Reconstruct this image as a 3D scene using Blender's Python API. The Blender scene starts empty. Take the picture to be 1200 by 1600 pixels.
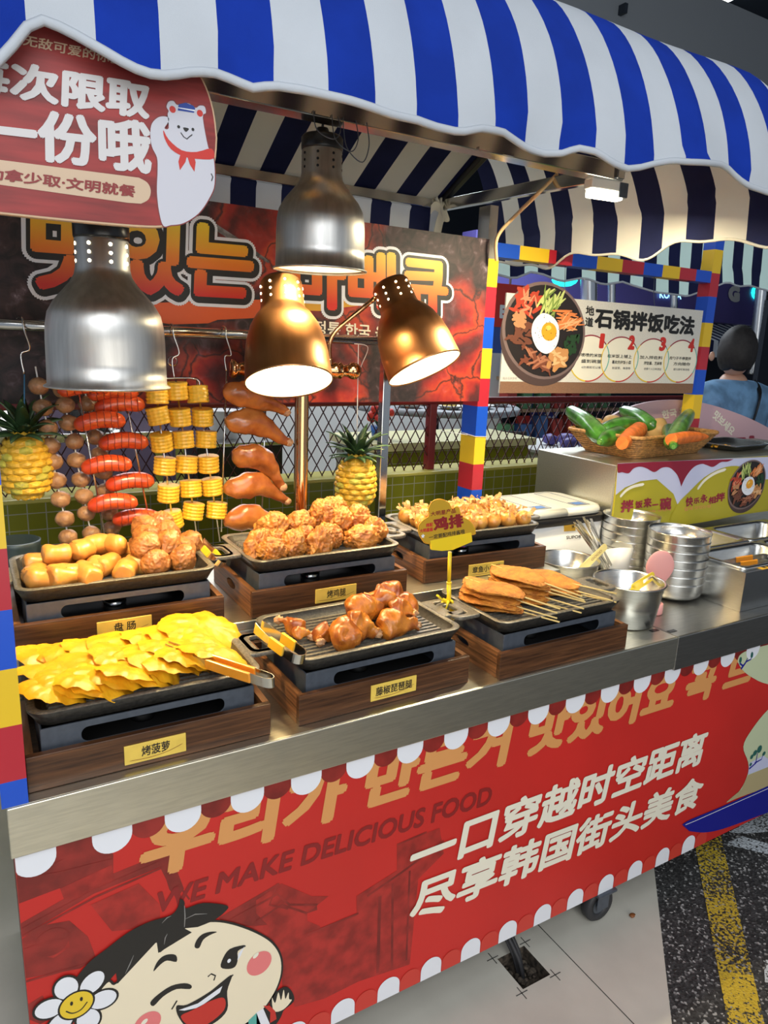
import bpy, math, random
from mathutils import Vector, Matrix, noise
random.seed(7)
C = bpy.context.scene.collection
SC = bpy.context.scene
PI = math.pi

# ---------------------------------------------------------------- camera
cam_d = bpy.data.cameras.new('camera')
cam = bpy.data.objects.new('camera', cam_d)
C.objects.link(cam)
cam_d.sensor_fit = 'AUTO'
cam_d.sensor_width = 36.0
cam_d.lens = 1108.122 / 1600.0 * 36.0
cam_d.clip_start = 0.02
cam.matrix_world = Matrix([(0.865049, 0.081755, -0.494980, -0.082017),
    (-0.500118, 0.218481, -0.837943, -1.012882),
    (0.039638, 0.972411, 0.229884, 1.534517),
    (0.000000, 0.000000, 0.000000, 1.000000)])
SC.camera = cam

# ---------------------------------------------------------------- world, lights, exposure
w = bpy.data.worlds.new('world')
SC.world = w
w.use_nodes = True
w.node_tree.nodes['Background'].inputs[0].default_value = (0.60, 0.68, 0.80, 1)
w.node_tree.nodes['Background'].inputs[1].default_value = 0.42
SC.view_settings.view_transform = 'Standard'
SC.view_settings.look = 'None'
SC.view_settings.gamma = 1.0
SC.view_settings.use_curve_mapping = False
SC.view_settings.exposure = 0.1


def area_light(name, loc, target, size, power, col, size_y=None):
    d = bpy.data.lights.new(name, 'AREA')
    d.energy = power
    d.color = col
    d.shape = 'RECTANGLE'
    d.size = size
    d.size_y = size_y or size
    o = bpy.data.objects.new(name, d)
    C.objects.link(o)
    o.location = loc
    o.rotation_euler = (Vector(target) - Vector(loc)).to_track_quat('-Z', 'Y').to_euler()
    return o


# the mall's broad ceiling panels over the aisle in front of the stall
area_light('aisle_light', (-.5, -2.3, 2.9), (0.45, 0.1, 0.6), 2.4, 56, (0.94, 0.97, 1.0), 1.6)
area_light('aisle_light_high', (1.6, -0.9, 3.9), (1.4, 0.2, 1.6), 2.2, 16, (0.92, 0.96, 1.0), 1.2)
area_light('front_fill_light', (0.1, -3.4, 1.1), (0.6, 0.4, 1.0), 3.0, 36, (1.0, 0.96, 0.88), 1.5)  # added unseen fill that brightens the underside of the awning
area_light('hall_light', (3.6, 3.4, 3.1), (3.2, 2.6, 0.5), 2.0, 95, (0.85, 0.93, 1.0), 1.5)
area_light('hall_light_left', (0.8, 3.2, 3.1), (0.8, 2.6, 0.5), 2.0, 70, (0.95, 0.95, 1.0), 1.0)


# ---------------------------------------------------------------- materials
def nd(nt, kind, **kw):
    n = nt.nodes.new(kind)
    for k, v in kw.items():
        setattr(n, k, v)
    return n


def ramp(nt, stops):
    r = nt.nodes.new('ShaderNodeValToRGB')
    el = r.color_ramp.elements
    while len(el) < len(stops):
        el.new(0.5)
    for e, (p, c) in zip(el, stops):
        e.position = p
        e.color = (*c, 1)
    return r


def mat(name, col, rough=0.5, metal=0.0, var=0.0, scale=30.0, bump=0.0, bscale=None, col2=None, stretch=None,
        emit=0.0, coat=0.0, trans=0.0, spec=0.5, detail=4.0, sss=0.0, bdist=0.002):
    m = bpy.data.materials.new(name)
    m.use_nodes = True
    nt = m.node_tree
    b = nt.nodes['Principled BSDF']
    b.inputs['Base Color'].default_value = (*col, 1)
    b.inputs['Roughness'].default_value = rough
    b.inputs['Metallic'].default_value = metal
    b.inputs['Specular IOR Level'].default_value = 0.15 if name.startswith('cloth') else spec
    if coat:
        b.inputs['Coat Weight'].default_value = coat
        b.inputs['Coat Roughness'].default_value = 0.15
    if sss:
        b.inputs['Subsurface Weight'].default_value = sss
        b.inputs['Subsurface Radius'].default_value = (0.01, 0.005, 0.002)
    if emit:
        b.inputs['Emission Color'].default_value = (*col, 1)
        b.inputs['Emission Strength'].default_value = emit
    tc = nd(nt, 'ShaderNodeTexCoord')
    vec = tc.outputs['Object']
    if stretch:
        mp = nd(nt, 'ShaderNodeMapping')
        mp.inputs['Scale'].default_value = stretch
        nt.links.new(vec, mp.inputs['Vector'])
        vec = mp.outputs['Vector']
    if var or col2:
        n = nd(nt, 'ShaderNodeTexNoise')
        n.inputs['Scale'].default_value = scale
        n.inputs['Detail'].default_value = detail
        nt.links.new(vec, n.inputs['Vector'])
        c2 = col2 or tuple(max(0, c * (1 - var)) for c in col)
        c1 = col if col2 else tuple(min(1, c * (1 + var)) for c in col)
        r = ramp(nt, [(0.36, c2), (0.64, c1)])
        nt.links.new(n.outputs['Fac'], r.inputs['Fac'])
        nt.links.new(r.outputs['Color'], b.inputs['Base Color'])
    if bump:
        n2 = nd(nt, 'ShaderNodeTexNoise')
        n2.inputs['Scale'].default_value = bscale or scale
        n2.inputs['Detail'].default_value = 5.0
        nt.links.new(vec, n2.inputs['Vector'])
        bp = nd(nt, 'ShaderNodeBump')
        bp.inputs['Strength'].default_value = bump
        bp.inputs['Distance'].default_value = bdist
        nt.links.new(n2.outputs['Fac'], bp.inputs['Height'])
        nt.links.new(bp.outputs['Normal'], b.inputs['Normal'])
    if trans:
        tr = nd(nt, 'ShaderNodeBsdfTranslucent')
        tr.inputs['Color'].default_value = (*col, 1)
        mx = nd(nt, 'ShaderNodeMixShader')
        mx.inputs[0].default_value = trans
        nt.links.new(b.outputs[0], mx.inputs[1])
        nt.links.new(tr.outputs[0], mx.inputs[2])
        nt.links.new(mx.outputs[0], nt.nodes['Material Output'].inputs['Surface'])
    return m


def spun(m):
    """spun metal: highlights drawn out along the axis"""
    nt = m.node_tree
    b = nt.nodes['Principled BSDF']
    tg = nd(nt, 'ShaderNodeTangent', direction_type='RADIAL', axis='Z')
    b.inputs['Anisotropic'].default_value = 0.75
    nt.links.new(tg.outputs[0], b.inputs['Tangent'])
    return m


def wood(name, dark, light, stretch):
    m = bpy.data.materials.new(name)
    m.use_nodes = True
    nt = m.node_tree
    b = nt.nodes['Principled BSDF']
    b.inputs['Roughness'].default_value = 0.38
    tc = nd(nt, 'ShaderNodeTexCoord')
    mp = nd(nt, 'ShaderNodeMapping')
    mp.inputs['Scale'].default_value = stretch
    n = nd(nt, 'ShaderNodeTexNoise')
    n.inputs['Scale'].default_value = 6.0
    n.inputs['Detail'].default_value = 8.0
    n.inputs['Distortion'].default_value = 0.6
    nt.links.new(tc.outputs['Object'], mp.inputs['Vector'])
    nt.links.new(mp.outputs['Vector'], n.inputs['Vector'])
    r = ramp(nt, [(0.3, dark), (0.52, tuple((a + c) / 2 for a, c in zip(dark, light))), (0.72, light)])
    nt.links.new(n.outputs['Fac'], r.inputs['Fac'])
    nt.links.new(r.outputs['Color'], b.inputs['Base Color'])
    bp = nd(nt, 'ShaderNodeBump')
    bp.inputs['Strength'].default_value = 0.4
    bp.inputs['Distance'].default_value = 0.001
    nt.links.new(n.outputs['Fac'], bp.inputs['Height'])
    nt.links.new(bp.outputs['Normal'], b.inputs['Normal'])
    return m


M = {}
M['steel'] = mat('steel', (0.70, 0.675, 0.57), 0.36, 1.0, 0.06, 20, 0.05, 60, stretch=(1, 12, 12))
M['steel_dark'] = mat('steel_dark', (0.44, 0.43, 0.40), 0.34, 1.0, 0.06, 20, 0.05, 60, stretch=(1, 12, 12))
M['steel_plain'] = mat('steel_plain', (0.62, 0.62, 0.60), 0.16, 1.0)
M['steel_bowl'] = mat('steel_bowl', (0.64, 0.64, 0.62), 0.27, 1.0, 0.05, 30, 0.05, 80, stretch=(1, 1, 8))
M['alu'] = spun(mat('alu', (0.56, 0.55, 0.52), 0.36, 1.0, 0.12, 12, stretch=(5, 5, 0.6)))
M['copper'] = spun(mat('copper', (0.48, 0.23, 0.095), 0.31, 1.0, 0.12, 6, stretch=(5, 5, 0.5)))
M['brass'] = mat('brass', (0.66, 0.36, 0.17), 0.1, 1.0)
M['iron'] = mat('iron', (0.034, 0.032, 0.028), 0.36, 0.2, 0.35, 160, 0.25, 260)
M['iron_worn_lit'] = mat('iron_worn_lit', (0.17, 0.155, 0.125), 0.36, 0.3, 0.3, 200, 0.2, 260)  # ribs, rims, handles: wear and top light put into a paler iron
M['grey_metal'] = mat('grey_metal', (0.085, 0.10, 0.125), 0.38, 0.3, 0.1, 60)
M['wood'] = wood('crate_wood_shaded', (0.032, 0.012, 0.005), (0.15, 0.060, 0.022), (1.2, 14, 26))  # crate fronts: shade put into a darker brown
M['wood_side_lit'] = wood('crate_wood_lit', (0.07, 0.026, 0.009), (0.40, 0.165, 0.058), (14, 1.2, 26))  # crate sides: same wood with lamp light put into a brighter brown
M['plate_gold'] = mat('plate_gold', (0.80, 0.56, 0.10), 0.35, 0.0, 0.05, 40)
M['ink'] = mat('ink', (0.02, 0.015, 0.012), 0.5)
M['ink_brown'] = mat('ink_brown', (0.24, 0.08, 0.02), 0.5)
M['black'] = mat('black_plastic', (0.012, 0.012, 0.013), 0.3)
M['dark'] = mat('dark', (0.004, 0.004, 0.005), 0.8)
M['white'] = mat('white_plastic', (0.80, 0.80, 0.77), 0.3, coat=0.2)
M['shade_white'] = mat('shade_white', (0.86, 0.84, 0.78), 0.35)
M['cloth_blue'] = mat('cloth_blue', (0.005, 0.032, 0.31), 0.8, 0, 0.12, 8, 0.2, 500, trans=0.05)
M['cloth_white'] = mat('cloth_white', (0.52, 0.56, 0.61), 0.75, 0, 0.04, 6, 0.2, 500, trans=0.08)
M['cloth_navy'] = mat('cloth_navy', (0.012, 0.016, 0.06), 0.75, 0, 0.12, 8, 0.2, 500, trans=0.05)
M['cloth_cream'] = mat('cloth_cream', (0.86, 0.83, 0.72), 0.75, 0, 0.04, 6, 0.2, 500, trans=0.3)
M['lego_r'] = mat('block_red', (0.46, 0.02, 0.035), 0.35)
M['lego_y'] = mat('block_yellow', (0.80, 0.52, 0.02), 0.35)
M['lego_b'] = mat('block_blue', (0.008, 0.08, 0.55), 0.35)
M['panel_red'] = mat('panel_red', (0.56, 0.020, 0.015), 0.5, 0, 0.06, 3, 0.08, 900)
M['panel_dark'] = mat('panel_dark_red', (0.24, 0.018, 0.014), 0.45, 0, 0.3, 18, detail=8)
M['panel_mid'] = mat('panel_mid_red', (0.34, 0.020, 0.015), 0.45, 0, 0.3, 26, detail=8)
M['panel_light'] = mat('panel_light_red', (0.60, 0.045, 0.03), 0.45)
M['print_white'] = mat('print_white', (0.80, 0.82, 0.88), 0.5)
M['print_cream'] = mat('print_cream', (0.84, 0.80, 0.66), 0.5)
M['print_tan'] = mat('print_tan', (0.68, 0.31, 0.10), 0.5)
M['print_maroon'] = mat('print_maroon', (0.24, 0.012, 0.012), 0.5)
M['print_pink'] = mat('print_pink', (0.78, 0.20, 0.20), 0.5)
M['print_skin'] = mat('print_skin', (0.86, 0.76, 0.56), 0.5)
M['print_black'] = mat('print_black', (0.012, 0.011, 0.010), 0.5)
M['print_red'] = mat('print_red', (0.55, 0.03, 0.02), 0.5)
M['print_yellow'] = mat('print_yellow', (0.80, 0.56, 0.03), 0.5)
M['print_orange'] = mat('print_orange', (0.72, 0.11, 0.02), 0.5)
M['print_teal'] = mat('print_teal', (0.10, 0.42, 0.36), 0.5)
M['print_navy'] = mat('print_navy', (0.010, 0.012, 0.26), 0.4)
M['print_mint'] = mat('print_mint', (0.56, 0.62, 0.40), 0.5)
M['print_sand'] = mat('print_sand', (0.46, 0.38, 0.20), 0.5)
M['print_green'] = mat('print_green', (0.02, 0.12, 0.10), 0.5)
M['print_olive'] = mat('print_olive', (0.44, 0.38, 0.02), 0.45)
M['print_lilac'] = mat('print_lilac', (0.58, 0.60, 0.80), 0.45)
M['print_wine'] = mat('print_wine', (0.27, 0.012, 0.035), 0.45)
M['print_grey'] = mat('print_grey', (0.25, 0.24, 0.23), 0.5)
M['sign_linen'] = mat('sign_linen', (0.66, 0.64, 0.58), 0.6, 0, 0.08, 250)
M['sign_brown'] = mat('sign_brown', (0.23, 0.12, 0.07), 0.6, 0, 0.12, 250)
M['sign_wood'] = mat('sign_wood', (0.26, 0.022, 0.02), 0.5, 0, 0.3, 7, stretch=(1.0, 1, 9))
M['pine'] = mat('pineapple_flesh', (0.90, 0.50, 0.018), 0.35, 0, 0, 26, 0.5, 120, col2=(0.76, 0.33, 0.008), sss=0.15)
M['pine_skin'] = mat('pineapple_skin', (0.72, 0.42, 0.03), 0.45, 0, 0, 30, 0.3, 90, col2=(0.50, 0.30, 0.02))
M['pine_leaf'] = mat('pineapple_leaf', (0.045, 0.10, 0.035), 0.4, 0, 0.5, 12)
M['sausage_cut'] = mat('potato_sausage', (0.66, 0.30, 0.055), 0.32, 0, 0, 24, 0.4, 90, col2=(0.52, 0.20, 0.035), coat=0.25)
M['fishball'] = mat('fried_ball', (0.46, 0.18, 0.04), 0.4, 0, 0, 24, 0.8, 130, col2=(0.25, 0.08, 0.016), coat=0.15)
M['fried'] = mat('fried_chicken', (0.58, 0.24, 0.045), 0.38, 0, 0, 34, 1.0, 150, col2=(0.38, 0.12, 0.022), coat=0.15)
M['roast'] = mat('roast_chicken', (0.58, 0.20, 0.022), 0.28, 0, 0, 26, 1.0, 90, col2=(0.24, 0.045, 0.008), coat=0.2)
M['bone'] = mat('bone', (0.50, 0.28, 0.14), 0.5, 0, 0.3, 80)
M['cutlet'] = mat('cutlet', (0.64, 0.25, 0.028), 0.6, 0, 0, 60, 1.0, 420, col2=(0.44, 0.14, 0.016))
M['bamboo'] = mat('bamboo', (0.76, 0.55, 0.20), 0.5)
M['takoyaki'] = mat('takoyaki', (0.66, 0.32, 0.06), 0.3, 0, 0, 30, 0.3, 90, col2=(0.45, 0.17, 0.03), coat=0.3)
M['bonito'] = mat('bonito', (0.80, 0.52, 0.22), 0.5, 0, 0.2, 90, trans=0.25)
M['meatball'] = mat('meatball', (0.42, 0.23, 0.11), 0.38, 0, 0, 60, 0.8, 180, col2=(0.27, 0.13, 0.06), coat=0.2)
M['sausage'] = mat('sausage', (0.66, 0.09, 0.018), 0.25, 0, 0, 30, 0.2, 60, col2=(0.50, 0.045, 0.012), coat=0.4)
M['char'] = mat('char_mark', (0.20, 0.02, 0.008), 0.5)
M['corn'] = mat('corn', (0.82, 0.47, 0.03), 0.35, 0, 0.1, 60, coat=0.2)
M['leg'] = mat('glazed_leg', (0.50, 0.17, 0.035), 0.26, 0, 0, 18, 0.5, 90, col2=(0.27, 0.065, 0.012), coat=0.4)
M['grip_yellow'] = mat('grip_yellow', (0.82, 0.46, 0.02), 0.3, coat=0.3)
M['grip_orange'] = mat('grip_orange', (0.80, 0.30, 0.02), 0.3, coat=0.3)
M['clip_yellow'] = mat('clip_yellow', (0.85, 0.62, 0.02), 0.3, coat=0.2)
M['plastic_pink'] = mat('plastic_pink', (0.80, 0.36, 0.33), 0.35)
M['ladle_cream'] = mat('ladle_cream', (0.78, 0.66, 0.27), 0.4)
M['sauce'] = mat('sauce', (0.16, 0.03, 0.01), 0.2)
M['lid_cream'] = mat('lid_cream', (0.66, 0.65, 0.55), 0.22, coat=0.4)
M['tag'] = mat('tag_orange', (0.75, 0.42, 0.03), 0.5)
M['wicker'] = mat('wicker', (0.40, 0.20, 0.06), 0.5, 0, 0.35, 90)
M['zucchini'] = mat('zucchini', (0.045, 0.17, 0.02), 0.28, 0, 0.5, 25, coat=0.3, stretch=(1, 1, 1))
M['zucchini_pale'] = mat('zucchini_pale', (0.11, 0.27, 0.04), 0.28, 0, 0.35, 25, coat=0.3)
M['potato'] = mat('potato', (0.58, 0.38, 0.14), 0.55, 0, 0, 14, 0.3, 60, col2=(0.44, 0.26, 0.09))
M['carrot'] = mat('carrot', (0.72, 0.17, 0.03), 0.4, 0, 0.2, 40)
M['tile_floor'] = mat('tile_floor', (0.62, 0.60, 0.52), 0.45, 0, 0.07, 5, 0.05, 60, detail=8)
M['grout'] = mat('grout', (0.06, 0.06, 0.055), 0.8)
M['dirt'] = mat('dirt', (0.07, 0.055, 0.04), 0.9, 0, 0.7, 70, 1.0, 90)
M['rubber'] = mat('rubber', (0.03, 0.03, 0.033), 0.55)
M['rail_red'] = mat('rail_red', (0.20, 0.022, 0.022), 0.35)
M['mesh_dark'] = mat('mesh_dark', (0.055, 0.012, 0.012), 0.4, 0.3)
M['duct'] = mat('duct', (0.60, 0.63, 0.66), 0.3, 1.0)
M['hall_dark'] = mat('hall_dark', (0.012, 0.018, 0.03), 0.6)
M['hall_purple'] = mat('hall_purple', (0.09, 0.075, 0.28), 0.5)
M['hall_lilac'] = mat('hall_lilac', (0.26, 0.20, 0.32), 0.5)
M['hall_white'] = mat('hall_white', (0.55, 0.56, 0.55), 0.5)
M['hall_grey'] = mat('hall_grey', (0.22, 0.24, 0.26), 0.5)
M['pink_board'] = mat('pink_board', (0.62, 0.40, 0.44), 0.45)
M['pink_back'] = mat('pink_back', (0.30, 0.23, 0.28), 0.5)
M['denim'] = mat('denim', (0.13, 0.27, 0.45), 0.8, 0, 0.25, 14, 0.4, 40)
M['hair'] = mat('hair', (0.012, 0.010, 0.010), 0.7, 0, 0.3, 60)
M['skin'] = mat('skin', (0.50, 0.28, 0.19), 0.5)
M['trousers'] = mat('trousers', (0.04, 0.045, 0.06), 0.8)
M['bulb'] = mat('bulb', (1.0, 0.80, 0.46), emit=22.0)
M['bulb_soft'] = mat('bulb_soft', (1.0, 0.86, 0.55), emit=9.0)
M['led'] = mat('led', (1.0, 0.90, 0.66), emit=14.0)
M['lamp_cool'] = mat('lamp_cool', (0.80, 0.93, 1.0), emit=5.0)
M['lamp_teal'] = mat('lamp_teal', (0.02, 0.80, 0.70), emit=1.6)
M['lamp_sign'] = mat('lamp_sign', (0.35, 0.75, 1.0), emit=1.6)


def ember_material():
    m = bpy.data.materials.new('banner_embers')
    m.use_nodes = True
    nt = m.node_tree
    b = nt.nodes['Principled BSDF']
    b.inputs['Roughness'].default_value = 0.62
    tc = nd(nt, 'ShaderNodeTexCoord')
    n0 = nd(nt, 'ShaderNodeTexNoise')
    n0.inputs['Scale'].default_value = 7.0
    n0.inputs['Detail'].default_value = 6.0
    ad = nd(nt, 'ShaderNodeVectorMath', operation='MULTIPLY_ADD')
    ad.inputs[1].default_value = (0.16, 0.16, 0.16)
    nt.links.new(tc.outputs['Object'], n0.inputs['Vector'])
    nt.links.new(n0.outputs['Color'], ad.inputs[0])
    nt.links.new(tc.outputs['Object'], ad.inputs[2])
    vo = nd(nt, 'ShaderNodeTexVoronoi', feature='DISTANCE_TO_EDGE')
    vo.inputs['Scale'].default_value = 7.5
    v2 = nd(nt, 'ShaderNodeTexVoronoi', feature='F1')
    v2.inputs['Scale'].default_value = 7.5
    nt.links.new(ad.outputs[0], vo.inputs['Vector'])
    nt.links.new(ad.outputs[0], v2.inputs['Vector'])
    edge = ramp(nt, [(0.0, (0.02, 0.003, 0.002)), (0.04, (0.50, 0.045, 0.008)), (0.12, (0.36, 0.014, 0.006)),
                     (0.28, (0.085, 0.007, 0.006)), (0.5, (0.025, 0.007, 0.009))])
    nt.links.new(vo.outputs['Distance'], edge.inputs['Fac'])
    n1 = nd(nt, 'ShaderNodeTexNoise')
    n1.inputs['Scale'].default_value = 2.6
    n1.inputs['Detail'].default_value = 3.0
    nt.links.new(tc.outputs['Object'], n1.inputs['Vector'])
    hot = ramp(nt, [(0.49, (0, 0, 0)), (0.58, (1, 1, 1))])
    nt.links.new(n1.outputs['Fac'], hot.inputs['Fac'])
    n2 = nd(nt, 'ShaderNodeTexNoise')
    n2.inputs['Scale'].default_value = 24.0
    n2.inputs['Detail'].default_value = 8.0
    n2.inputs['Distortion'].default_value = 1.2
    nt.links.new(tc.outputs['Object'], n2.inputs['Vector'])
    coal = ramp(nt, [(0.35, (0.007, 0.006, 0.007)), (0.58, (0.030, 0.016, 0.018)), (0.70, (0.07, 0.05, 0.06)), (0.80, (0.24, 0.20, 0.22))])
    nt.links.new(n2.outputs['Fac'], coal.inputs['Fac'])
    mx = nd(nt, 'ShaderNodeMixRGB')
    nt.links.new(hot.outputs['Color'], mx.inputs['Fac'])
    nt.links.new(coal.outputs['Color'], mx.inputs['Color1'])
    nt.links.new(edge.outputs['Color'], mx.inputs['Color2'])
    ov = nd(nt, 'ShaderNodeMixRGB', blend_type='ADD')
    ov.inputs['Fac'].default_value = 0.6
    nt.links.new(mx.outputs['Color'], ov.inputs['Color1'])
    nt.links.new(coal.outputs['Color'], ov.inputs['Color2'])
    nt.links.new(ov.outputs['Color'], b.inputs['Base Color'])
    return m


def gradient_material(name, z0, z1, c0, c1, c2):
    """printed lettering that runs from red feet to yellow heads"""
    m = bpy.data.materials.new(name)
    m.use_nodes = True
    nt = m.node_tree
    b = nt.nodes['Principled BSDF']
    b.inputs['Roughness'].default_value = 0.45
    tc = nd(nt, 'ShaderNodeTexCoord')
    sp = nd(nt, 'ShaderNodeSeparateXYZ')
    mr = nd(nt, 'ShaderNodeMapRange')
    mr.inputs['From Min'].default_value = z0
    mr.inputs['From Max'].default_value = z1
    r = ramp(nt, [(0.05, c0), (0.5, c1), (0.95, c2)])
    nt.links.new(tc.outputs['Object'], sp.inputs[0])
    nt.links.new(sp.outputs['Z'], mr.inputs['Value'])
    nt.links.new(mr.outputs[0], r.inputs['Fac'])
    nt.links.new(r.outputs['Color'], b.inputs['Base Color'])
    return m


def tile_material():
    m = bpy.data.materials.new('green_tile')
    m.use_nodes = True
    nt = m.node_tree
    b = nt.nodes['Principled BSDF']
    b.inputs['Roughness'].default_value = 0.25
    tc = nd(nt, 'ShaderNodeTexCoord')
    br = nd(nt, 'ShaderNodeTexBrick')
    br.offset = 0.0
    br.inputs['Scale'].default_value = 1.0
    br.inputs['Brick Width'].default_value = 0.056
    br.inputs['Row Height'].default_value = 0.056
    br.inputs['Mortar Size'].default_value = 0.0016
    br.inputs['Color1'].default_value = (0.21, 0.215, 0.016, 1)
    br.inputs['Color2'].default_value = (0.18, 0.19, 0.013, 1)
    br.inputs['Mortar'].default_value = (0.34, 0.34, 0.26, 1)
    mp = nd(nt, 'ShaderNodeMapping')
    mp.inputs['Rotation'].default_value = (PI / 2, 0, 0)
    nt.links.new(tc.outputs['Object'], mp.inputs['Vector'])
    nt.links.new(mp.outputs['Vector'], br.inputs['Vector'])
    nt.links.new(br.outputs['Color'], b.inputs['Base Color'])
    return m


def asphalt_material(name, base, paint=None):
    m = bpy.data.materials.new(name)
    m.use_nodes = True
    nt = m.node_tree
    b = nt.nodes['Principled BSDF']
    b.inputs['Roughness'].default_value = 0.75
    tc = nd(nt, 'ShaderNodeTexCoord')
    vo = nd(nt, 'ShaderNodeTexVoronoi', feature='F1')
    vo.inputs['Scale'].default_value = 170.0
    nt.links.new(tc.outputs['Object'], vo.inputs['Vector'])
    sp = nd(nt, 'ShaderNodeSeparateColor')
    nt.links.new(vo.outputs['Color'], sp.inputs[0])
    r = ramp(nt, [(0.0, tuple(c * 0.35 for c in base)), (0.55, base), (0.86, tuple(c * 1.7 for c in base)), (0.97, (0.42, 0.42, 0.41))])
    nt.links.new(sp.outputs[0], r.inputs['Fac'])
    out = r.outputs['Color']
    if paint:
        n = nd(nt, 'ShaderNodeTexNoise')
        n.inputs['Scale'].default_value = 120.0
        n.inputs['Detail'].default_value = 4.0
        nt.links.new(tc.outputs['Object'], n.inputs['Vector'])
        n3 = nd(nt, 'ShaderNodeTexNoise')
        n3.inputs['Scale'].default_value = 6.0
        nt.links.new(tc.outputs['Object'], n3.inputs['Vector'])
        ma = nd(nt, 'ShaderNodeMath', operation='MULTIPLY_ADD')
        ma.inputs[1].default_value = 0.5
        nt.links.new(n3.outputs['Fac'], ma.inputs[0])
        nt.links.new(n.outputs['Fac'], ma.inputs[2])
        k = ramp(nt, [(0.68, (0, 0, 0)), (0.76, (1, 1, 1))])
        nt.links.new(ma.outputs[0], k.inputs['Fac'])
        mx = nd(nt, 'ShaderNodeMixRGB')
        mx.inputs['Color2'].default_value = (*paint, 1)
        nt.links.new(k.outputs['Color'], mx.inputs['Fac'])
        nt.links.new(out, mx.inputs['Color1'])
        out = mx.outputs['Color']
    nt.links.new(out, b.inputs['Base Color'])
    bp = nd(nt, 'ShaderNodeBump')
    bp.inputs['Strength'].default_value = 0.7
    bp.inputs['Distance'].default_value = 0.003
    nt.links.new(vo.outputs['Distance'], bp.inputs['Height'])
    nt.links.new(bp.outputs['Normal'], b.inputs['Normal'])
    return m


M['embers'] = ember_material()
M['tile'] = tile_material()
M['asphalt'] = asphalt_material('asphalt', (0.040, 0.040, 0.040))
M['yellow_line'] = asphalt_material('yellow_line', (0.045, 0.042, 0.036), (0.60, 0.42, 0.03))
M['white_line'] = asphalt_material('white_line', (0.05, 0.05, 0.05), (0.55, 0.60, 0.64))


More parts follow.
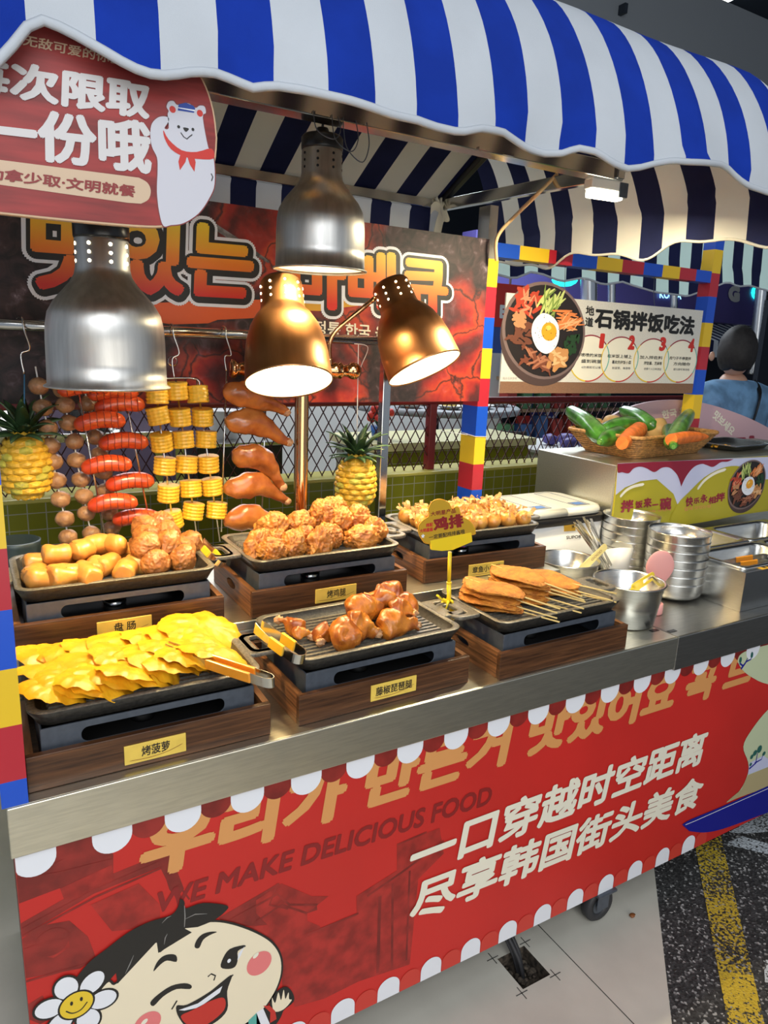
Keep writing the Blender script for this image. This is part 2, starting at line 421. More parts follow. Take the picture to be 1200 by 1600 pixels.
# ---------------------------------------------------------------- mesh helpers
class MB:
    def __init__(self):
        self.v = []
        self.f = []
        self.m = []
        self.s = []

    def add(self, verts, faces, mi=0, smooth=False, T=None):
        k = len(self.v)
        if T is not None:
            verts = [T @ Vector(p) for p in verts]
        self.v += [tuple(p) for p in verts]
        for fc in faces:
            self.f.append(tuple(i + k for i in fc))
            self.m.append(mi)
            self.s.append(smooth)
        return self

    def box(self, x0, x1, y0, y1, z0, z1, mi=0, T=None):
        v = [(x, y, z) for z in (z0, z1) for y in (y0, y1) for x in (x0, x1)]
        f = [(0, 2, 3, 1), (4, 5, 7, 6), (0, 1, 5, 4), (2, 6, 7, 3), (0, 4, 6, 2), (1, 3, 7, 5)]
        return self.add(v, f, mi, False, T)

    def loops(self, lp, mi=0, smooth=True, cap0=True, cap1=True, T=None, closed=True):
        n = len(lp[0])
        v = [p for l in lp for p in l]
        f = []
        for a in range(len(lp) - 1):
            for i in range(n if closed else n - 1):
                j = (i + 1) % n
                f.append((a * n + i, a * n + j, (a + 1) * n + j, (a + 1) * n + i))
        self.add(v, f, mi, smooth, T)
        k = len(self.v) - len(v)
        if cap0:
            self.f.append(tuple(k + i for i in reversed(range(n)))); self.m.append(mi); self.s.append(False)
        if cap1:
            self.f.append(tuple(k + (len(lp) - 1) * n + i for i in range(n))); self.m.append(mi); self.s.append(False)
        return self

    def lathe(self, prof, seg=32, mi=0, smooth=True, cap0=False, cap1=False, T=None, sx=1.0, sy=1.0):
        lp = [[(r * sx * math.cos(2 * PI * i / seg), r * sy * math.sin(2 * PI * i / seg), z) for i in range(seg)] for r, z in prof]
        return self.loops(lp, mi, smooth, cap0, cap1, T)

    def tube(self, pts, r, seg=10, mi=0, smooth=True, caps=True, T=None, flat=1.0, up=None):
        pts = [Vector(p) for p in pts]
        n = len(pts)
        rr = r if isinstance(r, (list, tuple)) else [r] * n
        lp = []
        prev = None
        for i, p in enumerate(pts):
            t = (pts[min(i + 1, n - 1)] - pts[max(i - 1, 0)]).normalized()
            if prev is None:
                a = Vector(up) if up else (Vector((0, 0, 1)) if abs(t.z) < 0.9 else Vector((1, 0, 0)))
            else:
                a = prev
            a = (a - t * a.dot(t)).normalized()
            prev = a
            b = t.cross(a)
            lp.append([p + (a * math.cos(2 * PI * k / seg) * flat + b * math.sin(2 * PI * k / seg)) * rr[i] for k in range(seg)])
        return self.loops(lp, mi, smooth, caps, caps, T)

    def ribbon(self, pts, wdir, w, t, mi=0, T=None, smooth=True):
        """a strap of width w along wdir and thickness t that follows the path"""
        pts = [Vector(p) for p in pts]
        wd = Vector(wdir).normalized()
        lp = []
        n = len(pts)
        for i, p in enumerate(pts):
            tg = (pts[min(i + 1, n - 1)] - pts[max(i - 1, 0)]).normalized()
            nn = tg.cross(wd).normalized()
            ww = w[i] if isinstance(w, (list, tuple)) else w
            lp.append([p + wd * a * ww / 2 + nn * b * t / 2 for a, b in ((-1, -1), (1, -1), (1, 1), (-1, 1))])
        return self.loops(lp, mi, False, True, True, T)

    def flat(self, poly, y, mi=0):
        """polygon on a vertical board: poly of (x, z)"""
        return self.add([(x, y, z) for x, z in poly], [tuple(range(len(poly)))], mi)

    def prism(self, poly, y0, y1, mi=0, T=None):
        n = len(poly)
        v = [(x, y0, z) for x, z in poly] + [(x, y1, z) for x, z in poly]
        f = [tuple(range(n)), tuple(reversed(range(n, 2 * n)))]
        f += [(i, n + i, n + (i + 1) % n, (i + 1) % n) for i in range(n)]
        return self.add(v, f, mi, False, T)

    def slab(self, poly, z0, z1, mi=0, T=None):
        n = len(poly)
        v = [(x, y, z0) for x, y in poly] + [(x, y, z1) for x, y in poly]
        f = [tuple(reversed(range(n))), tuple(range(n, 2 * n))]
        f += [(i, (i + 1) % n, n + (i + 1) % n, n + i) for i in range(n)]
        return self.add(v, f, mi, False, T)

    def ring(self, outer, inner, fn, mi=0, T=None):
        """a frame between two loops of equal length; fn(p, s) lifts a 2D point to side s (0, 1)"""
        n = len(outer)
        v = [fn(p, 0) for p in outer] + [fn(p, 0) for p in inner] + [fn(p, 1) for p in outer] + [fn(p, 1) for p in inner]
        f = []
        for i in range(n):
            j = (i + 1) % n
            f += [(i, n + i, n + j, j), (2 * n + i, 2 * n + j, 3 * n + j, 3 * n + i), (i, j, 2 * n + j, 2 * n + i), (n + i, 3 * n + i, 3 * n + j, n + j)]
        return self.add(v, f, mi, False, T)

    def build(self, name, mats, parent=None, bevel=0.0, sub=0, solid=0.0, bseg=2):
        me = bpy.data.meshes.new(name)
        me.from_pydata(self.v, [], self.f)
        if not isinstance(mats, (list, tuple)):
            mats = [mats]
        for q in mats:
            me.materials.append(q)
        me.polygons.foreach_set('material_index', self.m)
        me.polygons.foreach_set('use_smooth', self.s)
        me.validate()
        me.update()
        o = bpy.data.objects.new(name, me)
        C.objects.link(o)
        if parent is not None:
            o.parent = parent
        if solid:
            sm = o.modifiers.new('solid', 'SOLIDIFY')
            sm.thickness = solid
            sm.offset = 0
        if bevel:
            bm = o.modifiers.new('bevel', 'BEVEL')
            bm.width = bevel
            bm.segments = bseg
            bm.limit_method = 'ANGLE'
            bm.angle_limit = 0.7
        if sub:
            sm = o.modifiers.new('sub', 'SUBSURF')
            sm.levels = sub
            sm.render_levels = sub
        return o


def rrect(w, d, r, n=5, cx=0.0, cy=0.0):
    out = []
    for k, (sx, sy) in enumerate(((1, 1), (-1, 1), (-1, -1), (1, -1))):
        for i in range(n + 1):
            a = (k + i / n) * PI / 2
            out.append((cx + sx * (w / 2 - r) + r * math.cos(a), cy + sy * (d / 2 - r) + r * math.sin(a)))
    return out


def ell(cx, cz, rx, rz, n=32, a0=0.0, a1=2 * PI, rot=0.0):
    out = []
    full = abs(a1 - a0 - 2 * PI) < 1e-6
    for i in range(n if full else n + 1):
        a = a0 + (a1 - a0) * i / n
        x, z = rx * math.cos(a), rz * math.sin(a)
        out.append((cx + x * math.cos(rot) - z * math.sin(rot), cz + x * math.sin(rot) + z * math.cos(rot)))
    return out


def smooth_poly(pts, k=6, closed=True):
    """Catmull-Rom through the points"""
    out = []
    n = len(pts)
    for i in range(n if closed else n - 1):
        p = [pts[(i + j - 1) % n] if closed else pts[min(max(i + j - 1, 0), n - 1)] for j in range(4)]
        for s in range(k):
            t = s / k
            out.append(tuple(0.5 * (2 * b + (c - a) * t + (2 * a - 5 * b + 4 * c - d) * t * t + (3 * b - a - 3 * c + d) * t ** 3)
                             for a, b, c, d in zip(*p)))
    if not closed:
        out.append(tuple(pts[-1]))
    return out


def grow(poly, d):
    """offset a roughly convex outline outwards by d"""
    cx = sum(p[0] for p in poly) / len(poly)
    cz = sum(p[1] for p in poly) / len(poly)
    n = len(poly)
    area = sum(poly[i][0] * poly[(i + 1) % n][1] - poly[(i + 1) % n][0] * poly[i][1] for i in range(n))
    sg = 1 if area > 0 else -1
    out = []
    for i in range(n):
        a, b = poly[i - 1], poly[(i + 1) % n]
        tx, tz = b[0] - a[0], b[1] - a[1]
        l = math.hypot(tx, tz) or 1
        out.append((poly[i][0] + sg * tz / l * d, poly[i][1] - sg * tx / l * d))
    return out


def stroke(pts, w):
    """outline of a pen stroke through 2D points; w may be a list"""
    n = len(pts)
    a, b = [], []
    for i, p in enumerate(pts):
        q0, q1 = pts[max(i - 1, 0)], pts[min(i + 1, n - 1)]
        tx, tz = q1[0] - q0[0], q1[1] - q0[1]
        l = math.hypot(tx, tz) or 1
        ww = (w[i] if isinstance(w, (list, tuple)) else w) / 2
        a.append((p[0] - tz / l * ww, p[1] + tx / l * ww))
        b.append((p[0] + tz / l * ww, p[1] - tx / l * ww))
    return a + b[::-1]


def thing(name, label, cat, loc=(0, 0, 0), rz=0.0, group=None):
    o = bpy.data.objects.new(name, None)
    o.empty_display_size = 0.05
    C.objects.link(o)
    o.location = loc
    o.rotation_euler = (0, 0, rz)
    return tag(o, label, cat, group)


def tag(o, label, cat, group=None, kind=None):
    if label:
        o['label'] = label
    if cat:
        o['category'] = cat
    if group:
        o['group'] = group
    if kind:
        o['kind'] = kind
    return o


def struct(o):
    o['kind'] = 'structure'
    return o


def dup(root, loc, rot=None, label=None, group=None, scale=None):
    def cp(o, par):
        c = o.copy()
        C.objects.link(c)
        c.parent = par
        if par is not None:
            c.matrix_parent_inverse = o.matrix_parent_inverse.copy()
        for ch in o.children:
            cp(ch, c)
        return c
    r = cp(root, None)
    r.location = loc
    if rot is not None:
        r.rotation_euler = rot
    if scale is not None:
        r.scale = scale if isinstance(scale, (tuple, list)) else (scale,) * 3
    if label:
        r['label'] = label
    if group:
        r['group'] = group
    return r


_glyphs = {}


def glyphs(body):
    key = body
    if key not in _glyphs:
        cu = bpy.data.curves.new('lettering_curve', 'FONT')
        cu.body = body
        cu.resolution_u = 3
        ob = bpy.data.objects.new('lettering_curve', cu)
        C.objects.link(ob)
        me = bpy.data.meshes.new_from_object(ob.evaluated_get(bpy.context.evaluated_depsgraph_get()))
        vs = [(v.co.x, v.co.y) for v in me.vertices]
        fs = [tuple(p.vertices) for p in me.polygons]
        bpy.data.objects.remove(ob)
        bpy.data.curves.remove(cu)
        bpy.data.meshes.remove(me)
        _glyphs[key] = (vs, fs)
    return _glyphs[key]


def text_into(mb, body, quad, y, mi=0, offset=0.0, box=None, fn=None):
    """lettering laid into a quadrilateral (bl, br, tr, tl) of a vertical board; offset makes it bolder"""
    vs, fs = glyphs(body)
    if box is None:
        box = (min(p[0] for p in vs), max(p[0] for p in vs), min(p[1] for p in vs), max(p[1] for p in vs))
    x0, x1, y0, y1 = box
    x0, x1, y0, y1 = x0 - offset, x1 + offset, y0 - offset, y1 + offset
    bl, br, tr, tl = quad
    n = 1 if offset == 0 else (8 if offset < .06 else 28)
    for k in range(n):
        a = 2 * PI * k / n + .2
        ox, oy = (offset * math.cos(a), offset * math.sin(a)) if n > 1 else (0, 0)
        out = []
        yy = y - .00001 * k
        for px, py in vs:
            u, v = (px + ox - x0) / (x1 - x0), (py + oy - y0) / (y1 - y0)
            x = (bl[0] * (1 - u) + br[0] * u) * (1 - v) + (tl[0] * (1 - u) + tr[0] * u) * v
            z = (bl[1] * (1 - u) + br[1] * u) * (1 - v) + (tl[1] * (1 - u) + tr[1] * u) * v
            out.append(fn(x, z, yy) if fn else (x, yy, z))
        mb.add(out, fs, mi)


def text(body, mat_, quad, y, parent, offset=0.0, name='lettering', fn=None):
    mb = MB()
    text_into(mb, body, quad, y, 0, offset, None, fn)
    return mb.build(name, mat_, parent)


def rect(x0, x1, z0, z1):
    return [(x0, z0), (x1, z0), (x1, z1), (x0, z1)]


_ico = {}


def ico(sub):
    if sub not in _ico:
        import bmesh
        bm = bmesh.new()
        bmesh.ops.create_icosphere(bm, subdivisions=sub, radius=1.0)
        bm.verts.ensure_lookup_table()
        _ico[sub] = ([v.co.copy() for v in bm.verts], [tuple(v.index for v in f.verts) for f in bm.faces])
        bm.free()
    return _ico[sub]


def blob(mb, c, r, sub=3, amp=0.1, freq=3.0, seed=0, mi=0, amp2=0.0, freq2=9.0, rot=None, fn=None):
    """an ellipsoid roughened by noise; r may be (rx, ry, rz)"""
    vs, fs = ico(sub)
    r = r if isinstance(r, (tuple, list)) else (r, r, r)
    out = []
    sd = Vector((seed * 7.13, seed * 3.7, seed * 1.9))
    for v in vs:
        k = 1 + amp * noise.noise(v * freq + sd)
        if amp2:
            k += amp2 * abs(noise.noise(v * freq2 + sd)) * 2 - amp2 * 0.5
        p = Vector((v.x * r[0], v.y * r[1], v.z * r[2])) * k
        if fn:
            p = fn(p)
        if rot is not None:
            p = rot @ p
        out.append(p + Vector(c))
    mb.add(out, fs, mi, True)


ORD = ['first', 'second', 'third', 'fourth', 'fifth', 'sixth', 'seventh', 'eighth', 'ninth', 'tenth', 'eleventh', 'twelfth', 'thirteenth']

# ================================================================ the setting
# ---- floor of pale slabs with one slot cut for the stall's cable
EDGE_A, EDGE_B = (1.237, -0.213), (1.58, 0.115)          # where the slabs meet the asphalt
ed = ((EDGE_B[0] - EDGE_A[0]), (EDGE_B[1] - EDGE_A[1]))
el_ = math.hypot(*ed)
ed = (ed[0] / el_, ed[1] / el_)
en = (ed[1], -ed[0])


def on_edge(s, d=0.0):
    return (EDGE_A[0] + ed[0] * s + en[0] * d, EDGE_A[1] + ed[1] * s + en[1] * d)


HX0, HX1, HY0, HY1 = 0.985, 1.075, 0.025, 0.125
mb = MB()
xs = [-4.0, HX0, HX1]
far_a, far_b = on_edge(-5.0), on_edge(8.0)
fl = [(-4.0, far_a[1]), far_a, on_edge(0.0), (HX1, HY0)]


def edge_x(y):
    return EDGE_A[0] + (y - EDGE_A[1]) * ed[0] / ed[1]


def cell(x0, x1, y0, y1):
    """one band of the slab floor, cut by the slanting edge where x1 is None"""
    if x1 is None:
        p = [(x0, y0), (edge_x(y0), y0), (edge_x(y1), y1), (x0, y1)]
    else:
        p = [(x0, y0), (x1, y0), (x1, y1), (x0, y1)]
    mb.add([(a, b, 0.0) for a, b in p], [(0, 1, 2, 3)], 0)


cell(-4.0, None, -1.5, HY0)
cell(-4.0, HX0, HY0, HY1)
cell(HX1, None, HY0, HY1)
cell(-4.0, None, HY1, 7.0)
for jx in (1.156, 0.356, -0.444, -1.244, -2.044):        # joints between the slabs
    mb.add([(jx - 0.0013, -1.5, 0.0006), (jx + 0.0013, -1.5, 0.0006), (jx + 0.0013, 7.0, 0.0006), (jx - 0.0013, 7.0, 0.0006)], [(0, 1, 2, 3)], 1)
for x, y, a in ((0.975, 0.018, 0.0), (1.085, 0.018, 0.0), (1.085, 0.132, 0.0), (0.975, 0.132, 0.0)):   # saw overcuts at the slot's corners
    mb.add([(x - 0.018, y - 0.0012, 0.0007), (x + 0.018, y - 0.0012, 0.0007), (x + 0.018, y + 0.0012, 0.0007), (x - 0.018, y + 0.0012, 0.0007)], [(0, 1, 2, 3)], 1)
    mb.add([(x - 0.0012, y - 0.018, 0.0007), (x + 0.0012, y - 0.018, 0.0007), (x + 0.0012, y + 0.018, 0.0007), (x - 0.0012, y + 0.018, 0.0007)], [(0, 1, 2, 3)], 1)
struct(mb.build('floor', [M['tile_floor'], M['grout']]))

mb = MB()                                                # the slot's dirty bottom and sides
mb.box(HX0, HX1, HY0, HY1, -0.05, -0.045, 0)
for a in ((HX0 - .004, HX0, HY0, HY1), (HX1, HX1 + .004, HY0, HY1), (HX0, HX1, HY0 - .004, HY0), (HX0, HX1, HY1, HY1 + .004)):
    mb.box(*a, -0.05, -0.0005, 0)
rr = random.Random(3)
for i in range(26):
    s = rr.uniform(.005, .013)
    blob(mb, (rr.uniform(HX0 + .01, HX1 - .01), rr.uniform(HY0 + .01, HY1 - .01), -0.04 + rr.uniform(0, .012)), (s, s, s * .6), 1, .3, 2, i)
struct(mb.build('floor_slot', [M['dirt']]))

mb = MB()
a, b, c_, d_ = on_edge(-3.0), on_edge(8.0), on_edge(8.0, 6.0), on_edge(-3.0, 6.0)
mb.add([(*p, -0.003) for p in (a, b, c_, d_)], [(0, 1, 2, 3)], 0)
struct(mb.build('road', [M['asphalt']]))
mb = MB()
a, b, c_, d_ = on_edge(-3.0, 0.097), on_edge(8.0, 0.215), on_edge(8.0, 0.34), on_edge(-3.0, 0.165)
mb.add([(*p, -0.001) for p in (a, b, c_, d_)], [(0, 1, 2, 3)], 0)
struct(mb.build('road_marking', [M['yellow_line']]))
mb = MB()
mb.add([(x, y, -0.001) for x, y in [(1.925,0.1322),(2.018,0.1263),(2.076,0.0412),(2.029,0.0123)]], [(0, 1, 2, 3)], 0)
mb.add([(x, y, -0.001) for x, y in [(1.993,0.1604),(2.287,0.1701),(2.151,0.0869),(2.04,0.1293)]], [(0, 1, 2, 3)], 0)
mb.add([(x, y, -0.001) for x, y in [(1.608,-0.2068),(1.649,-0.2197),(1.584,-0.2597),(1.538,-0.2562)]], [(0, 1, 2, 3)], 0)
struct(mb.build('road_marking', [M['white_line']]))

# ---- dark hall around: ceiling, far walls
mb = MB()
mb.box(-5, 11, -4.5, 11, 4.4, 4.5)
struct(mb.build('ceiling', [M['hall_dark']]))
mb = MB()
mb.box(-5, 11, 7.0, 7.1, 0, 4.4)
struct(mb.build('wall_back', [M['hall_dark']]))
mb = MB()
mb.box(10.5, 10.6, -1.5, 7.0, 0, 4.4)
struct(mb.build('wall_right', [M['hall_dark']]))
mb = MB()                                                # the grey bulkhead above the awning
mb.box(1.2, 9.0, 2.4, 2.8, 2.98, 3.75)
struct(mb.build('trim_1', [M['hall_grey']]))

# ---- low wall of green tiles with a red rail and diamond mesh behind the stall
WY = 1.5
wall = thing('trim_2', None, None, (0, WY, 0), 0.02)
struct(wall)
mb = MB()
mb.box(-0.9, 3.4, 0.0, 0.12, 0.0, 0.985)
o = struct(mb.build('wall_panel', [M['tile']], wall))
mb = MB()
mb.box(-0.9, 3.4, -0.004, 0.16, 0.985, 1.0)
struct(mb.build('trim_cap', [mat('wall_cap', (0.50, 0.46, 0.10), 0.35)], wall, bevel=0.004))

fen = thing('mesh_fence', 'dark red railing with black diamond mesh standing on the green tiled wall', 'fence', (0, WY + .06, 0), 0.02)
mb = MB()
mb.tube([(-0.9, 0, 1.295), (3.4, 0, 1.305)], 0.017, 12)
mb.build('top_rail', [M['rail_red']], fen)
for px_ in (-0.55, 1.68, 3.3):
    mb = MB()
    mb.box(px_ - .018, px_ + .018, -.018, .018, 1.0, 1.29)
    mb.build('post', [M['rail_red']], fen, bevel=.002)
mb = MB()
step, hgt = 0.050, 0.29
k = -0.9
rr = random.Random(5)
while k < 3.4:
    for s in (1, -1):
        x0, x1 = k, k + s * 0.17
        yy = 0.004 * s
        mb.ribbon([(x0, yy, 1.0), (x1, yy, 1.0 + hgt)], (1, 0, 0), 0.0045, 0.003)
    k += step
mb.build('wire_mesh', [M['mesh_dark']], fen)

# ================================================================ the stall's body
HT = 0.83
cart = thing('food_cart', 'long red food cart printed with white Chinese words and a laughing child', 'cart', (0.7, 0.45, 0))
cart_m = Matrix.Translation((-0.7, -0.45, 0))


def in_cart(o):
    o.parent = cart
    o.location = (-0.7, -0.45, 0)
    return o


PY = 0.08                                                # plane of the printed front
mb = MB()
mb.box(-0.0772, 3.3, PY, PY + 0.012, 0.108, 0.80)
in_cart(mb.build('front_panel', [M['panel_red']], None))
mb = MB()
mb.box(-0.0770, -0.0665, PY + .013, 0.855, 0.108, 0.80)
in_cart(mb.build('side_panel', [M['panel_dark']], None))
mb = MB()
mb.box(-0.066, 3.3, 0.10, 0.855, 0.108, 0.135)
mb.box(-0.066, 3.3, 0.845, 0.855, 0.135, 0.80)
in_cart(mb.build('chassis', [M['black']], None))


def on_panel(name, polys, m, layer):
    mb = MB()
    for i, p in enumerate(polys):
        mb.flat([(max(x, -.0768), z) for x, z in p], PY - 0.0002 * layer - .00002 * (i % 8))
    return in_cart(mb.build(name, m, None))


# faint print of palace roofs and beams, under everything else
on_panel('roof_print', [
    [(-0.0837,0.6925),(-0.0756,0.7282),(0.0288,0.724),(0.0664,0.6898),(0.0641,0.6386),(0.0452,0.6409),(-0.0191,0.6565),(-0.0811,0.6519)],
    [(-0.0882,0.6149),(0.0372,0.6493),(0.1417,0.6608),(0.1597,0.6541),(0.1809,0.5754),(0.1663,0.559),(0.1409,0.6352),(0.0319,0.6254),(-0.0892,0.59)],
    [(-0.0896,0.5851),(-0.0503,0.5981),(-0.007,0.5895),(0.0194,0.5459),(0.0296,0.4977),(0.0037,0.4882),(-0.0913,0.5082)],
    [(-0.0941,0.4565),(-0.0551,0.4631),(-0.0422,0.4098),(-0.0626,0.4081),(-0.0933,0.4248)],
    [(0.2428,0.4863),(0.3369,0.5092),(0.3614,0.5156),(0.3868,0.4674),(0.4418,0.4413),(0.4452,0.4176),(0.3929,0.4211),(0.3371,0.4269),(0.2577,0.4619)],
], M['panel_dark'], 1)
on_panel('beam_print', [
    [(-0.0172,0.6557),(0.0634,0.6703),(0.0662,0.6378),(0.0111,0.6235),(-0.0126,0.6333)],
    [(0.0267,0.6065),(0.1044,0.6172),(0.1384,0.5595),(0.137,0.5153),(0.0574,0.5396)],
    [(-0.0519,0.573),(-0.0122,0.5708),(-0.0092,0.5376),(-0.0349,0.5283),(-0.0539,0.5426)],
    [(0.2628,0.4537),(0.422,0.4021),(0.452,0.376),(0.4545,0.2558),(0.3715,0.2573),(0.3652,0.3384)],
    [(0.3155,0.4946),(0.3674,0.512),(0.4316,0.4563),(0.4697,0.4406),(0.4229,0.4195),(0.4237,0.368),(0.3683,0.3828),(0.3154,0.4657)],
    [(0.4143,0.3722),(0.541,0.3688),(0.5473,0.1906),(0.4658,0.1873),(0.3977,0.201),(0.3876,0.2703)],
    [(0.5343,0.4139),(0.6318,0.4385),(0.6285,0.5032),(0.7378,0.5068),(0.7542,0.4355),(0.6888,0.3944),(0.6793,0.1718),(0.5473,0.1906)],
], M['panel_mid'], 2)
on_panel('beam_line_print', [
    stroke([(-0.0884,0.6023),(0.0363,0.6314),(0.1412,0.6459)], .006), stroke([(-0.0885,0.5897),(0.0357,0.6185),(0.1454,0.6335)], .004),
    stroke([(-0.081,0.7157),(-0.0241,0.7037),(0.0322,0.7127)], .004), stroke([(-0.0823,0.6968),(-0.0173,0.6861),(0.0639,0.6804)], .003),
    stroke([(0.1417,0.6608),(0.1577,0.5848),(0.1801,0.542)], .005), stroke([(0.1552,0.6558),(0.1695,0.5911),(0.1898,0.5492)], .003),
    stroke([(0.263,0.4715),(0.3588,0.4912),(0.3841,0.4561),(0.445,0.4305)], .005), stroke([(0.3586,0.5155),(0.3424,0.4736),(0.3813,0.448)], .004),
    stroke([(0.5601,0.4033),(0.643,0.4287),(0.7518,0.4693)], .006), stroke([(0.6285,0.5032),(0.704,0.5079)], .005),
    stroke([(0.5917,0.3902),(0.5952,0.1896)], .008), stroke([(0.6225,0.41),(0.6315,0.1833)], .006), stroke([(0.6649,0.4256),(0.6693,0.1883)], .005),
    stroke([(0.3154,0.4462),(0.3678,0.463),(0.4229,0.4195)], .005), stroke([(0.4237,0.368),(0.541,0.3688)], .005),
    stroke([(-0.0873,0.5635),(-0.0407,0.5627),(-0.017,0.5571)], .004), stroke([(-0.0894,0.502),(-0.0527,0.4996),(0.0166,0.4929)], .004),
    ell(*(-0.035,0.56), .026, .026, 24), 
], M['panel_dark'], 3)

# scalloped edge under the countertop: white drops between darker red ones
drops_w, drops_r = [], []
for i in range(-1, 26):
    x = -0.05 + i * 0.1165
    top, bot = 0.765, 0.693
    r = 0.0315
    drops_w.append([(x - r, top), (x + r, top), (x + r, bot + r)] + ell(x, bot + r, r, r, 14, 0, -PI)[1:-1] + [(x - r, bot + r)])
    xr = x + 0.058
    drops_r.append([(xr - .029, top), (xr + .029, top), (xr + .029, 0.731)] + ell(xr, 0.731, .029, .029, 14, 0, -PI)[1:-1] + [(xr - .029, 0.731)])
# arches along the bottom
arch_w, arch_r = [], []
for i in range(-5, 26):
    x = 0.511 + i * 0.1143
    if i > 10:
        break
    arch_w.append([(x - .0285, 0.1085)] + [(x - .0285, 0.135)] + ell(x, 0.135, .0285, .027, 14, PI, 0)[1:-1] + [(x + .0285, 0.135), (x + .0285, 0.1085)])
    xr = x + .057
    arch_r.append([(xr - .027, 0.1085), (xr - .027, 0.130)] + ell(xr, 0.130, .027, .026, 14, PI, 0)[1:-1] + [(xr + .027, 0.130), (xr + .027, 0.1085)])

# Korean row, English row, two Chinese rows
in_cart(text("우리가 만든거 맛있어요 꼭 드", M['print_tan'], ((0.100, 0.615), (1.822, 0.607), (1.840, 0.725), (0.118, 0.738)), PY - .00085, None, 0.055, 'korean_lettering'))
on_panel('red_scallops', drops_r, M['panel_dark'], 5)
on_panel('red_arches', arch_r, M['panel_light'], 5)
in_cart(text("WE MAKE DELICIOUS FOOD", M['print_maroon'], [(0.1247,0.5431),(0.8774,0.5212),(0.8821,0.5695),(0.1349,0.5866)], PY - .00085, None, 0.03, 'english_lettering'))
on_panel('white_scallops', drops_w, M['print_white'], 6)
on_panel('white_arches', arch_w, M['print_white'], 6)
in_cart(text("一口穿越时空距离", M['print_cream'], ((0.655, 0.402), (1.648, 0.402), (1.664, 0.512), (0.671, 0.512)), PY - .0027, None, 0.034, 'chinese_lettering'))
in_cart(text("尽享韩国街头美食", M['print_cream'], ((0.665, 0.282), (1.668, 0.256), (1.684, 0.362), (0.681, 0.392)), PY - .0027, None, 0.034, 'chinese_lettering'))

# cream shape with little pines and the blue prow at the right end
on_panel('cream_shape', [smooth_poly([(1.746,0.704),(1.757,0.7195),(1.806,0.7258),(1.951,0.7228)], 4, False) + [(2.628,0.7162),(2.77,0.3648)] + smooth_poly([(2.146,0.5229),(1.924,0.5897),(1.831,0.6326),(1.78,0.6655),(1.75,0.6955)], 4, False),
                          smooth_poly([(2.148,0.5181),(2.035,0.5242),(1.948,0.5015),(1.878,0.4505),(1.849,0.4024),(1.888,0.3396),(1.899,0.2967),(1.873,0.2468),(1.81,0.2225)], 4, False) + [(2.096,0.2146),(2.836,0.2022),(2.767,0.3733)]], M['print_mint'], 6)
on_panel('sand_band', [[(1.901,0.2895),(2.007,0.2873),(2.715,0.2752),(2.756,0.1705),(2.028,0.2099),(1.809,0.2249),(1.879,0.247)]], M['print_sand'], 7)
on_panel('white_band', [[(1.9,0.2919),(1.896,0.3329),(1.966,0.3395),(1.999,0.3168),(2.138,0.3142),(2.147,0.2863),(2.006,0.2883)]], M['print_lilac'], 8)
on_panel('pine_print', [
    stroke([(1.9,0.3119),(1.931,0.3228),(1.931,0.3581)], [.007, .006, .003]), stroke([(1.924,0.3248),(1.959,0.3281),(1.964,0.3443)], [.006, .004, .003]),
    stroke([(1.769,0.6717),(1.788,0.6896),(1.792,0.7009)], [.008, .006, .003]), stroke([(1.785,0.6902),(1.809,0.6935),(1.814,0.7064)], [.006, .004, .003]), stroke([(1.758,0.6918),(1.78,0.6775)], .005),
], M['print_navy'], 9)
on_panel('pine_crown_print', [ell(*p, a, b, 16, rot=.2) for p, a, b in zip([(1.938,0.3694),(1.917,0.362),(1.903,0.3527),(1.967,0.3457),(1.904,0.3261),(1.759,0.7015),(1.811,0.707)], (.012, .010, .008, .008, .006, .006, .006), (.013, .010, .008, .007, .006, .010, .010))], M['print_green'], 10)
on_panel('blue_prow', [smooth_poly([(1.607,0.2164),(1.649,0.2214),(1.83,0.2159),(2.242,0.214)], 5, False) + [(2.836,0.2022),(2.911,0.0181),(2.28,0.0899)] + smooth_poly([(1.986,0.1142),(1.819,0.1297),(1.723,0.15),(1.646,0.1815)], 5, False)], M['print_navy'], 11)
on_panel('prow_line', [stroke([(1.622,0.2111),(1.663,0.2093),(2.03,0.2049),(2.245,0.2034)], .0022)], M['print_white'], 12)

# laughing child with a daisy
S24 = 0
face = smooth_poly([(0.0441,0.4406),(0.0613,0.432),(0.1268,0.4859),(0.1353,0.4619),(0.1837,0.4947),(0.2277,0.4858),(0.2681,0.4622),(0.3153,0.4211),(0.3482,0.3813),(0.3652,0.3384),(0.3644,0.2936),(0.3458,0.254),(0.315,0.2275),(0.2603,0.218),(0.1284,0.2476),(0.0077,0.3224),(0.0115,0.3951)], 5)
on_panel('child_outline', [grow(face, .0042)], M['print_black'], 13)
on_panel('child_face', [face], M['print_skin'], 14)
hair = smooth_poly([(-0.0099,0.4675),(0.0168,0.4956),(0.0474,0.5113),(0.0831,0.5281),(0.1193,0.5343),(0.1562,0.5323),(0.1698,0.5463),(0.1729,0.5591),(0.1803,0.5504),(0.1818,0.5356),(0.2137,0.5336),(0.2583,0.509),(0.2531,0.4966),(0.2327,0.4877),(0.203,0.4861)], 4, False) + [(0.1789,0.4939),(0.1921,0.4794),(0.1316,0.4625),(0.1296,0.4875),(0.0612,0.4309),(0.0596,0.4543),(0.0441,0.4406),(0.0266,0.4381),(0.0014,0.4453)]
on_panel('child_hair', [hair], M['print_black'], 15)
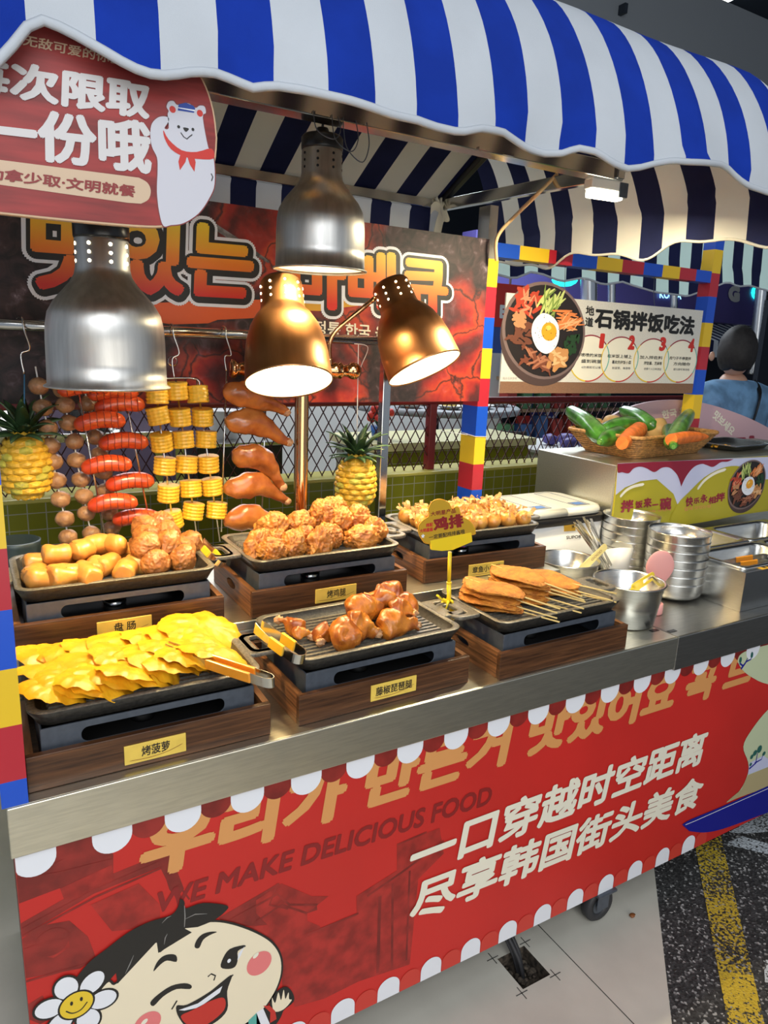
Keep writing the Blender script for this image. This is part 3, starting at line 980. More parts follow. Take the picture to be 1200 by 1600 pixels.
on_panel('hair_shine', [stroke([(0.14,0.5224),(0.1491,0.5298),(0.1561,0.5307)], [.0006, .002, .0006]), stroke([(0.1803,0.5134),(0.1987,0.5158),(0.2206,0.5075)], [.0006, .002, .0006]),
                         stroke([(0.1423,0.4759),(0.1446,0.4892),(0.1485,0.496)], [.0006, .002, .0006]), stroke([(0.0743,0.4454),(0.0826,0.4612),(0.09,0.4775)], [.0006, .002, .0006])], M['print_grey'], 16)
on_panel('hair_parting', [stroke([(0.1801,0.542),(0.1805,0.519),(0.1789,0.4968)], [.001, .002, .001])], M['print_grey'], 16)
on_panel('child_brows', [
    smooth_poly([(0.1962,0.4453),(0.1999,0.4583),(0.21,0.4667),(0.2249,0.4659),(0.2384,0.4598),(0.2247,0.4588),(0.2122,0.4539),(0.2045,0.4397)], 3),
    smooth_poly([(0.122,0.4273),(0.1277,0.4425),(0.1373,0.4512),(0.1491,0.4514),(0.1622,0.4435),(0.1627,0.4286),(0.1464,0.4394),(0.1345,0.4363)], 3),
    smooth_poly([(0.1142,0.3632),(0.1277,0.3734),(0.1518,0.3808),(0.1759,0.3747),(0.1884,0.3636),(0.1853,0.3567),(0.1611,0.3689),(0.1369,0.3645),(0.1199,0.3525)], 3),
    smooth_poly([(0.2443,0.3775),(0.2492,0.3965),(0.2623,0.4104),(0.2885,0.4069),(0.2928,0.4012),(0.2779,0.3983),(0.2778,0.3799),(0.2724,0.3652),(0.2592,0.366)], 3),
    stroke([(0.2196,0.3675),(0.2258,0.3712),(0.2338,0.363),(0.2306,0.3535)], .0028),
], M['print_black'], 16)
on_panel('eye_white', [ell(*(0.2605,0.3844), .0035, .0045, 14), [(0.2789,0.3929),(0.2912,0.4032),(0.2831,0.3848),(0.2767,0.3773)]], M['print_white'], 17)
on_panel('child_cheeks', [ell(*(0.3207,0.3495), .0255, .0265, 26), ell(*(0.1079,0.32), .024, .024, 26)], M['print_pink'], 17)
on_panel('cheek_shine', [ell(*(0.3136,0.3717), .007, .0045, 14, rot=.7), ell(*(0.1025,0.3265), .007, .0045, 14, rot=.7)], M['print_cream'], 18)
mouth = smooth_poly([(0.1601,0.3315),(0.1796,0.3243),(0.22,0.3311),(0.2459,0.3428),(0.2659,0.3485),(0.256,0.3159),(0.2555,0.272),(0.229,0.2544),(0.188,0.2578),(0.1642,0.3018)], 4)
on_panel('mouth_outline', [mouth, stroke([(0.1512,0.3282),(0.1614,0.3429)], .003), stroke([(0.2563,0.3377),(0.268,0.3487)], .003)], M['print_black'], 17)
on_panel('teeth', [[(0.1637,0.3204),(0.1994,0.317),(0.2468,0.3331),(0.2415,0.3202),(0.2017,0.3066),(0.1744,0.3136)]], M['print_white'], 18)
on_panel('tongue', [smooth_poly([(0.1672,0.3033),(0.1891,0.307),(0.2248,0.3101),(0.2496,0.3035),(0.2492,0.2753),(0.2187,0.2599),(0.1882,0.2671)], 4)], M['print_red'], 18)
# waving hand and striped sleeve
on_panel('hand_outline', [grow(smooth_poly([(0.2818,0.2062),(0.315,0.2308),(0.3431,0.2291),(0.3475,0.2531),(0.3629,0.2617),(0.3772,0.261),(0.3891,0.2417),(0.3922,0.22),(0.3718,0.2106),(0.3604,0.1899),(0.3318,0.1719)], 4), .003)], M['print_black'], 13)
on_panel('child_hand', [smooth_poly([(0.3475,0.2531),(0.3544,0.2363),(0.3612,0.2592),(0.367,0.2364),(0.3726,0.26),(0.3763,0.2349),(0.3832,0.248),(0.3845,0.2307),(0.3904,0.2243),(0.3718,0.2106),(0.3516,0.2179)], 4)], M['print_skin'], 14)
on_panel('sleeve', [[(0.3289,0.2431),(0.3442,0.2185),(0.3432,0.1925),(0.3575,0.1948),(0.3545,0.2164),(0.343,0.2357)]], M['print_red'], 15)
on_panel('sleeve_stripe', [[(0.315,0.2341),(0.3289,0.2365),(0.3443,0.1865),(0.3149,0.1813)]], M['print_white'], 15)
on_panel('sleeve_stripe', [[(0.2983,0.2233),(0.315,0.2327),(0.329,0.1802),(0.2982,0.1839)]], M['print_teal'], 15)
# daisy
dc = (-0.0058,0.4211)
pet = [(-0.0193,0.4624),(0.0209,0.4532),(0.0361,0.4106),(0.0108,0.3813),(-0.0327,0.3963),(-0.0468,0.4343)]
po, pw = [], []
for p in pet:
    a = math.atan2(p[1] - dc[1], p[0] - dc[0])
    po.append(ell(p[0], p[1], .0265, .0215, 24, rot=a))
    pw.append(ell(p[0], p[1], .0225, .0178, 24, rot=a))
on_panel('daisy_outline', po + [ell(*dc, .034, .034, 30)], M['print_black'], 16)
on_panel('daisy_petals', pw, M['print_white'], 17)
on_panel('daisy_ring', [ell(*dc, .0295, .0285, 30)], M['print_black'], 18)
on_panel('daisy_heart', [ell(*dc, .0262, .0252, 30)], M['print_yellow'], 19)
on_panel('daisy_smile', [stroke(smooth_poly([(dc[0] - .017, dc[1] - .004), (dc[0] - .007, dc[1] - .0135), (dc[0] + .006, dc[1] - .013), (dc[0] + .017, dc[1] - .002)], 6, False), .0022),
                          ell(dc[0] - .0075, dc[1] + .007, .0024, .0044, 12), ell(dc[0] + .008, dc[1] + .0085, .0024, .0044, 12)], M['print_black'], 20)


# casters under the cart
def caster(x, y, face):
    mb = MB()
    T = Matrix.Translation((x - .7, y - .45, 0.052)) @ Matrix.Rotation(PI / 2, 4, 'X')
    mb.lathe([(0.026, -.013), (0.044, -.016), (0.050, -.010), (0.050, .010), (0.044, .016), (0.026, .013), (0.026, -.013)], 28, 0, T=T)
    wh = mb.build('wheel', [M['rubber']], cart)
    mb = MB()
    mb.lathe([(0.0, -.012), (0.027, -.012), (0.027, .012), (0.0, .012)], 20, 0, False, T=T)
    mb.lathe([(0.0, -.020), (0.009, -.020), (0.009, .020), (0.0, .020)], 6, 0, False, T=T)
    mb.build('hub', [M['grey_metal']], wh)
    mb = MB()
    mb.box(x - .735, x - .665, y - .485, y - .415, 0.100, 0.108)
    for s in (-1, 1):
        mb.box(x - .722, x - .678, y - .45 + s * .021 - .0015, y - .45 + s * .021 + .0015, 0.045, 0.100)
    mb.build('caster_fork', [M['grey_metal']], cart, bevel=.002)


for cx_, cy_ in ((1.315, 0.105), (0.02, 0.16), (0.02, 0.78), (1.33, 0.78), (2.9, 0.16), (2.9, 0.78)):
    caster(cx_, cy_, 0)

t = thing('floor_cable', 'bundle of black cables dropping from the red cart into the slot in the floor', 'cable', (1.03, 0.085, -.04))
for i in range(5):
    rr = random.Random(i)
    dx, dy = rr.uniform(-.012, .012), rr.uniform(-.012, .012)
    mb = MB()
    mb.tube(smooth_poly([(dx - .035, .12 + dy, .148), (dx - .02, .06 + dy, .12), (dx - .008, .012 + dy, .07), (dx * .8, dy, .03), (dx * .8 + .006, dy - .004, .004)], 5, False), .0052, 8)
    mb.build('cable_strand', [M['rubber']], t)

mb = MB()
blob(mb, (1.412,0.0579,0.006), (.010, .007, .004), 2, .3, 2, 3)
tag(mb.build('dry_leaf', [M['ink_brown']]), 'small brown leaf scrap on the pale slabs beside the caster', 'leaf')

# ================================================================ countertops and the raised serving shelf
def counter(name, label, x0, x1, y0, y1, z0, z1, m):
    mb = MB()
    mb.box(x0, x1, y0 + .0041, y1, z1 - .02, z1)
    mb.box(x0, x1, y0, y0 + .004, z0, z1)
    mb.box(x0, x0 + .004, y0 + .004, y1, z0, z1 - .02)
    return tag(mb.build(name, [m], None, bevel=.0025), label, 'countertop')


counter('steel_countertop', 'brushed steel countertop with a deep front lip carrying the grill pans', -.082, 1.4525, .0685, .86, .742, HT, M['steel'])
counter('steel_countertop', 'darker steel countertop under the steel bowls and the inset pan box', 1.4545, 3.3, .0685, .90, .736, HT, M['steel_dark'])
mb = MB()
mb.box(-.075, 1.325, .3785, .80, HT + .086, HT + .106)
mb.box(-.075, 1.325, .3785, .3825, HT + .001, HT + .086)
mb.box(1.321, 1.325, .3825, .80, HT + .001, HT + .086)
tag(mb.build('serving_shelf', [M['steel']], None, bevel=.002), 'raised steel shelf along the back of the countertop under the rear crates', 'shelf')
TP = ((1.432,0.1281,0.8303), (1.473,0.1045,0.8303))
for p in TP:
    mb = MB()
    mb.box(p[0] - .014, p[0] + .014, p[1] - .006, p[1] + .006, .8304, .8310)
    tag(mb.build('tape_scrap', [M['black']]), 'scrap of black tape on the steel beside the deep pot' if p is TP[0] else 'shorter scrap of black tape at the countertop joint', 'tape')

# ================================================================ block-pattern posts
LG = [M['lego_r'], M['lego_y'], M['lego_b']]


def block_post(name, label, x0, x1, y0, y1, cuts, cols):
    """a square post wrapped in printed bands; cuts are the heights of the joints"""
    mb = MB()
    for a, b, k in zip(cuts[:-1], cuts[1:], cols):
        mb.box(x0, x1, y0, y1, a, b, k)
    o = mb.build(name, LG)
    return tag(o, label, 'post')


zs = [HT + .001, .874]
while zs[-1] < 2.0:
    zs.append(zs[-1] + .0905)
block_post('block_post', 'red yellow and blue block patterned post at the near left corner of the countertop', -.088, -.0515, .071, .125, zs, [(2, 0, 1)[i % 3] for i in range(len(zs) - 1)])
zr = [HT + .04] + [q[2] for q in [(1.397,0.85,1.07),(1.403,0.85,1.157),(1.407,0.85,1.25),(1.414,0.85,1.349),(1.414,0.85,1.439),(1.418,0.85,1.535),(1.419,0.85,1.631),(1.42,0.85,1.724),(1.422,0.85,1.808)]]
t = thing('block_post', 'red yellow and blue block patterned post behind the rice cooker', 'post', (1.378, .89, HT + .031))
mb = MB()
for a, b, k in zip(zr[:-1], zr[1:], (2, 0, 1, 2, 0, 1, 2, 0, 1)):
    mb.box(-.022, .022, -.040, .040, a - HT - .031, b - HT - .031, k)
mb.build('block_wrap', LG, t)
mb = MB()
mb.tube([(-.024, -.0415, .39), (.024, -.0415, .388)], .0012, 6)
mb.tube([(-.024, -.0415, .39), (-.024, .0415, .395)], .0012, 6)
mb.tube([(-.024, .0, .39), (-.10, .05, .40)], .0010, 6)
mb.build('cable_tie', [M['white']], t)
mb = MB()
ZT = zr[-1] - HT - .031
mb.box(-.016, .016, -.028, .028, ZT + .0005, 1.105)
mb.build('steel_tube', [M['steel_plain']], t)

# ================================================================ the striped awning with its steel frame
aw = thing('striped_awning', 'blue and white striped cloth awning with a wavy hem over the food cart', 'awning', (0.5, 0.4, 1.9))


def in_aw(o):
    o.parent = aw
    o.location = (-0.5, -0.4, -1.9)
    return o


hem_pts = [(-.9, 1.905), (-.5, 1.89), (-.2, 1.875)] + sorted([(-0.0358,1.84),(-0.0151,1.847),(0.004,1.874),(0.0193,1.895),(0.0318,1.905),(0.0481,1.904),(0.0731,1.897),(0.1065,1.885),(0.1373,1.873),(0.1696,1.869),(0.195,1.876),(0.2254,1.887),(0.2564,1.891),(0.3072,1.882),(0.3341,1.89),(0.3758,1.89),(0.4118,1.888),(0.4546,1.887),(0.4936,1.885),(0.5281,1.883),(0.5732,1.885),(0.613,1.881),(0.6579,1.88),(0.7033,1.894),(0.754,1.898),(0.816,1.886),(0.8602,1.883),(0.9016,1.889),(0.9318,1.902),(0.9765,1.901),(1.017,1.889),(1.059,1.884),(1.097,1.892),(1.134,1.904),(1.177,1.915),(1.216,1.917),(1.289,1.926),(1.337,1.932),(1.37,1.929),(1.418,1.915),(1.45,1.907),(1.515,1.902)]) + [(1.60, 1.905), (1.72, 1.87)]


def hem_z(x):
    for (a, za), (b, zb) in zip(hem_pts[:-1], hem_pts[1:]):
        if x <= b:
            return za + (zb - za) * max(0, min(1, (x - a) / (b - a)))
    return hem_pts[-1][1]


FRONT = [(.055, 1.945), (.072, 2.005), (.105, 2.08), (.155, 2.155), (.215, 2.208), (.30, 2.232), (.45, 2.238), (.75, 2.235), (.93, 2.165), (1.19, 2.03)]
FRONT = smooth_poly(FRONT, 3, False)


def x_end(y):
    return 1.40 + max(0.0, (.41 - y) / .36 * .32)


def end_off(y):
    return max(0.0, (.41 - y) / .36 * .32)


stripes = [M['cloth_white'], M['cloth_blue']]
SW = 0.0797
x0s = 0.256
mb = MB()
i0 = -15
for i in range(i0, 19):
    xa = x0s + i * SW
    mi = 1 if i % 2 == 0 else 0
    SUB = 4
    cols = []
    for s in range(SUB + 1):
        xw = xa + SW * s / SUB
        col = []
        xx = min(xw, x_end(.05))
        zz = hem_z(xx)
        wv = .010 * math.sin(xx * 9.0) + .006 * math.sin(xx * 23.0 + 1)
        col.append((xx, .05 + wv, zz))
        col.append((xx, .051 + wv * .9, zz * .6 + 1.945 * .4))
        for (y, z) in FRONT:
            xx = min(xw, x_end(y))
            k = max(0.0, (2.1 - z) / .2)
            sag = .010 * math.sin(xw * 11.0 + y * 14) * max(0, 1 - abs(y - .12) / .15) - .006 * math.sin(xw * 5.0) * max(0, 1 - abs(y - .5) / .3)
            col.append((xx, y + wv * k * .7 + sag * .6, z + sag))
        cols.append(col)
    if cols[0][0][0] >= x_end(.05) - 1e-4 and cols[0][-1][0] >= 1.40 - 1e-4:
        continue
    mb.loops(cols, mi, True, False, False, closed=False)
in_aw(mb.build('canopy', stripes, None))
ln = MB()                                                # underside stripes with lamp warmth and shade put into their colours
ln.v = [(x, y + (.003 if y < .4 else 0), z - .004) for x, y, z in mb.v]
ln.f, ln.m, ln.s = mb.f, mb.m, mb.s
in_aw(ln.build('underside_shading', [M['cloth_cream'], M['cloth_navy']], None))
mb = MB()                                                # white bound edge of the front hem
hp = []
x = -.9
while x < 1.715:
    hp.append((x, .05 + .010 * math.sin(x * 9.0) + .006 * math.sin(x * 23.0 + 1) - .001, hem_z(x)))
    x += .018
mb.tube(hp, .0042, 6, flat=1.5)
in_aw(mb.build('hem_binding', [M['cloth_white']], None))

navy = [M['cloth_cream'], M['cloth_navy']]  # end panel stripes: inside warmth and shade put into cream and navy


def end_hem(y):
    return 1.838 + .016 * math.sin(y * 15.0 + 2.2) + .008 * math.sin(y * 31.0)


mb = MB()
N = 14
LV = [(.05, None)] + [p for p in FRONT if p[0] < .46]
for i in range(N):
    cols = []
    for s in range(4):
        u = (i + s / 3) / N
        col = []
        for k, (y, z) in enumerate(LV):
            off = end_off(y)
            ya = .41 - off * .36 / .32
            yb = 1.19 + off * .35
            yy = ya + (yb - ya) * u
            zz = end_hem(yy) if z is None else z - .02 * u
            wv = .012 * math.sin(yy * 13.0) * (1 if k < 3 else .3)
            col.append((1.40 + off + wv, yy, zz))
        cols.append(col)
    mb.loops(cols, i % 2, True, False, False, closed=False)
in_aw(mb.build('end_panel', navy, None))
mb = MB()
mb.tube([(1.40 + end_off(.05) + .012 * math.sin((.05 + 1.25 * k / 60) * 13.0), .05 + 1.25 * k / 60, end_hem(.05 + 1.25 * k / 60)) for k in range(61)], .004, 6)
in_aw(mb.build('hem_binding', [M['cloth_cream']], None))

mb = MB()                                                # hanging valance along the back
for i in range(-12, 15):
    xa = x0s + i * SW
    cols = []
    for s in range(4):
        x = min(xa + SW * s / 3, 1.41)
        wv = .006 * math.sin(x * 21)
        cols.append([(x, 1.19, 2.03), (x, 1.215 + wv, 1.985), (x, 1.22 + wv, 1.92), (x, 1.222 + wv * 1.5, 1.80 + .01 * math.sin(x * 14))])
    mb.loops(cols, i % 2, True, False, False, closed=False)
in_aw(mb.build('back_valance', [M['cloth_white'], M['cloth_navy']], None))


def beam(name, a, b, w=.025, h=.03, m=M['steel_plain']):
    mb = MB()
    a, b = Vector(a), Vector(b)
    t_ = (b - a).normalized()
    s_ = t_.cross(Vector((0, 0, 1))).normalized()
    u_ = s_.cross(t_)
    lp = []
    for p in (a, b):
        lp.append([p + s_ * w / 2 * i + u_ * h / 2 * j for i, j in ((-1, -1), (1, -1), (1, 1), (-1, 1))])
    mb.loops(lp, 0, False)
    return in_aw(mb.build(name, [m], None, bevel=.002))


beam('front_beam', (-.9, .41, 1.985), (1.415, .41, 1.985), .045, .04)
beam('back_beam', (-.9, 1.185, 2.012), (1.41, 1.185, 2.012))
beam('end_beam', (1.40, .38, 1.985), (1.40, 1.20, 2.012), .025, .035)
beam('rafter', (1.395, 1.185, 2.02), (1.395, .75, 2.222), .02, .02, M['black'])
beam('rafter', (1.395, .75, 2.222), (1.395, .41, 2.005), .02, .02, M['black'])
mb = MB()                                                # hinge joints riveted along the front beam
for hx in (.27, .33, .55, .95, 1.02):
    mb.box(hx, hx + .03, .382, .389, 1.966, 1.972)
in_aw(mb.build('hinge', [M['steel_plain']], None))
mb = MB()
for k in range(3):
    mb.tube(smooth_poly([(1.36 + .02 * k, 1.165, 2.03), (1.375, 1.155, 1.99), (1.39 + .01 * k, 1.16, 1.96), (1.40, 1.17, 1.995)], 5, False), .008, 7, flat=.5)
mb.ribbon(smooth_poly([(1.385, 1.155, 1.985), (1.37, 1.15, 1.95), (1.362, 1.15, 1.91), (1.36, 1.152, 1.87)], 5, False), (1, 0, 0), .03, .002)
mb.ribbon(smooth_poly([(1.385, 1.155, 1.985), (1.35, 1.15, 2.0), (1.33, 1.148, 1.985)], 5, False), (0, 0, 1), .028, .002)
in_aw(mb.build('tie_ribbon', [M['cloth_cream']], None))

# tan cord slung from the end beam to the post
t = MB()
t.tube(smooth_poly([(1.401,0.62,2.018),(1.369,0.62,1.988),(1.326,0.62,1.949)] + [(1.4,0.8,1.922),(1.359,0.8,1.881),(1.345,0.8,1.847),(1.352,0.8,1.796)], 5, False), .0055, 8)
tag(t.build('tan_cord', [mat('cord_tan', (0.62, 0.42, 0.22), 0.5)]), 'tan power cord running from the awning beam down to the block post', 'cord')

# clip-on work light under the awning's front corner
wl = thing('work_light', 'lit white LED work light tied under the right corner of the awning', 'lamp', (1.385, .42, 1.952), -.12)
mb = MB()
mb.box(-.055, .055, -.020, .014, -.010, .014)
mb.build('housing', [M['shade_white']], wl, bevel=.003)
mb = MB()
mb.box(-.050, .050, -.017, .012, -.030, -.0095)
mb.build('diffuser', [M['led']], wl, bevel=.004)
mb = MB()
mb.box(-.058, -.030, -.014, .010, .0145, .040)
mb.box(.032, .060, -.022, .006, -.024, .012)
mb.build('bracket', [M['grey_metal']], wl, bevel=.002)
mb = MB()
mb.tube(smooth_poly([(-.05, 0, .03), (-.065, -.01, .01), (-.045, -.02, .022), (-.02, -.01, .04), (.0, -.005, .015), (.012, 0, .04), (.02, .005, .055)], 5, False), .003, 7)
mb.build('lamp_cord', [M['cloth_cream']], wl)
lw = area_light('work_lamp_light', (1.385, .42, 1.915), (1.42, .60, 0.8),   .10, 11.0, (1.0, .86, .58), .03)

# ================================================================ the barbecue banner
ban = thing('barbecue_banner', 'wide banner of glowing embers with big orange Korean lettering behind the food', 'banner', (0.5, .84, 1.6))


def in_ban(o):
    o.parent = ban
    o.location = (-.5, -.84, -1.6)
    return o


BX1 = 1.352
mb = MB()
mb.box(-.42, BX1, .84, .846, 1.367, 1.862)
in_ban(mb.build('board', [M['embers']], None))
BY = .8395


def on_ban(name, polys, m, y):
    mb = MB()
    for i, p in enumerate(polys):
        mb.flat(p, y - .00002 * (i % 8))
    return in_ban(mb.build(name, m, None))


on_ban('ash_print', [stroke([(0.4439,1.82),(0.4886,1.804),(0.558,1.769),(0.6309,1.732)], [.005, .014, .016, .006])], [mat('ash_print', (.17, .16, .16), .5, 0, .6, 60, detail=8)], BY)
on_ban('brush_stripe', [[(0.3093,1.609),(0.4267,1.62),(0.6043,1.636),(0.6491,1.641),(0.6529,1.61),(0.5866,1.588),(0.4918,1.579),(0.4666,1.569),(0.3742,1.562),(0.3461,1.565),(0.3075,1.56)]], M['print_orange'], BY - .0002)
on_ban('brush_stripe', [[(0.695,1.642),(0.7419,1.647),(0.8999,1.652),(0.9664,1.659),(0.9418,1.644),(0.8598,1.632),(0.7809,1.617),(0.7386,1.616),(0.6954,1.602)]], [mat('stripe_yellow', (.72, .36, .02), .5)], BY - .0002)
q1 = [(0.0606,1.624),(0.5849,1.632),(0.5959,1.819),(0.073,1.809)]
q2 = [(0.6896,1.619),(1.212,1.626),(1.199,1.792),(0.688,1.791)]
g1 = gradient_material('letter_gradient', q1[0][1] + .005, q1[2][1] - .01, (.66, .022, .012), (.84, .22, .012), (.90, .62, .03))
g1.name = 'letter_gradient'
for body, q in (("맛있는", q1), ("바베큐", q2)):
    for m, y, off, dx, dz in ((M['print_white'], .0005, .14, .002, -.004), (M['print_black'], .0009, .10, .003, -.004), (g1, .0013, .042, 0, 0)):
        gx, gz = (off - .042) * .20, (off - .042) * .20
        qq = tuple((p[0] + dx + sx * gx, p[1] + dz + sz * gz) for p, (sx, sz) in zip(q, ((-1, -1), (1, -1), (1, 1), (-1, 1))))
        in_ban(text(body, m, qq, BY - y, None, off, 'korean_lettering'))
in_ban(text("정통 한국 음식", M['print_cream'], [(0.7627,1.553),(1.037,1.546),(1.035,1.586),(0.762,1.592)], BY - .0012, None, .02, 'korean_lettering'))

# ================================================================ round-ended notice under the awning
ns = thing('hanging_notice', 'dark red rounded wooden sign with white Chinese lettering and a waving white bear', 'sign', (.0, .1, 1.81))


def in_ns(o):
    o.parent = ns
    o.location = (0, -.1, -1.81)
    return o


so = [(x, z) for x, z in rrect(.56, .265, .1325, 14, -.0125, 1.8165)]
so = smooth_poly([(0.2664,1.819),(0.262,1.784),(0.2441,1.742),(0.2217,1.711),(0.1933,1.691),(0.1613,1.684),(0.0675,1.681),(-0.0256,1.68)], 4, False) + [(-.12, 1.672), (-.22, 1.68), (-.30, 1.72), (-.33, 1.80), (-.30, 1.88), (-.2, 1.925), (-.05, 1.932), (.05, 1.932), (.12, 1.925)] + smooth_poly([(0.2177,1.924),(0.2469,1.892),(0.2613,1.857),(0.2664,1.819)], 4, False)[:-1]
mb = MB()
mb.prism(so, .1, .112)
in_ns(mb.build('board_edge', [mat('notice_edge', (.62, .42, .26), .5)], None, bevel=.0015))
mb = MB()
mb.flat(grow(so, -.003), .0994)
in_ns(mb.build('board_face', [M['sign_wood']], None))


def on_ns(name, polys, m, layer):
    mb = MB()
    for i, p in enumerate(polys):
        mb.flat(p, .0994 - .0002 * layer - .00002 * (i % 8))
    return in_ns(mb.build(name, m, None))


bear = smooth_poly([(0.184,1.689),(0.1786,1.708),(0.1765,1.734),(0.1783,1.762),(0.178,1.779),(0.1716,1.792),(0.1699,1.808),(0.1727,1.822),(0.1827,1.832),(0.1945,1.834),(0.1958,1.829),(0.1896,1.819),(0.1956,1.82),(0.1946,1.837),(0.1962,1.842),(0.1934,1.847),(0.1966,1.854),(0.2032,1.856),(0.209,1.852),(0.2236,1.857),(0.2342,1.853),(0.2404,1.857),(0.2475,1.857),(0.2492,1.849),(0.2447,1.842),(0.2519,1.804),(0.2596,1.791),(0.2606,1.756),(0.2522,1.735),(0.2359,1.712),(0.2135,1.696),(0.1948,1.691)], 4)
on_ns('bear_outline', [grow(bear, .0016)], [mat('bear_line', (.20, .03, .03), .5)], 1)
on_ns('bear_body', [bear], [mat('bear_white', (.56, .56, .62), .5)], 2)
on_ns('bear_ear', [ell(*(0.2017,1.845), .0045, .0045, 14), ell(*(0.2405,1.847), .0045, .0045, 14)], M['print_red'], 3)
on_ns('bear_scarf', [smooth_poly([(0.188,1.816),(0.1951,1.805),(0.2129,1.794),(0.2345,1.795),(0.2566,1.803),(0.2596,1.79),(0.2374,1.786),(0.2158,1.786),(0.1978,1.793),(0.1892,1.806)], 3), [(0.2129,1.794),(0.2079,1.778),(0.2098,1.767),(0.218,1.779),(0.2214,1.791)], [(0.2196,1.791),(0.2242,1.777),(0.2308,1.768),(0.2329,1.781),(0.2298,1.792)]], M['print_red'], 4)
on_ns('bear_hat', [[(0.2088,1.845),(0.2102,1.853),(0.2206,1.857),(0.2312,1.855),(0.2339,1.852),(0.2319,1.846)]], [mat('hat_blue', (.012, .05, .30), .5)], 4)
on_ns('hat_stripe', [[(0.2095,1.849),(0.2332,1.85),(0.2328,1.848),(0.2095,1.848)]], M['print_white'], 5)
on_ns('bear_face', [ell(*(0.2095,1.824), .0021, .0021, 12), ell(*(0.2298,1.824), .0021, .0021, 12), smooth_poly([(0.2158,1.824),(0.224,1.824),(0.2196,1.819)], 3),
                    stroke([(0.2123,1.817),(0.2164,1.812),(0.2209,1.81),(0.225,1.814),(0.2288,1.817)], .0012), stroke([(0.2554,1.769),(0.2579,1.765),(0.2559,1.759)], .0014)], M['print_black'], 5)
NW = mat('notice_white', (.62, .60, .60), .5)
NB = mat('notice_beige', (.60, .44, .30), .5)
NM = mat('notice_maroon', (.24, .02, .02), .5)
in_ns(text("每次限取", NW, [(-0.0629,1.819),(0.1693,1.825),(0.1734,1.874),(-0.0581,1.862)], .0981, None, .045, 'chinese_lettering'))
in_ns(text("一份哦", NW, [(-0.049,1.749),(0.1704,1.755),(0.1707,1.824),(-0.0442,1.809)], .0981, None, .04, 'chinese_lettering'))
in_ns(text("无敌可爱的你出", NB, [(0.0149,1.885),(0.135,1.886),(0.137,1.899),(0.017,1.898)], .0981, None, .02, 'chinese_lettering'))
pill = [(-0.0933,1.717),(-0.0911,1.742),(-0.0206,1.746),(0.152,1.749)] + smooth_poly([(0.152,1.749),(0.1635,1.744),(0.1679,1.734),(0.1642,1.722),(0.1536,1.715)], 4, False) + [(0.1362,1.714),(-0.0229,1.716)]
on_ns('pill_band', [pill], NB, 2)
in_ns(text("勤拿少取·文明就餐", NM, [(-0.0406,1.721),(0.1457,1.722),(0.1475,1.738),(-0.0387,1.736)], .0981, None, .03, 'chinese_lettering'))
for hx in (-.2, .15):
    mb = MB()
    mb.tube([(hx, .106, 1.92), (hx, .2, 1.985), (hx, .39, 1.99)], .002, 6)
    in_ns(mb.build('hanging_wire', [M['grey_metal']], None))

# ================================================================ steel rail for the hanging food
rail = thing('hanging_rail', 'polished steel rail on square posts from which skewers and pineapples hang', 'rail', (.3, .74, HT + .107))
mb = MB()
mb.tube([(-.75, 0, 1.545 - .937), (.628, 0, 1.543 - .937)], .0125, 16)
mb.build('rail_bar', [M['steel_plain']], rail)
for px_ in (-.36, .64):
    mb = MB()
    mb.box(px_ - .0125, px_ + .0125, -.0125, .0125, 0, .645)
    mb.build('post', [M['steel_plain']], rail, bevel=.002)
    mb = MB()
    mb.box(px_ - .03, px_ + .03, -.03, .03, -.0005, .004)
    mb.build('foot_plate', [M['steel_plain']], rail)
RZ = 1.545


def hook(mb, x, y, zb, r=.0016):
    """an S hook over the rail down to zb"""
    p = [(x, .758, RZ - .004), (x, .754, RZ + .012), (x, .74, RZ + .0165), (x, .724, RZ + .012), (x, .718, RZ - .01)]
    p += [(x + .012, (y + .718) / 2, RZ - .05), (x - .004, y, (zb + RZ) / 2 - .01), (x, y, zb)]
    mb.tube(smooth_poly(p, 5, False), r, 7)

# ================================================================ lamps
def spot(name, loc, target, power, col, size=.03, angle=2.2, blend=.6):
    d = bpy.data.lights.new(name, 'SPOT')
    d.energy = power
    d.color = col
    d.spot_size = angle
    d.spot_blend = blend
    d.shadow_soft_size = size
    o = bpy.data.objects.new(name, d)
    C.objects.link(o)
    o.location = loc
    o.rotation_euler = (Vector(target) - Vector(loc)).to_track_quat('-Z', 'Y').to_euler()
    return o


def shade_holes(mb, r, z, n, mi, T=None, rows=(0, 1, 2), dz=.017, rad=.0028):
    for i in range(n):
        a = 2 * PI * i / n + .15
        for k in rows:
            R = Matrix.Translation((r * math.cos(a), r * math.sin(a), z + dz * k)) @ Matrix.Rotation(a, 4, 'Z') @ Matrix.Rotation(PI / 2, 4, 'Y')
            mb.lathe([(0.0001, .0006), (rad, .0006), (rad, -.002)], 10, mi, False, T=(T @ R) if T else R)


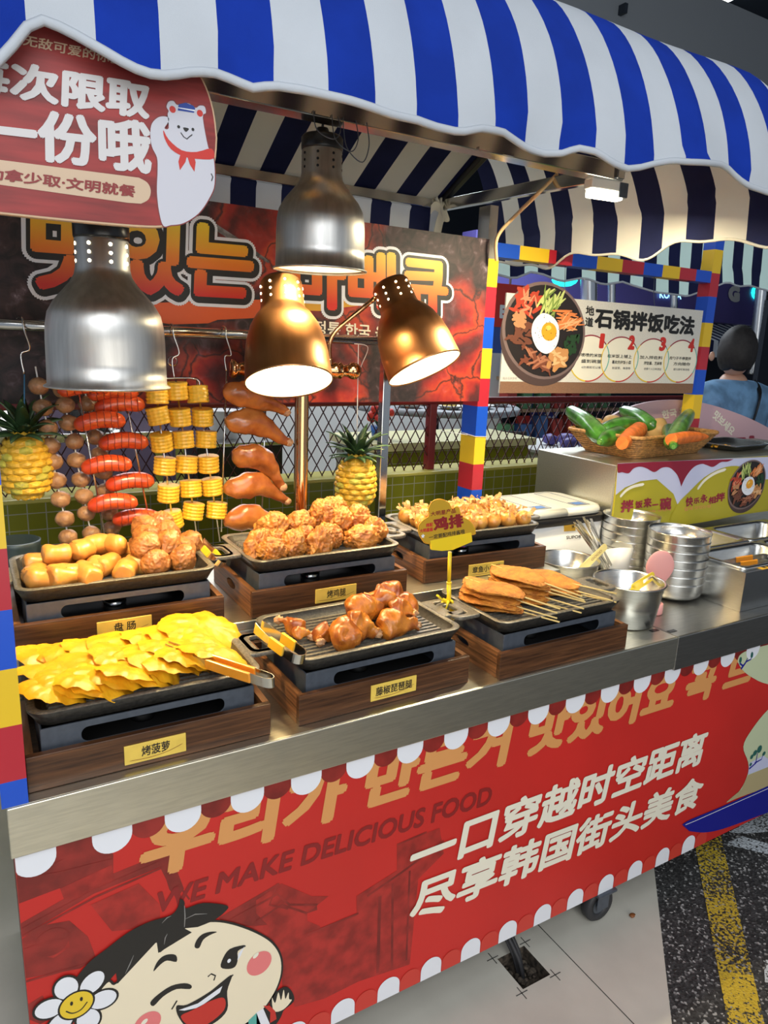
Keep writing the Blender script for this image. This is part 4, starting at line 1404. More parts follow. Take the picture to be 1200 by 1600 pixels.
def bell_lamp(name, label, loc, s, lit, cord_top):
    """hanging heat lamp of spun metal: cap, perforated neck, bell; s scales a 0.105 m rim"""
    q = .915 * s
    t = thing(name, label, 'lamp', loc)
    mb = MB()
    P = [(.105, 0), (.1085, .001), (.1085, .004), (.1025, .007), (.1015, .05), (.1010, .09), (.0995, .118), (.0950, .142), (.0840, .163), (.0690, .182), (.0560, .198), (.0480, .213), (.0455, .226), (.0450, .275), (.0440, .279)]
    mb.lathe([(r * s, z * q) for r, z in P], 56)
    mb.build('shade', [M['alu']], t)
    mb = MB()
    mb.lathe([((r - .0022) * s, z * q) for r, z in P[3:]], 48)
    mb.build('shade_lining', [M['shade_white']], t)
    mb = MB()
    shade_holes(mb, .0452 * s, .236 * q, 8, 0, dz=.0155 * q, rad=.003 * s)
    mb.build('vent_holes', [M['bulb_soft'] if lit else M['dark']], t)
    mb = MB()
    mb.lathe([(.0001, .279 * q), (.0455 * s, .279 * q), (.0465 * s, .283 * q), (.0465 * s, .306 * q), (.042 * s, .312 * q), (.018 * s, .314 * q), (.012 * s, .33 * q), (.0001, .332 * q)], 36, cap1=False)
    mb.build('cap', [M['black']], t)
    mb = MB()
    mb.lathe([(.0001, .06 * q), (.03 * s, .064 * q), (.041 * s, .085 * q), (.036 * s, .12 * q), (.018 * s, .16 * q), (.016 * s, .2 * q)], 28)
    mb.build('bulb', [M['bulb_soft']], t)
    mb = MB()
    top = Vector(cord_top) - Vector(loc)
    mb.tube(smooth_poly([(0, 0, (.332 * q)), (.005, 0, .36 * q), tuple(top * .6 + Vector((0, 0, (.332 * q))) * .4), tuple(top)], 5, False), .0028, 7)
    mb.build('cord', [M['black']], t)
    return t


L1 = (0.1374,0.34,1.44)
L2 = (0.6068,0.47,1.684)
bell_lamp('heat_lamp', 'large brushed silver bell heat lamp hanging in front of the skewers', L1, .975, True, (L1[0], .41, 1.975))
bell_lamp('heat_lamp', 'brushed silver bell heat lamp hanging higher above the two copper lamps', L2, .945, False, (L2[0], .41, 1.975))
s1 = spot('bell_lamp_light', (L1[0], L1[1], L1[2] + .055), (L1[0], L1[1], 0), 30, (1.0, .75, .37), .03, 2.3, .5)
s2 = spot('bell_lamp_light', (L2[0], L2[1], L2[2] + .05), (L2[0], L2[1] - .02, 0), 15, (1.0, .76, .40), .03, 2.3, .5)
mb = MB()                                                # little warning sticker on the first shade
fnw = lambda x, z: (L1[0] + .1035 * 1.035 * math.cos(x) - 0, L1[1] + .1035 * 1.035 * math.sin(x), z)
wires = thing('loose_wires', 'thin loose wires dangling from the beam around the black lamp cap', 'wire', (L2[0], .40, 1.96))
for k, (dx, sag) in enumerate(((-.03, .05), (.01, .07), (.035, .09))):
    mb = MB()
    mb.tube(smooth_poly([(dx - .03, -.015, .012), (dx - .028, -.03, -sag * .5), (dx, -.045, -sag * .8), (dx + .02, -.035, -sag * .4), (dx + .022, -.018, .010)], 6, False), .0011, 6)
    mb.build('wire_strand', [M['grey_metal']], wires)

# ---- copper twin lamp on a post
st = thing('copper_lamp', 'copper twin heat lamp on a polished post with two lit shades on bent necks', 'lamp', (.672, .708, HT + .107))
SB = Vector(st.location)


def loc_(p):
    return Vector(p) - SB


mb = MB()
mb.lathe([(0.0001, 0), (.045, 0), (.047, .004), (.044, .010), (.03, .016), (.021, .03), (.0185, .05), (.0185, .53)], 40)
mb.build('post', [M['brass']], st)
za = 1.462 - SB.z
mb = MB()
T = Matrix.Translation((0, 0, za)) @ Matrix.Rotation(PI / 2, 4, 'Y')
prof = []
for sgn in (1,):
    prof = [(.0001, -.192), (.017, -.192), (.0225, -.189), (.0225, -.180), (.0165, -.176), (.0155, -.165), (.0185, -.155), (.0225, -.150), (.0225, -.143), (.0185, -.139), (.0175, -.13), (.0175, .085),
            (.0205, .089), (.0225, .094), (.0205, .099), (.0175, .102), (.0225, .107), (.0205, .112), (.0165, .116), (.0160, .135), (.0205, .139), (.0230, .145), (.0230, .155), (.0195, .160), (.0150, .166), (.0001, .166)]
mb.lathe(prof, 32, T=T)
mb.build('cross_bar', [M['brass']], st)


def copper_shade(mouth, top, s=1.0):
    """shade whose mouth centre and neck top are given in place"""
    mouth, top = Vector(mouth), Vector(top)
    ax = (top - mouth).normalized()
    q = ax.to_track_quat('Z', 'Y').to_matrix().to_4x4()
    T = Matrix.Translation(mouth - SB) @ q
    h = (top - mouth).length
    k = h / .245
    P = [(.098, 0), (.0995, .002), (.098, .006), (.0965, .03), (.0945, .062), (.0885, .098), (.078, .130), (.064, .154), (.053, .166), (.0505, .174), (.0495, .20), (.0485, .232), (.043, .240), (.02, .245), (.0001, .245)]
    mb = MB()
    mb.lathe([(r * s, z * k) for r, z in P], 56)
    sh = mb.build('lamp_shade', [M['copper']], st)
    sh.matrix_local = T
    T = None
    mb = MB()
    mb.lathe([(.0965 * s, .003 * k)] + [((r - .0025) * s, z * k) for r, z in P[2:-2]], 48, T=T)
    mb.build('shade_lining', [M['shade_white']], sh)
    mb = MB()
    shade_holes(mb, .0497 * s, .187 * k, 9, 0, T, dz=.0165 * k)
    mb.build('vent_holes', [M['bulb_soft']], sh)
    mb = MB()
    mb.lathe([(.0001, .022 * k), (.03 * s, .024 * k), (.054 * s, .034 * k), (.062 * s, .052 * k), (.05 * s, .085 * k), (.03 * s, .12 * k), (.02 * s, .16 * k)], 32, T=T)
    mb.build('bulb', [M['bulb']], sh)
    mb = MB()
    mb.lathe([(.008, .244 * k), (.008, .250 * k), (.005, .254 * k), (.0001, .256 * k)], 14, T=T)
    mb.build('finial', [M['brass']], sh)
    spot('copper_lamp_light', mouth + ax * .035, mouth - ax, 33, (1.0, .74, .38), .045, 2.5, .5)
    return q


mA, tA = Vector((0.5454,0.49,1.442)), Vector((0.5648,0.595,1.671))
mB, tB = Vector((0.963,0.575,1.475)), Vector((0.9088,0.69,1.697))
copper_shade(mA, tA, 1.0)
copper_shade(mB, tB, 1.03)


def gooseneck(p0, p1, a0, a1):
    pts = smooth_poly([tuple(p0), tuple(Vector(p0) + Vector(a0)), tuple(Vector(p1) + Vector(a1)), tuple(p1)], 16, False)
    rr = [.0066 if i % 2 else .0056 for i in range(len(pts))]
    mb = MB()
    mb.tube([Vector(p) - SB for p in pts], rr, 10)
    mb.tube([Vector(p) - SB for p in pts[:6]], .0076, 12)
    mb.build('gooseneck', [M['brass']], st)


bx = SB.x
gooseneck((bx + .080, SB.y, 1.475), tB + (mB - tB) * .16 + Vector((-.035, .02, 0)), (.006, .004, .075), (-.045, .0, -.035))
gooseneck((bx - .09, SB.y, 1.475), tA + (mA - tA) * .2 + Vector((.0, .045, 0)), (0, .02, .06), (0, .05, .02))

# ================================================================ food hanging from the rail
def pineapple(name, label, c, rx, h, lean=0.0, leaf=1.0):
    """c is the middle of the fruit"""
    t = thing(name, label, 'pineapple', c, lean)
    mb = MB()
    def prof(u):
        return rx * (max(0.0, 1 - abs(u) ** 2.6)) ** .42 * (1.0 - .08 * u)
    lp = [[(prof(u) * .93 * math.cos(a), prof(u) * .93 * math.sin(a), u * h / 2) for a in [2 * PI * i / 28 for i in range(28)]] for u in [-.985 + 1.97 * k / 16 for k in range(17)]]
    mb.loops(lp, 0)
    rows = 10
    for r_ in range(rows):
        u = -.90 + 1.82 * r_ / (rows - 1)
        R = prof(u)
        n = 11
        for k in range(n):
            a = 2 * PI * (k + .5 * (r_ % 2)) / n + .13
            w_ = 2 * PI * R / n * .56
            hh = h / rows * .66
            ctr = Vector((R * .92 * math.cos(a), R * .92 * math.sin(a), u * h / 2))
            o_ = Vector((math.cos(a), math.sin(a), .25 * u)).normalized()
            tg = Vector((-math.sin(a), math.cos(a), 0))
            up = o_.cross(tg) * -1
            up = Vector((0, 0, 1)) - o_ * o_.z
            up.normalize()
            pts = [ctr + tg * w_ * math.cos(q) + up * hh * math.sin(q) for q in [PI / 6 + PI / 3 * j for j in range(6)]]
            mid = [ctr + o_ * R * .075 + (p - ctr) * .62 for p in pts]
            tip = ctr + o_ * R * .13 - up * hh * .10
            vs = pts + mid + [tip]
            fs = [(j, (j + 1) % 6, 6 + (j + 1) % 6, 6 + j) for j in range(6)] + [(6 + j, 6 + (j + 1) % 6, 12) for j in range(6)]
            mb.add(vs, fs, 1 if (r_ * 7 + k * 3) % 5 else 2, False)
    body = mb.build('fruit', [M['pine_skin'], M['pine_skin'], mat('pineapple_skin_green', (.42, .38, .05), .45, 0, .25, 40)], t)
    rr = random.Random(int(rx * 1e5))
    mb = MB()
    for ring_, (n, ln, el, z0) in enumerate(((9, .085, .35, .46), (8, .10, .70, .50), (7, .11, 1.05, .53), (4, .10, 1.38, .56))):
        for k in range(n):
            a = 2 * PI * k / n + ring_ * .4 + rr.uniform(-.15, .15)
            L = ln * leaf * rr.uniform(.85, 1.12)
            d = Vector((math.cos(a), math.sin(a), 0))
            p = Vector((0, 0, z0 * h)) + d * (.012 - ring_ * .002)
            pts = []
            e = el
            for q in range(7):
                pts.append(p.copy())
                p = p + (d * math.cos(e) + Vector((0, 0, math.sin(e)))) * L / 6
                e -= .17
            side = Vector((-math.sin(a), math.cos(a), 0))
            wd = [.013, .015, .015, .013, .010, .006, .001]
            lpv = []
            for q, pp in enumerate(pts):
                ww = wd[q] * leaf
                tg = (pts[min(q + 1, 6)] - pts[max(q - 1, 0)]).normalized()
                nn = side.cross(tg)
                lpv.append([pp - side * ww + nn * ww * .45, pp - nn * .0008, pp + side * ww + nn * ww * .45, pp + nn * .0016])
            mb.loops(lpv, 0, True, True, True)
    mb.build('leaf_crown', [M['pine_leaf']], t)
    return t


cL, cR = (0.018,0.735,1.241), (0.8535,0.735,1.153)
p1 = pineapple('pineapple', 'ripe pineapple hanging at the left beside the meatball strings', cL, .056, .148, .3, .95)
mb = MB()
hook(mb, 0.012 + cL[0], cL[1], 1.44, .0022)
mb.v = [(x - cL[0], y - cL[1], z - cL[2]) for x, y, z in mb.v]
mb.build('hook', [M['steel_plain']], p1)
mb = MB()
mb.tube([(.012, 0, 1.44 - cL[2]), (.004, 0, .09)], .0016, 6)
mb.build('blue_string', [mat('string_blue', (.05, .18, .33), .6)], p1)
p2 = pineapple('pineapple', 'spiky yellow pineapple hanging on a white wire between lamp post and steel post', cR, .059, .155, .9, .9)
mb = MB()
mb.tube([(0, .005, RZ + .012 - cR[2]), (-.002, 0, .09)], .0013, 6)
mb.tube(smooth_poly([(-.03, .01, RZ - .012 - cR[2]), (.01, -.02, RZ - .02 - cR[2]), (.03, .0, RZ - .07 - cR[2]), (.0, .005, RZ - .10 - cR[2])], 6, False), .0011, 6)
mb.build('hanging_wire', [M['white']], p2)


def skewer(name, label, cat, pts, group, y):
    """the thing at the lowest point of the rod, with the rod as a part"""
    p0, p1 = Vector(pts[0]), Vector(pts[1])
    t = thing(name, label, cat, tuple(p1), 0, group)
    mb = MB()
    mb.tube([p0 - p1, Vector((0, 0, 0))], .0023, 8)
    mb.build('rod', [M['steel_plain']], t)
    return t, p1


# strings of meatballs
for nm, lab, Y_, pts, r in (
        ('near', 'outermost string of nine fish meatballs beside the left pineapple', .735, [(0.0564,0.735,1.415),(0.0613,0.735,1.368),(0.0686,0.735,1.323),(0.0704,0.735,1.282),(0.0744,0.735,1.246),(0.0784,0.735,1.202),(0.0846,0.735,1.158),(0.0908,0.735,1.111),(0.0951,0.735,1.066)], .0208),
        ('mid', 'second string of brown meatballs from the left pineapple', .74, [(0.1037,0.74,1.407),(0.1079,0.74,1.373),(0.1118,0.74,1.333),(0.1221,0.74,1.29),(0.1239,0.74,1.246),(0.1312,0.74,1.201),(0.1356,0.74,1.161),(0.1386,0.74,1.119),(0.1471,0.74,1.069)], .0200),
        ('far', 'string of meatballs half hidden behind the red sausages', .775, [(0.1595,0.775,1.372),(0.1653,0.775,1.333),(0.1726,0.775,1.294),(0.1794,0.775,1.252),(0.1872,0.775,1.208),(0.1892,0.775,1.164),(0.1948,0.775,1.107),(0.2,0.775,1.07)], .0200)):
    t = thing('meatball_skewer', lab, 'meatball skewer', pts[-1], 0, None)
    b0 = Vector(pts[-1])
    mb = MB()
    up = Vector(pts[0]) + (Vector(pts[0]) - Vector(pts[1])) * .9
    mb.tube([Vector(p) - b0 for p in [up] + pts] + [Vector((.004, 0, -.028))], .0018, 7)
    mb.build('rod', [M['white']], t)
    for i, p in enumerate(pts):
        mb = MB()
        blob(mb, Vector(p) - b0, (r * 1.04, r, r * .93), 3, .09, 2.2, i + int(r * 1e5), 0, .05, 7)
        mb.build('meatball', [M['meatball']], t)


def sausage_mesh(L, r):
    mb = MB()
    n = 22
    pts, rr = [], []
    for i in range(n + 1):
        u = -1 + 2 * i / n
        pts.append((u * L / 2, 0, -.22 * L * (u * u) * .5 + .02 * L))
        k = math.sqrt(max(0.0, 1 - abs(u) ** 5))
        rr.append(max(.0012, r * k))
    mb.tube(pts, rr, 18, 0, True)
    mk = MB()
    for u in (-.62, -.35, -.08, .2, .46, .70):
        arc = []
        for a in [-.1 + (PI + .2) * j / 10 for j in range(11)]:
            x = u * L / 2 + .10 * r * math.sin(a * 2)
            z0 = -.22 * L * (u * u) * .5 + .02 * L
            arc.append((x + .25 * r * math.cos(a) * -.3, -r * 1.004 * math.sin(a) if True else 0, z0 + r * 1.004 * math.cos(a)))
        mk.tube(arc, .0009, 5, 0, True)
    return mb, mk


sa, sc_ = sausage_mesh(.118, .0195)
proto_s = proto_c = None
for lab, Y_, rod, cs in (
        ('front skewer of scored red sausages over the meatball strings', .70, [(0.1307,0.7,1.423),(0.174,0.7,1.041)], [(0.1436,0.7,1.418),(0.1725,0.7,1.341),(0.1828,0.7,1.241),(0.1919,0.7,1.15)]),
        ('right skewer of scored red sausages beside the corn', .72, [(0.228,0.72,1.436),(0.2761,0.72,1.105)], [(0.2071,0.72,1.406),(0.2211,0.72,1.376),(0.2259,0.72,1.29),(0.2364,0.72,1.194),(0.2483,0.72,1.105)])):
    t, b0 = skewer('sausage_skewer', lab, 'sausage skewer', rod, None, Y_)
    for i, p in enumerate(cs):
        if proto_s is None:
            proto_s = sa.build('sausage', [M['sausage']], t)
            proto_c = sc_.build('char_marks', [M['char']], proto_s)
            o = proto_s
        else:
            o = proto_s.copy()
            C.objects.link(o)
            o.parent = t
            m_ = proto_c.copy()
            C.objects.link(m_)
            m_.parent = o
        o.location = Vector(p) - b0
        o.rotation_euler = (random.uniform(-.1, .1), -.06 + random.uniform(-.05, .05), -.15)
        o.scale = (.94, 1, 1)


def corn_mesh(r, h):
    mb = MB()
    rows, n = 5, 14
    lp = []
    prof = []
    for k in range(rows):
        for u in (0.06, .3, .5, .7, .94):
            z = -h / 2 + h * (k + u) / rows
            prof.append((r * (.955 + .075 * math.sin(PI * u)), z))
    seg = n * 4
    lp = []
    for rr_, z in prof:
        lp.append([(rr_ * (.965 + .05 * abs(math.sin(n * a / 2))) * math.cos(a), rr_ * (.965 + .05 * abs(math.sin(n * a / 2))) * math.sin(a), z) for a in [2 * PI * i / seg for i in range(seg)]])
    mb.loops(lp, 0, True)
    return mb


cm = corn_mesh(.0255, .042)
proto = None
for lab, Y_, rod, cs in (
        ('corn skewer nearest the red sausages, of six yellow cob rounds', .715, [(0.3016,0.715,1.42),(0.3372,0.715,1.031)], [(0.3054,0.715,1.397),(0.306,0.715,1.349),(0.312,0.715,1.286),(0.3178,0.715,1.228),(0.3246,0.715,1.16),(0.3314,0.715,1.093)]),
        ('middle one of the three yellow corn skewers', .72, [(0.3511,0.72,1.43),(0.3959,0.72,1.015)], [(0.3527,0.72,1.407),(0.3589,0.72,1.344),(0.365,0.72,1.29),(0.3722,0.72,1.228),(0.3807,0.72,1.167),(0.3854,0.72,1.109)]),
        ('corn skewer nearest the glazed chicken legs', .725, [(0.4021,0.725,1.436),(0.4541,0.725,1.021)], [(0.4039,0.725,1.398),(0.415,0.725,1.343),(0.4229,0.725,1.288),(0.4279,0.725,1.226),(0.4364,0.725,1.167),(0.4472,0.725,1.105)])):
    t, b0 = skewer('corn_skewer', lab, 'corn skewer', rod, None, Y_)
    for i, p in enumerate(cs):
        if proto is None:
            proto = o = cm.build('corn_round', [M['corn']], t)
        else:
            o = proto.copy()
            C.objects.link(o)
            o.parent = t
        o.location = Vector(p) - b0
        o.rotation_euler = (-.12 + random.uniform(-.06, .1), random.uniform(-.12, .12), random.uniform(0, 6))
wr = [(0.3159,0.722,1.435),(0.4012,0.722,1.435)]
cw = thing('corn_hanger', 'bent wire hanger holding the three corn skewers from the rail', 'hanger', wr[0])
mb = MB()
hook(mb, (0.3486,0.722,1.436)[0], .722, wr[0][2], .002)
mb.tube(smooth_poly([wr[0], wr[1], (wr[1][0] + .004, wr[1][1], wr[1][2] - .03)], 4, False), .0021, 8)
mb.lathe([(.010, -.001), (.0125, 0), (.010, .001)], 16, T=Matrix.Translation((0.3451,0.722,1.476)) @ Matrix.Rotation(PI / 2, 4, 'X'))
mb.v = [tuple(Vector(p) - Vector(wr[0])) for p in mb.v]
mb.build('wire', [M['steel_plain']], cw)


# glazed chicken legs: thigh lump tapering to a drumstick with a bone end
def leg_blob(path, radii, seed, m, flat=1.0, amp=.0052):
    mb = MB()
    pts = smooth_poly(path, 6, False)
    n = len(pts)
    rr = []
    for i in range(n):
        u = i / (n - 1) * (len(radii) - 1)
        a = int(min(u, len(radii) - 2))
        rr.append(radii[a] + (radii[a + 1] - radii[a]) * (u - a))
    mb.tube(pts, rr, 22, 0, True, flat=flat, up=(0, 1, 0))
    sd = Vector((seed * 3.1, seed, 0))
    mb.v = [tuple(Vector(p) + (Vector((noise.noise(Vector(p) * 38 + sd), noise.noise(Vector(p) * 38 + sd + Vector((9, 0, 0))), noise.noise(Vector(p) * 38 + sd + Vector((0, 9, 0)))))) * amp + Vector((0, 0, 1)) * (.3 * amp * noise.noise(Vector(p) * 120 + sd))) for p in mb.v]
    return mb


S48 = 4.8
legs = [[(0.4651,0.7,1.422),(0.4902,0.7,1.406),(0.5244,0.7,1.398),(0.5664,0.7,1.38),(0.6024,0.7,1.366),(0.6262,0.7,1.354)], [(0.4657,0.7,1.328),(0.4998,0.7,1.331),(0.5381,0.7,1.33),(0.5809,0.7,1.309),(0.6138,0.7,1.287),(0.6343,0.7,1.276)],
        [(0.4784,0.7,1.248),(0.5096,0.7,1.246),(0.5486,0.7,1.241),(0.5812,0.7,1.212),(0.6016,0.7,1.179),(0.6185,0.7,1.157)], [(0.4585,0.7,1.162),(0.4985,0.7,1.165),(0.5413,0.7,1.172),(0.5776,0.7,1.154),(0.6074,0.7,1.132),(0.6301,0.7,1.119)],
        [(0.4591,0.7,1.073),(0.4944,0.7,1.081),(0.5338,0.7,1.084),(0.5704,0.7,1.069),(0.5928,0.7,1.05),(0.6118,0.7,1.03)]]
R_ = [.004, .032, .042, .040, .027, .016, .012, .011]
rods = [(0.4753,0.72,1.454),(0.4564,0.72,1.048)], [(0.5776,0.72,1.378),(0.5668,0.72,1.091)]
lt = thing('chicken_leg_skewer', 'tall skewer of five glazed brown chicken legs on steel rods beside the copper post', 'chicken skewer', rods[0][1])
b0 = Vector(rods[0][1])
for a, b in rods:
    mb = MB()
    mb.tube([Vector(a) - b0, Vector(b) - b0], .0022, 8)
    mb.build('rod', [M['steel_plain']], lt)
mb = MB()
hook(mb, rods[0][0][0], .72, rods[0][0][2], .002)
mb.v = [tuple(Vector(p) - b0) for p in mb.v]
mb.build('hook', [M['steel_plain']], lt)
for i, pth in enumerate(legs):
    p = [Vector(q) - b0 for q in pth]
    mb = leg_blob([tuple(q) for q in p], [.010, .029, .034, .033, .024, .016, .0125, .011], i, M['leg'], .72)
    o = mb.build('chicken_leg', [M['leg']], lt)
    mb = MB()
    blob(mb, p[-1], .0112, 2, .25, 2.5, i)
    mb.build('bone_end', [M['bone']], o)

# dark ribbed pot at the far left of the shelf
bk = thing('ribbed_pot', 'dark grey ribbed pot at the left below the hanging pineapple', 'pot', (-.012, .745, HT + .107))
mb = MB()
mb.lathe([(.0001, 0), (.043, 0), (.046, .02), (.047, .05), (.0485, .055), (.047, .06), (.048, .075), (.0495, .08), (.048, .085), (.0495, .12), (.051, .13), (.0475, .132), (.046, .02), (.0001, .015)], 36)
mb.build('body', [mat('pot_slate', (.035, .055, .065), .35, .2)], bk)

# ================================================================ grill stations: wooden crate, grey burner tray, ribbed iron pan
CW, CD, CH = .40, .275, .061


def make_crate():
    t = thing('wooden_crate', 'x', 'crate')
    mb = MB()
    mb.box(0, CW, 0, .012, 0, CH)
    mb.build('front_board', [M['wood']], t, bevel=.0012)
    mb = MB()
    mb.box(.012, CW - .012, CD - .012, CD, 0, CH)
    mb.build('back_board', [M['wood']], t, bevel=.0012)
    for x0 in (0, CW - .012):
        mb = MB()
        out = [(.012, .0), (CD - .0, .0), (CD - .0, CH), (.012, CH)]
        o_ = []
        n = 24
        hole = ell((CD + .012) / 2, CH * .60, .030, .011, n)
        for k in range(n):
            a = 2 * PI * k / n
            cx_, cz_ = (CD + .012) / 2, CH / 2
            hw, hh = (CD - .012) / 2, CH / 2
            dx, dz = math.cos(a), math.sin(a)
            s_ = min(hw / abs(dx) if abs(dx) > 1e-6 else 1e9, hh / abs(dz) if abs(dz) > 1e-6 else 1e9)
            o_.append((cx_ + dx * s_, cz_ + dz * s_))
        # corners of the board
        ang = [math.atan2(p[1] - CH / 2, p[0] - (CD + .012) / 2) for p in o_]
        for cy2, cz2 in ((.012, 0), (CD, 0), (CD, CH), (.012, CH)):
            a = math.atan2(cz2 - CH / 2, cy2 - (CD + .012) / 2)
            k = min(range(n), key=lambda i: abs(math.atan2(math.sin(ang[i] - a), math.cos(ang[i] - a))))
            o_[k] = (cy2, cz2)
        mb.ring(o_, hole, lambda p, s, x0=x0: (x0 + .012 * s, p[0], p[1]), 0)
        mb.build('side_board', [M['wood_side_lit']], t)
    mb = MB()
    mb.box(.012, CW - .012, .012, CD - .012, .001, .010)
    mb.build('bottom_board', [M['wood']], t)
    return t


def make_burner():
    t = thing('burner_tray', 'x', 'burner')
    w_, d_, h_ = .352, .226, .082
    n = 24
    mb = MB()
    # front and back faces with a long slot, plain ends
    for y0, y1 in ((0, .003), (d_ - .003, d_)):
        hole = []
        hx0, hx1, hz0, hz1 = .060, w_ - .055, .044, .0705
        for p in rrect(hx1 - hx0, hz1 - hz0, .012, 5, (hx0 + hx1) / 2, (hz0 + hz1) / 2):
            hole.append(p)
        o_ = []
        for p in rrect(w_, h_, .004, 5, w_ / 2, h_ / 2):
            o_.append(p)
        mb.ring(o_, hole, lambda p, s, y0=y0, y1=y1: (p[0], y0 + (y1 - y0) * s, p[1]), 0)
    mb.box(0, .003, .003, d_ - .003, .001, h_ - .001)
    mb.box(w_ - .003, w_, .003, d_ - .003, .001, h_ - .001)
    mb.build('shell', [M['grey_metal']], t, bevel=.001)
    mb = MB()
    mb.box(.004, w_ - .004, .004, d_ - .004, .002, .006)
    mb.build('ash_plate', [M['dark']], t)
    mb = MB()
    mb.lathe([(.0001, .006), (.022, .006), (.024, .012), (.024, .030), (.021, .032), (.0001, .031)], 24, T=Matrix.Translation((w_ / 2, d_ / 2, 0)))
    mb.build('fuel_cup', [M['steel_plain']], t)
    return t


def make_pan():
    t = thing('grill_pan', 'x', 'grill pan')
    w_, d_ = .384, .250
    L = lambda w, d, r, z: [(x, y, z) for x, y in rrect(w, d, r, 6)]
    mb = MB()
    mb.loops([L(w_ - .05, d_ - .05, .015, 0), L(w_ - .026, d_ - .026, .024, .002), L(w_ - .012, d_ - .012, .028, .016), L(w_, d_, .030, .026), L(w_, d_, .030, .0295)], 0, True, True, False)
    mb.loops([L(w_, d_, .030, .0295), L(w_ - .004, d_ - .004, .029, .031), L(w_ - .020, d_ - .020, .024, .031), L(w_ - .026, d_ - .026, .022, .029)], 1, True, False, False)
    mb.loops([L(w_ - .026, d_ - .026, .022, .029), L(w_ - .046, d_ - .046, .014, .012)], 0, True, False, True)
    y = -d_ / 2 + .032
    while y < d_ / 2 - .03:
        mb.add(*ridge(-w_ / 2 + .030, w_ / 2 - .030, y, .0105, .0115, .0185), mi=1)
        y += .0148
    pan = mb.build('pan_body', [M['iron'], M['iron_worn_lit']], t)
    for s in (-1, 1):
        mb = MB()
        o_ = rrect(.078, .098, .022, 5, s * (w_ / 2 + .027), 0)
        i_ = rrect(.030, .064, .010, 5, s * (w_ / 2 + .038), 0)
        mb.ring(o_, i_, lambda p, k: (p[0], p[1], .020 + .009 * k - .0), 0)
        mb.build('handle', [M['iron_worn_lit']], t, bevel=.003)
    return t


def ridge(x0, x1, y, w, z0, z1):
    a, b = w / 2, w / 3.2
    v = [(x0, y - a, z0), (x1, y - a, z0), (x1, y + a, z0), (x0, y + a, z0), (x0 + .003, y - b, z1), (x1 - .003, y - b, z1), (x1 - .003, y + b, z1), (x0 + .003, y + b, z1)]
    return v, [(0, 3, 2, 1), (4, 5, 6, 7), (0, 1, 5, 4), (1, 2, 6, 5), (2, 3, 7, 6), (3, 0, 4, 7)]


SHELF = HT + .107
stations = [
    ('pineapple slices', (-.0505, .096, HT + .0005), -.006, '烤菠萝', [(0.0934,0.8991),(0.1947,0.8146)]),
    ('roast drumsticks', (.4058, .0952, HT + .0005), .019, '藤椒琵琶腿', [(0.5599,0.901),(0.6675,0.822)]),
    ('cutlets on sticks', (.8723, .080, HT + .0005), .006, None, None),
    ('potato sausages and balls', (-.043, .386, SHELF), -.002, '盘 肠', [(0.1006,0.9995),(0.2053,0.9308)]),
    ('fried chicken lumps', (.420, .386, SHELF), .008, '烤鸡腿', [(0.5707,0.9955),(0.6768,0.9359)]),
    ('octopus balls', (.901, .430, SHELF), -.030, '章鱼小丸子', [(1.036,0.9831),(1.152,0.9265)]),
]
crate0, burner0, pan0 = make_crate(), make_burner(), make_pan()
PAN = {}
made = []
for k, (what, loc, rz, word, pq) in enumerate(stations):
    R = Matrix.Translation(loc) @ Matrix.Rotation(rz, 4, 'Z')
    row = 'front row' if k < 3 else 'raised shelf'
    at = R @ Vector((.024, .022, .0105))
    pc = R @ Vector((CW / 2, CD / 2, .0928))
    lc = 'open dark wooden crate under the pan of %s on the %s' % (what, row)
    lb = 'grey burner tray sitting in the crate under the pan of %s' % what
    lp = 'black ribbed iron grill pan heaped with %s' % what if k != 2 else 'black ribbed iron grill pan carrying three stacks of cutlets on sticks'
    row_ = []
    for o, p, l, g in ((crate0, loc, lc, 'wooden crates'), (burner0, at, lb, 'burner trays'), (pan0, pc, lp, 'grill pans')):
        if k == 0:
            o['label'], o['group'] = l, g
        else:
            o = dup(o, p, (0, 0, rz), l, g)
        row_.append((o, p, rz))
    made.append(row_)
    PAN[k] = (Vector(pc), rz)
for o, p, rz in made[0]:
    o.location, o.rotation_euler = p, (0, 0, rz)
for k, (what, loc, rz, word, pq) in enumerate(stations):
    cr = made[k][0][0]
    if word:
        cx_ = (pq[0][0] + pq[1][0]) / 2 - loc[0]
        cz_ = (pq[0][1] + pq[1][1]) / 2 - loc[2]
        hw = .5 * (pq[1][0] - pq[0][0])
        hh = .0172
        mb = MB()
        mb.box(cx_ - hw, cx_ + hw, -.003, -.0002, cz_ - hh, cz_ + hh)
        pl = mb.build('name_plate', [M['plate_gold']], cr, bevel=.0008)
        tw = hw * (.40 if word == '盘 肠' else .46 if len(word) <= 3 else .80)
        text(word, M['ink'], ((cx_ - tw, cz_ - .0075), (cx_ + tw, cz_ - .0075), (cx_ + tw, cz_ + .0115), (cx_ - tw, cz_ + .0115)), -.0034, pl, .018)
        mb = MB()
        mb.flat(stroke(smooth_poly([(cx_ - hw * .85, cz_ - .0105), (cx_ - hw * .2, cz_ - .0120), (cx_ + hw * .4, cz_ - .0085), (cx_ + hw * .88, cz_ - .001)], 5, False), [.0004] + [.0009] * 14 + [.0004]), -.0034)
        mb.build('underline', [M['ink_brown']], pl)


def on_pan(k, x, y, z):
    """a point over pan k: x, y from its middle, z above its ribs"""
    c, rz = PAN[k]
    return c + Matrix.Rotation(rz, 3, 'Z') @ Vector((x, y, .0186 + z))


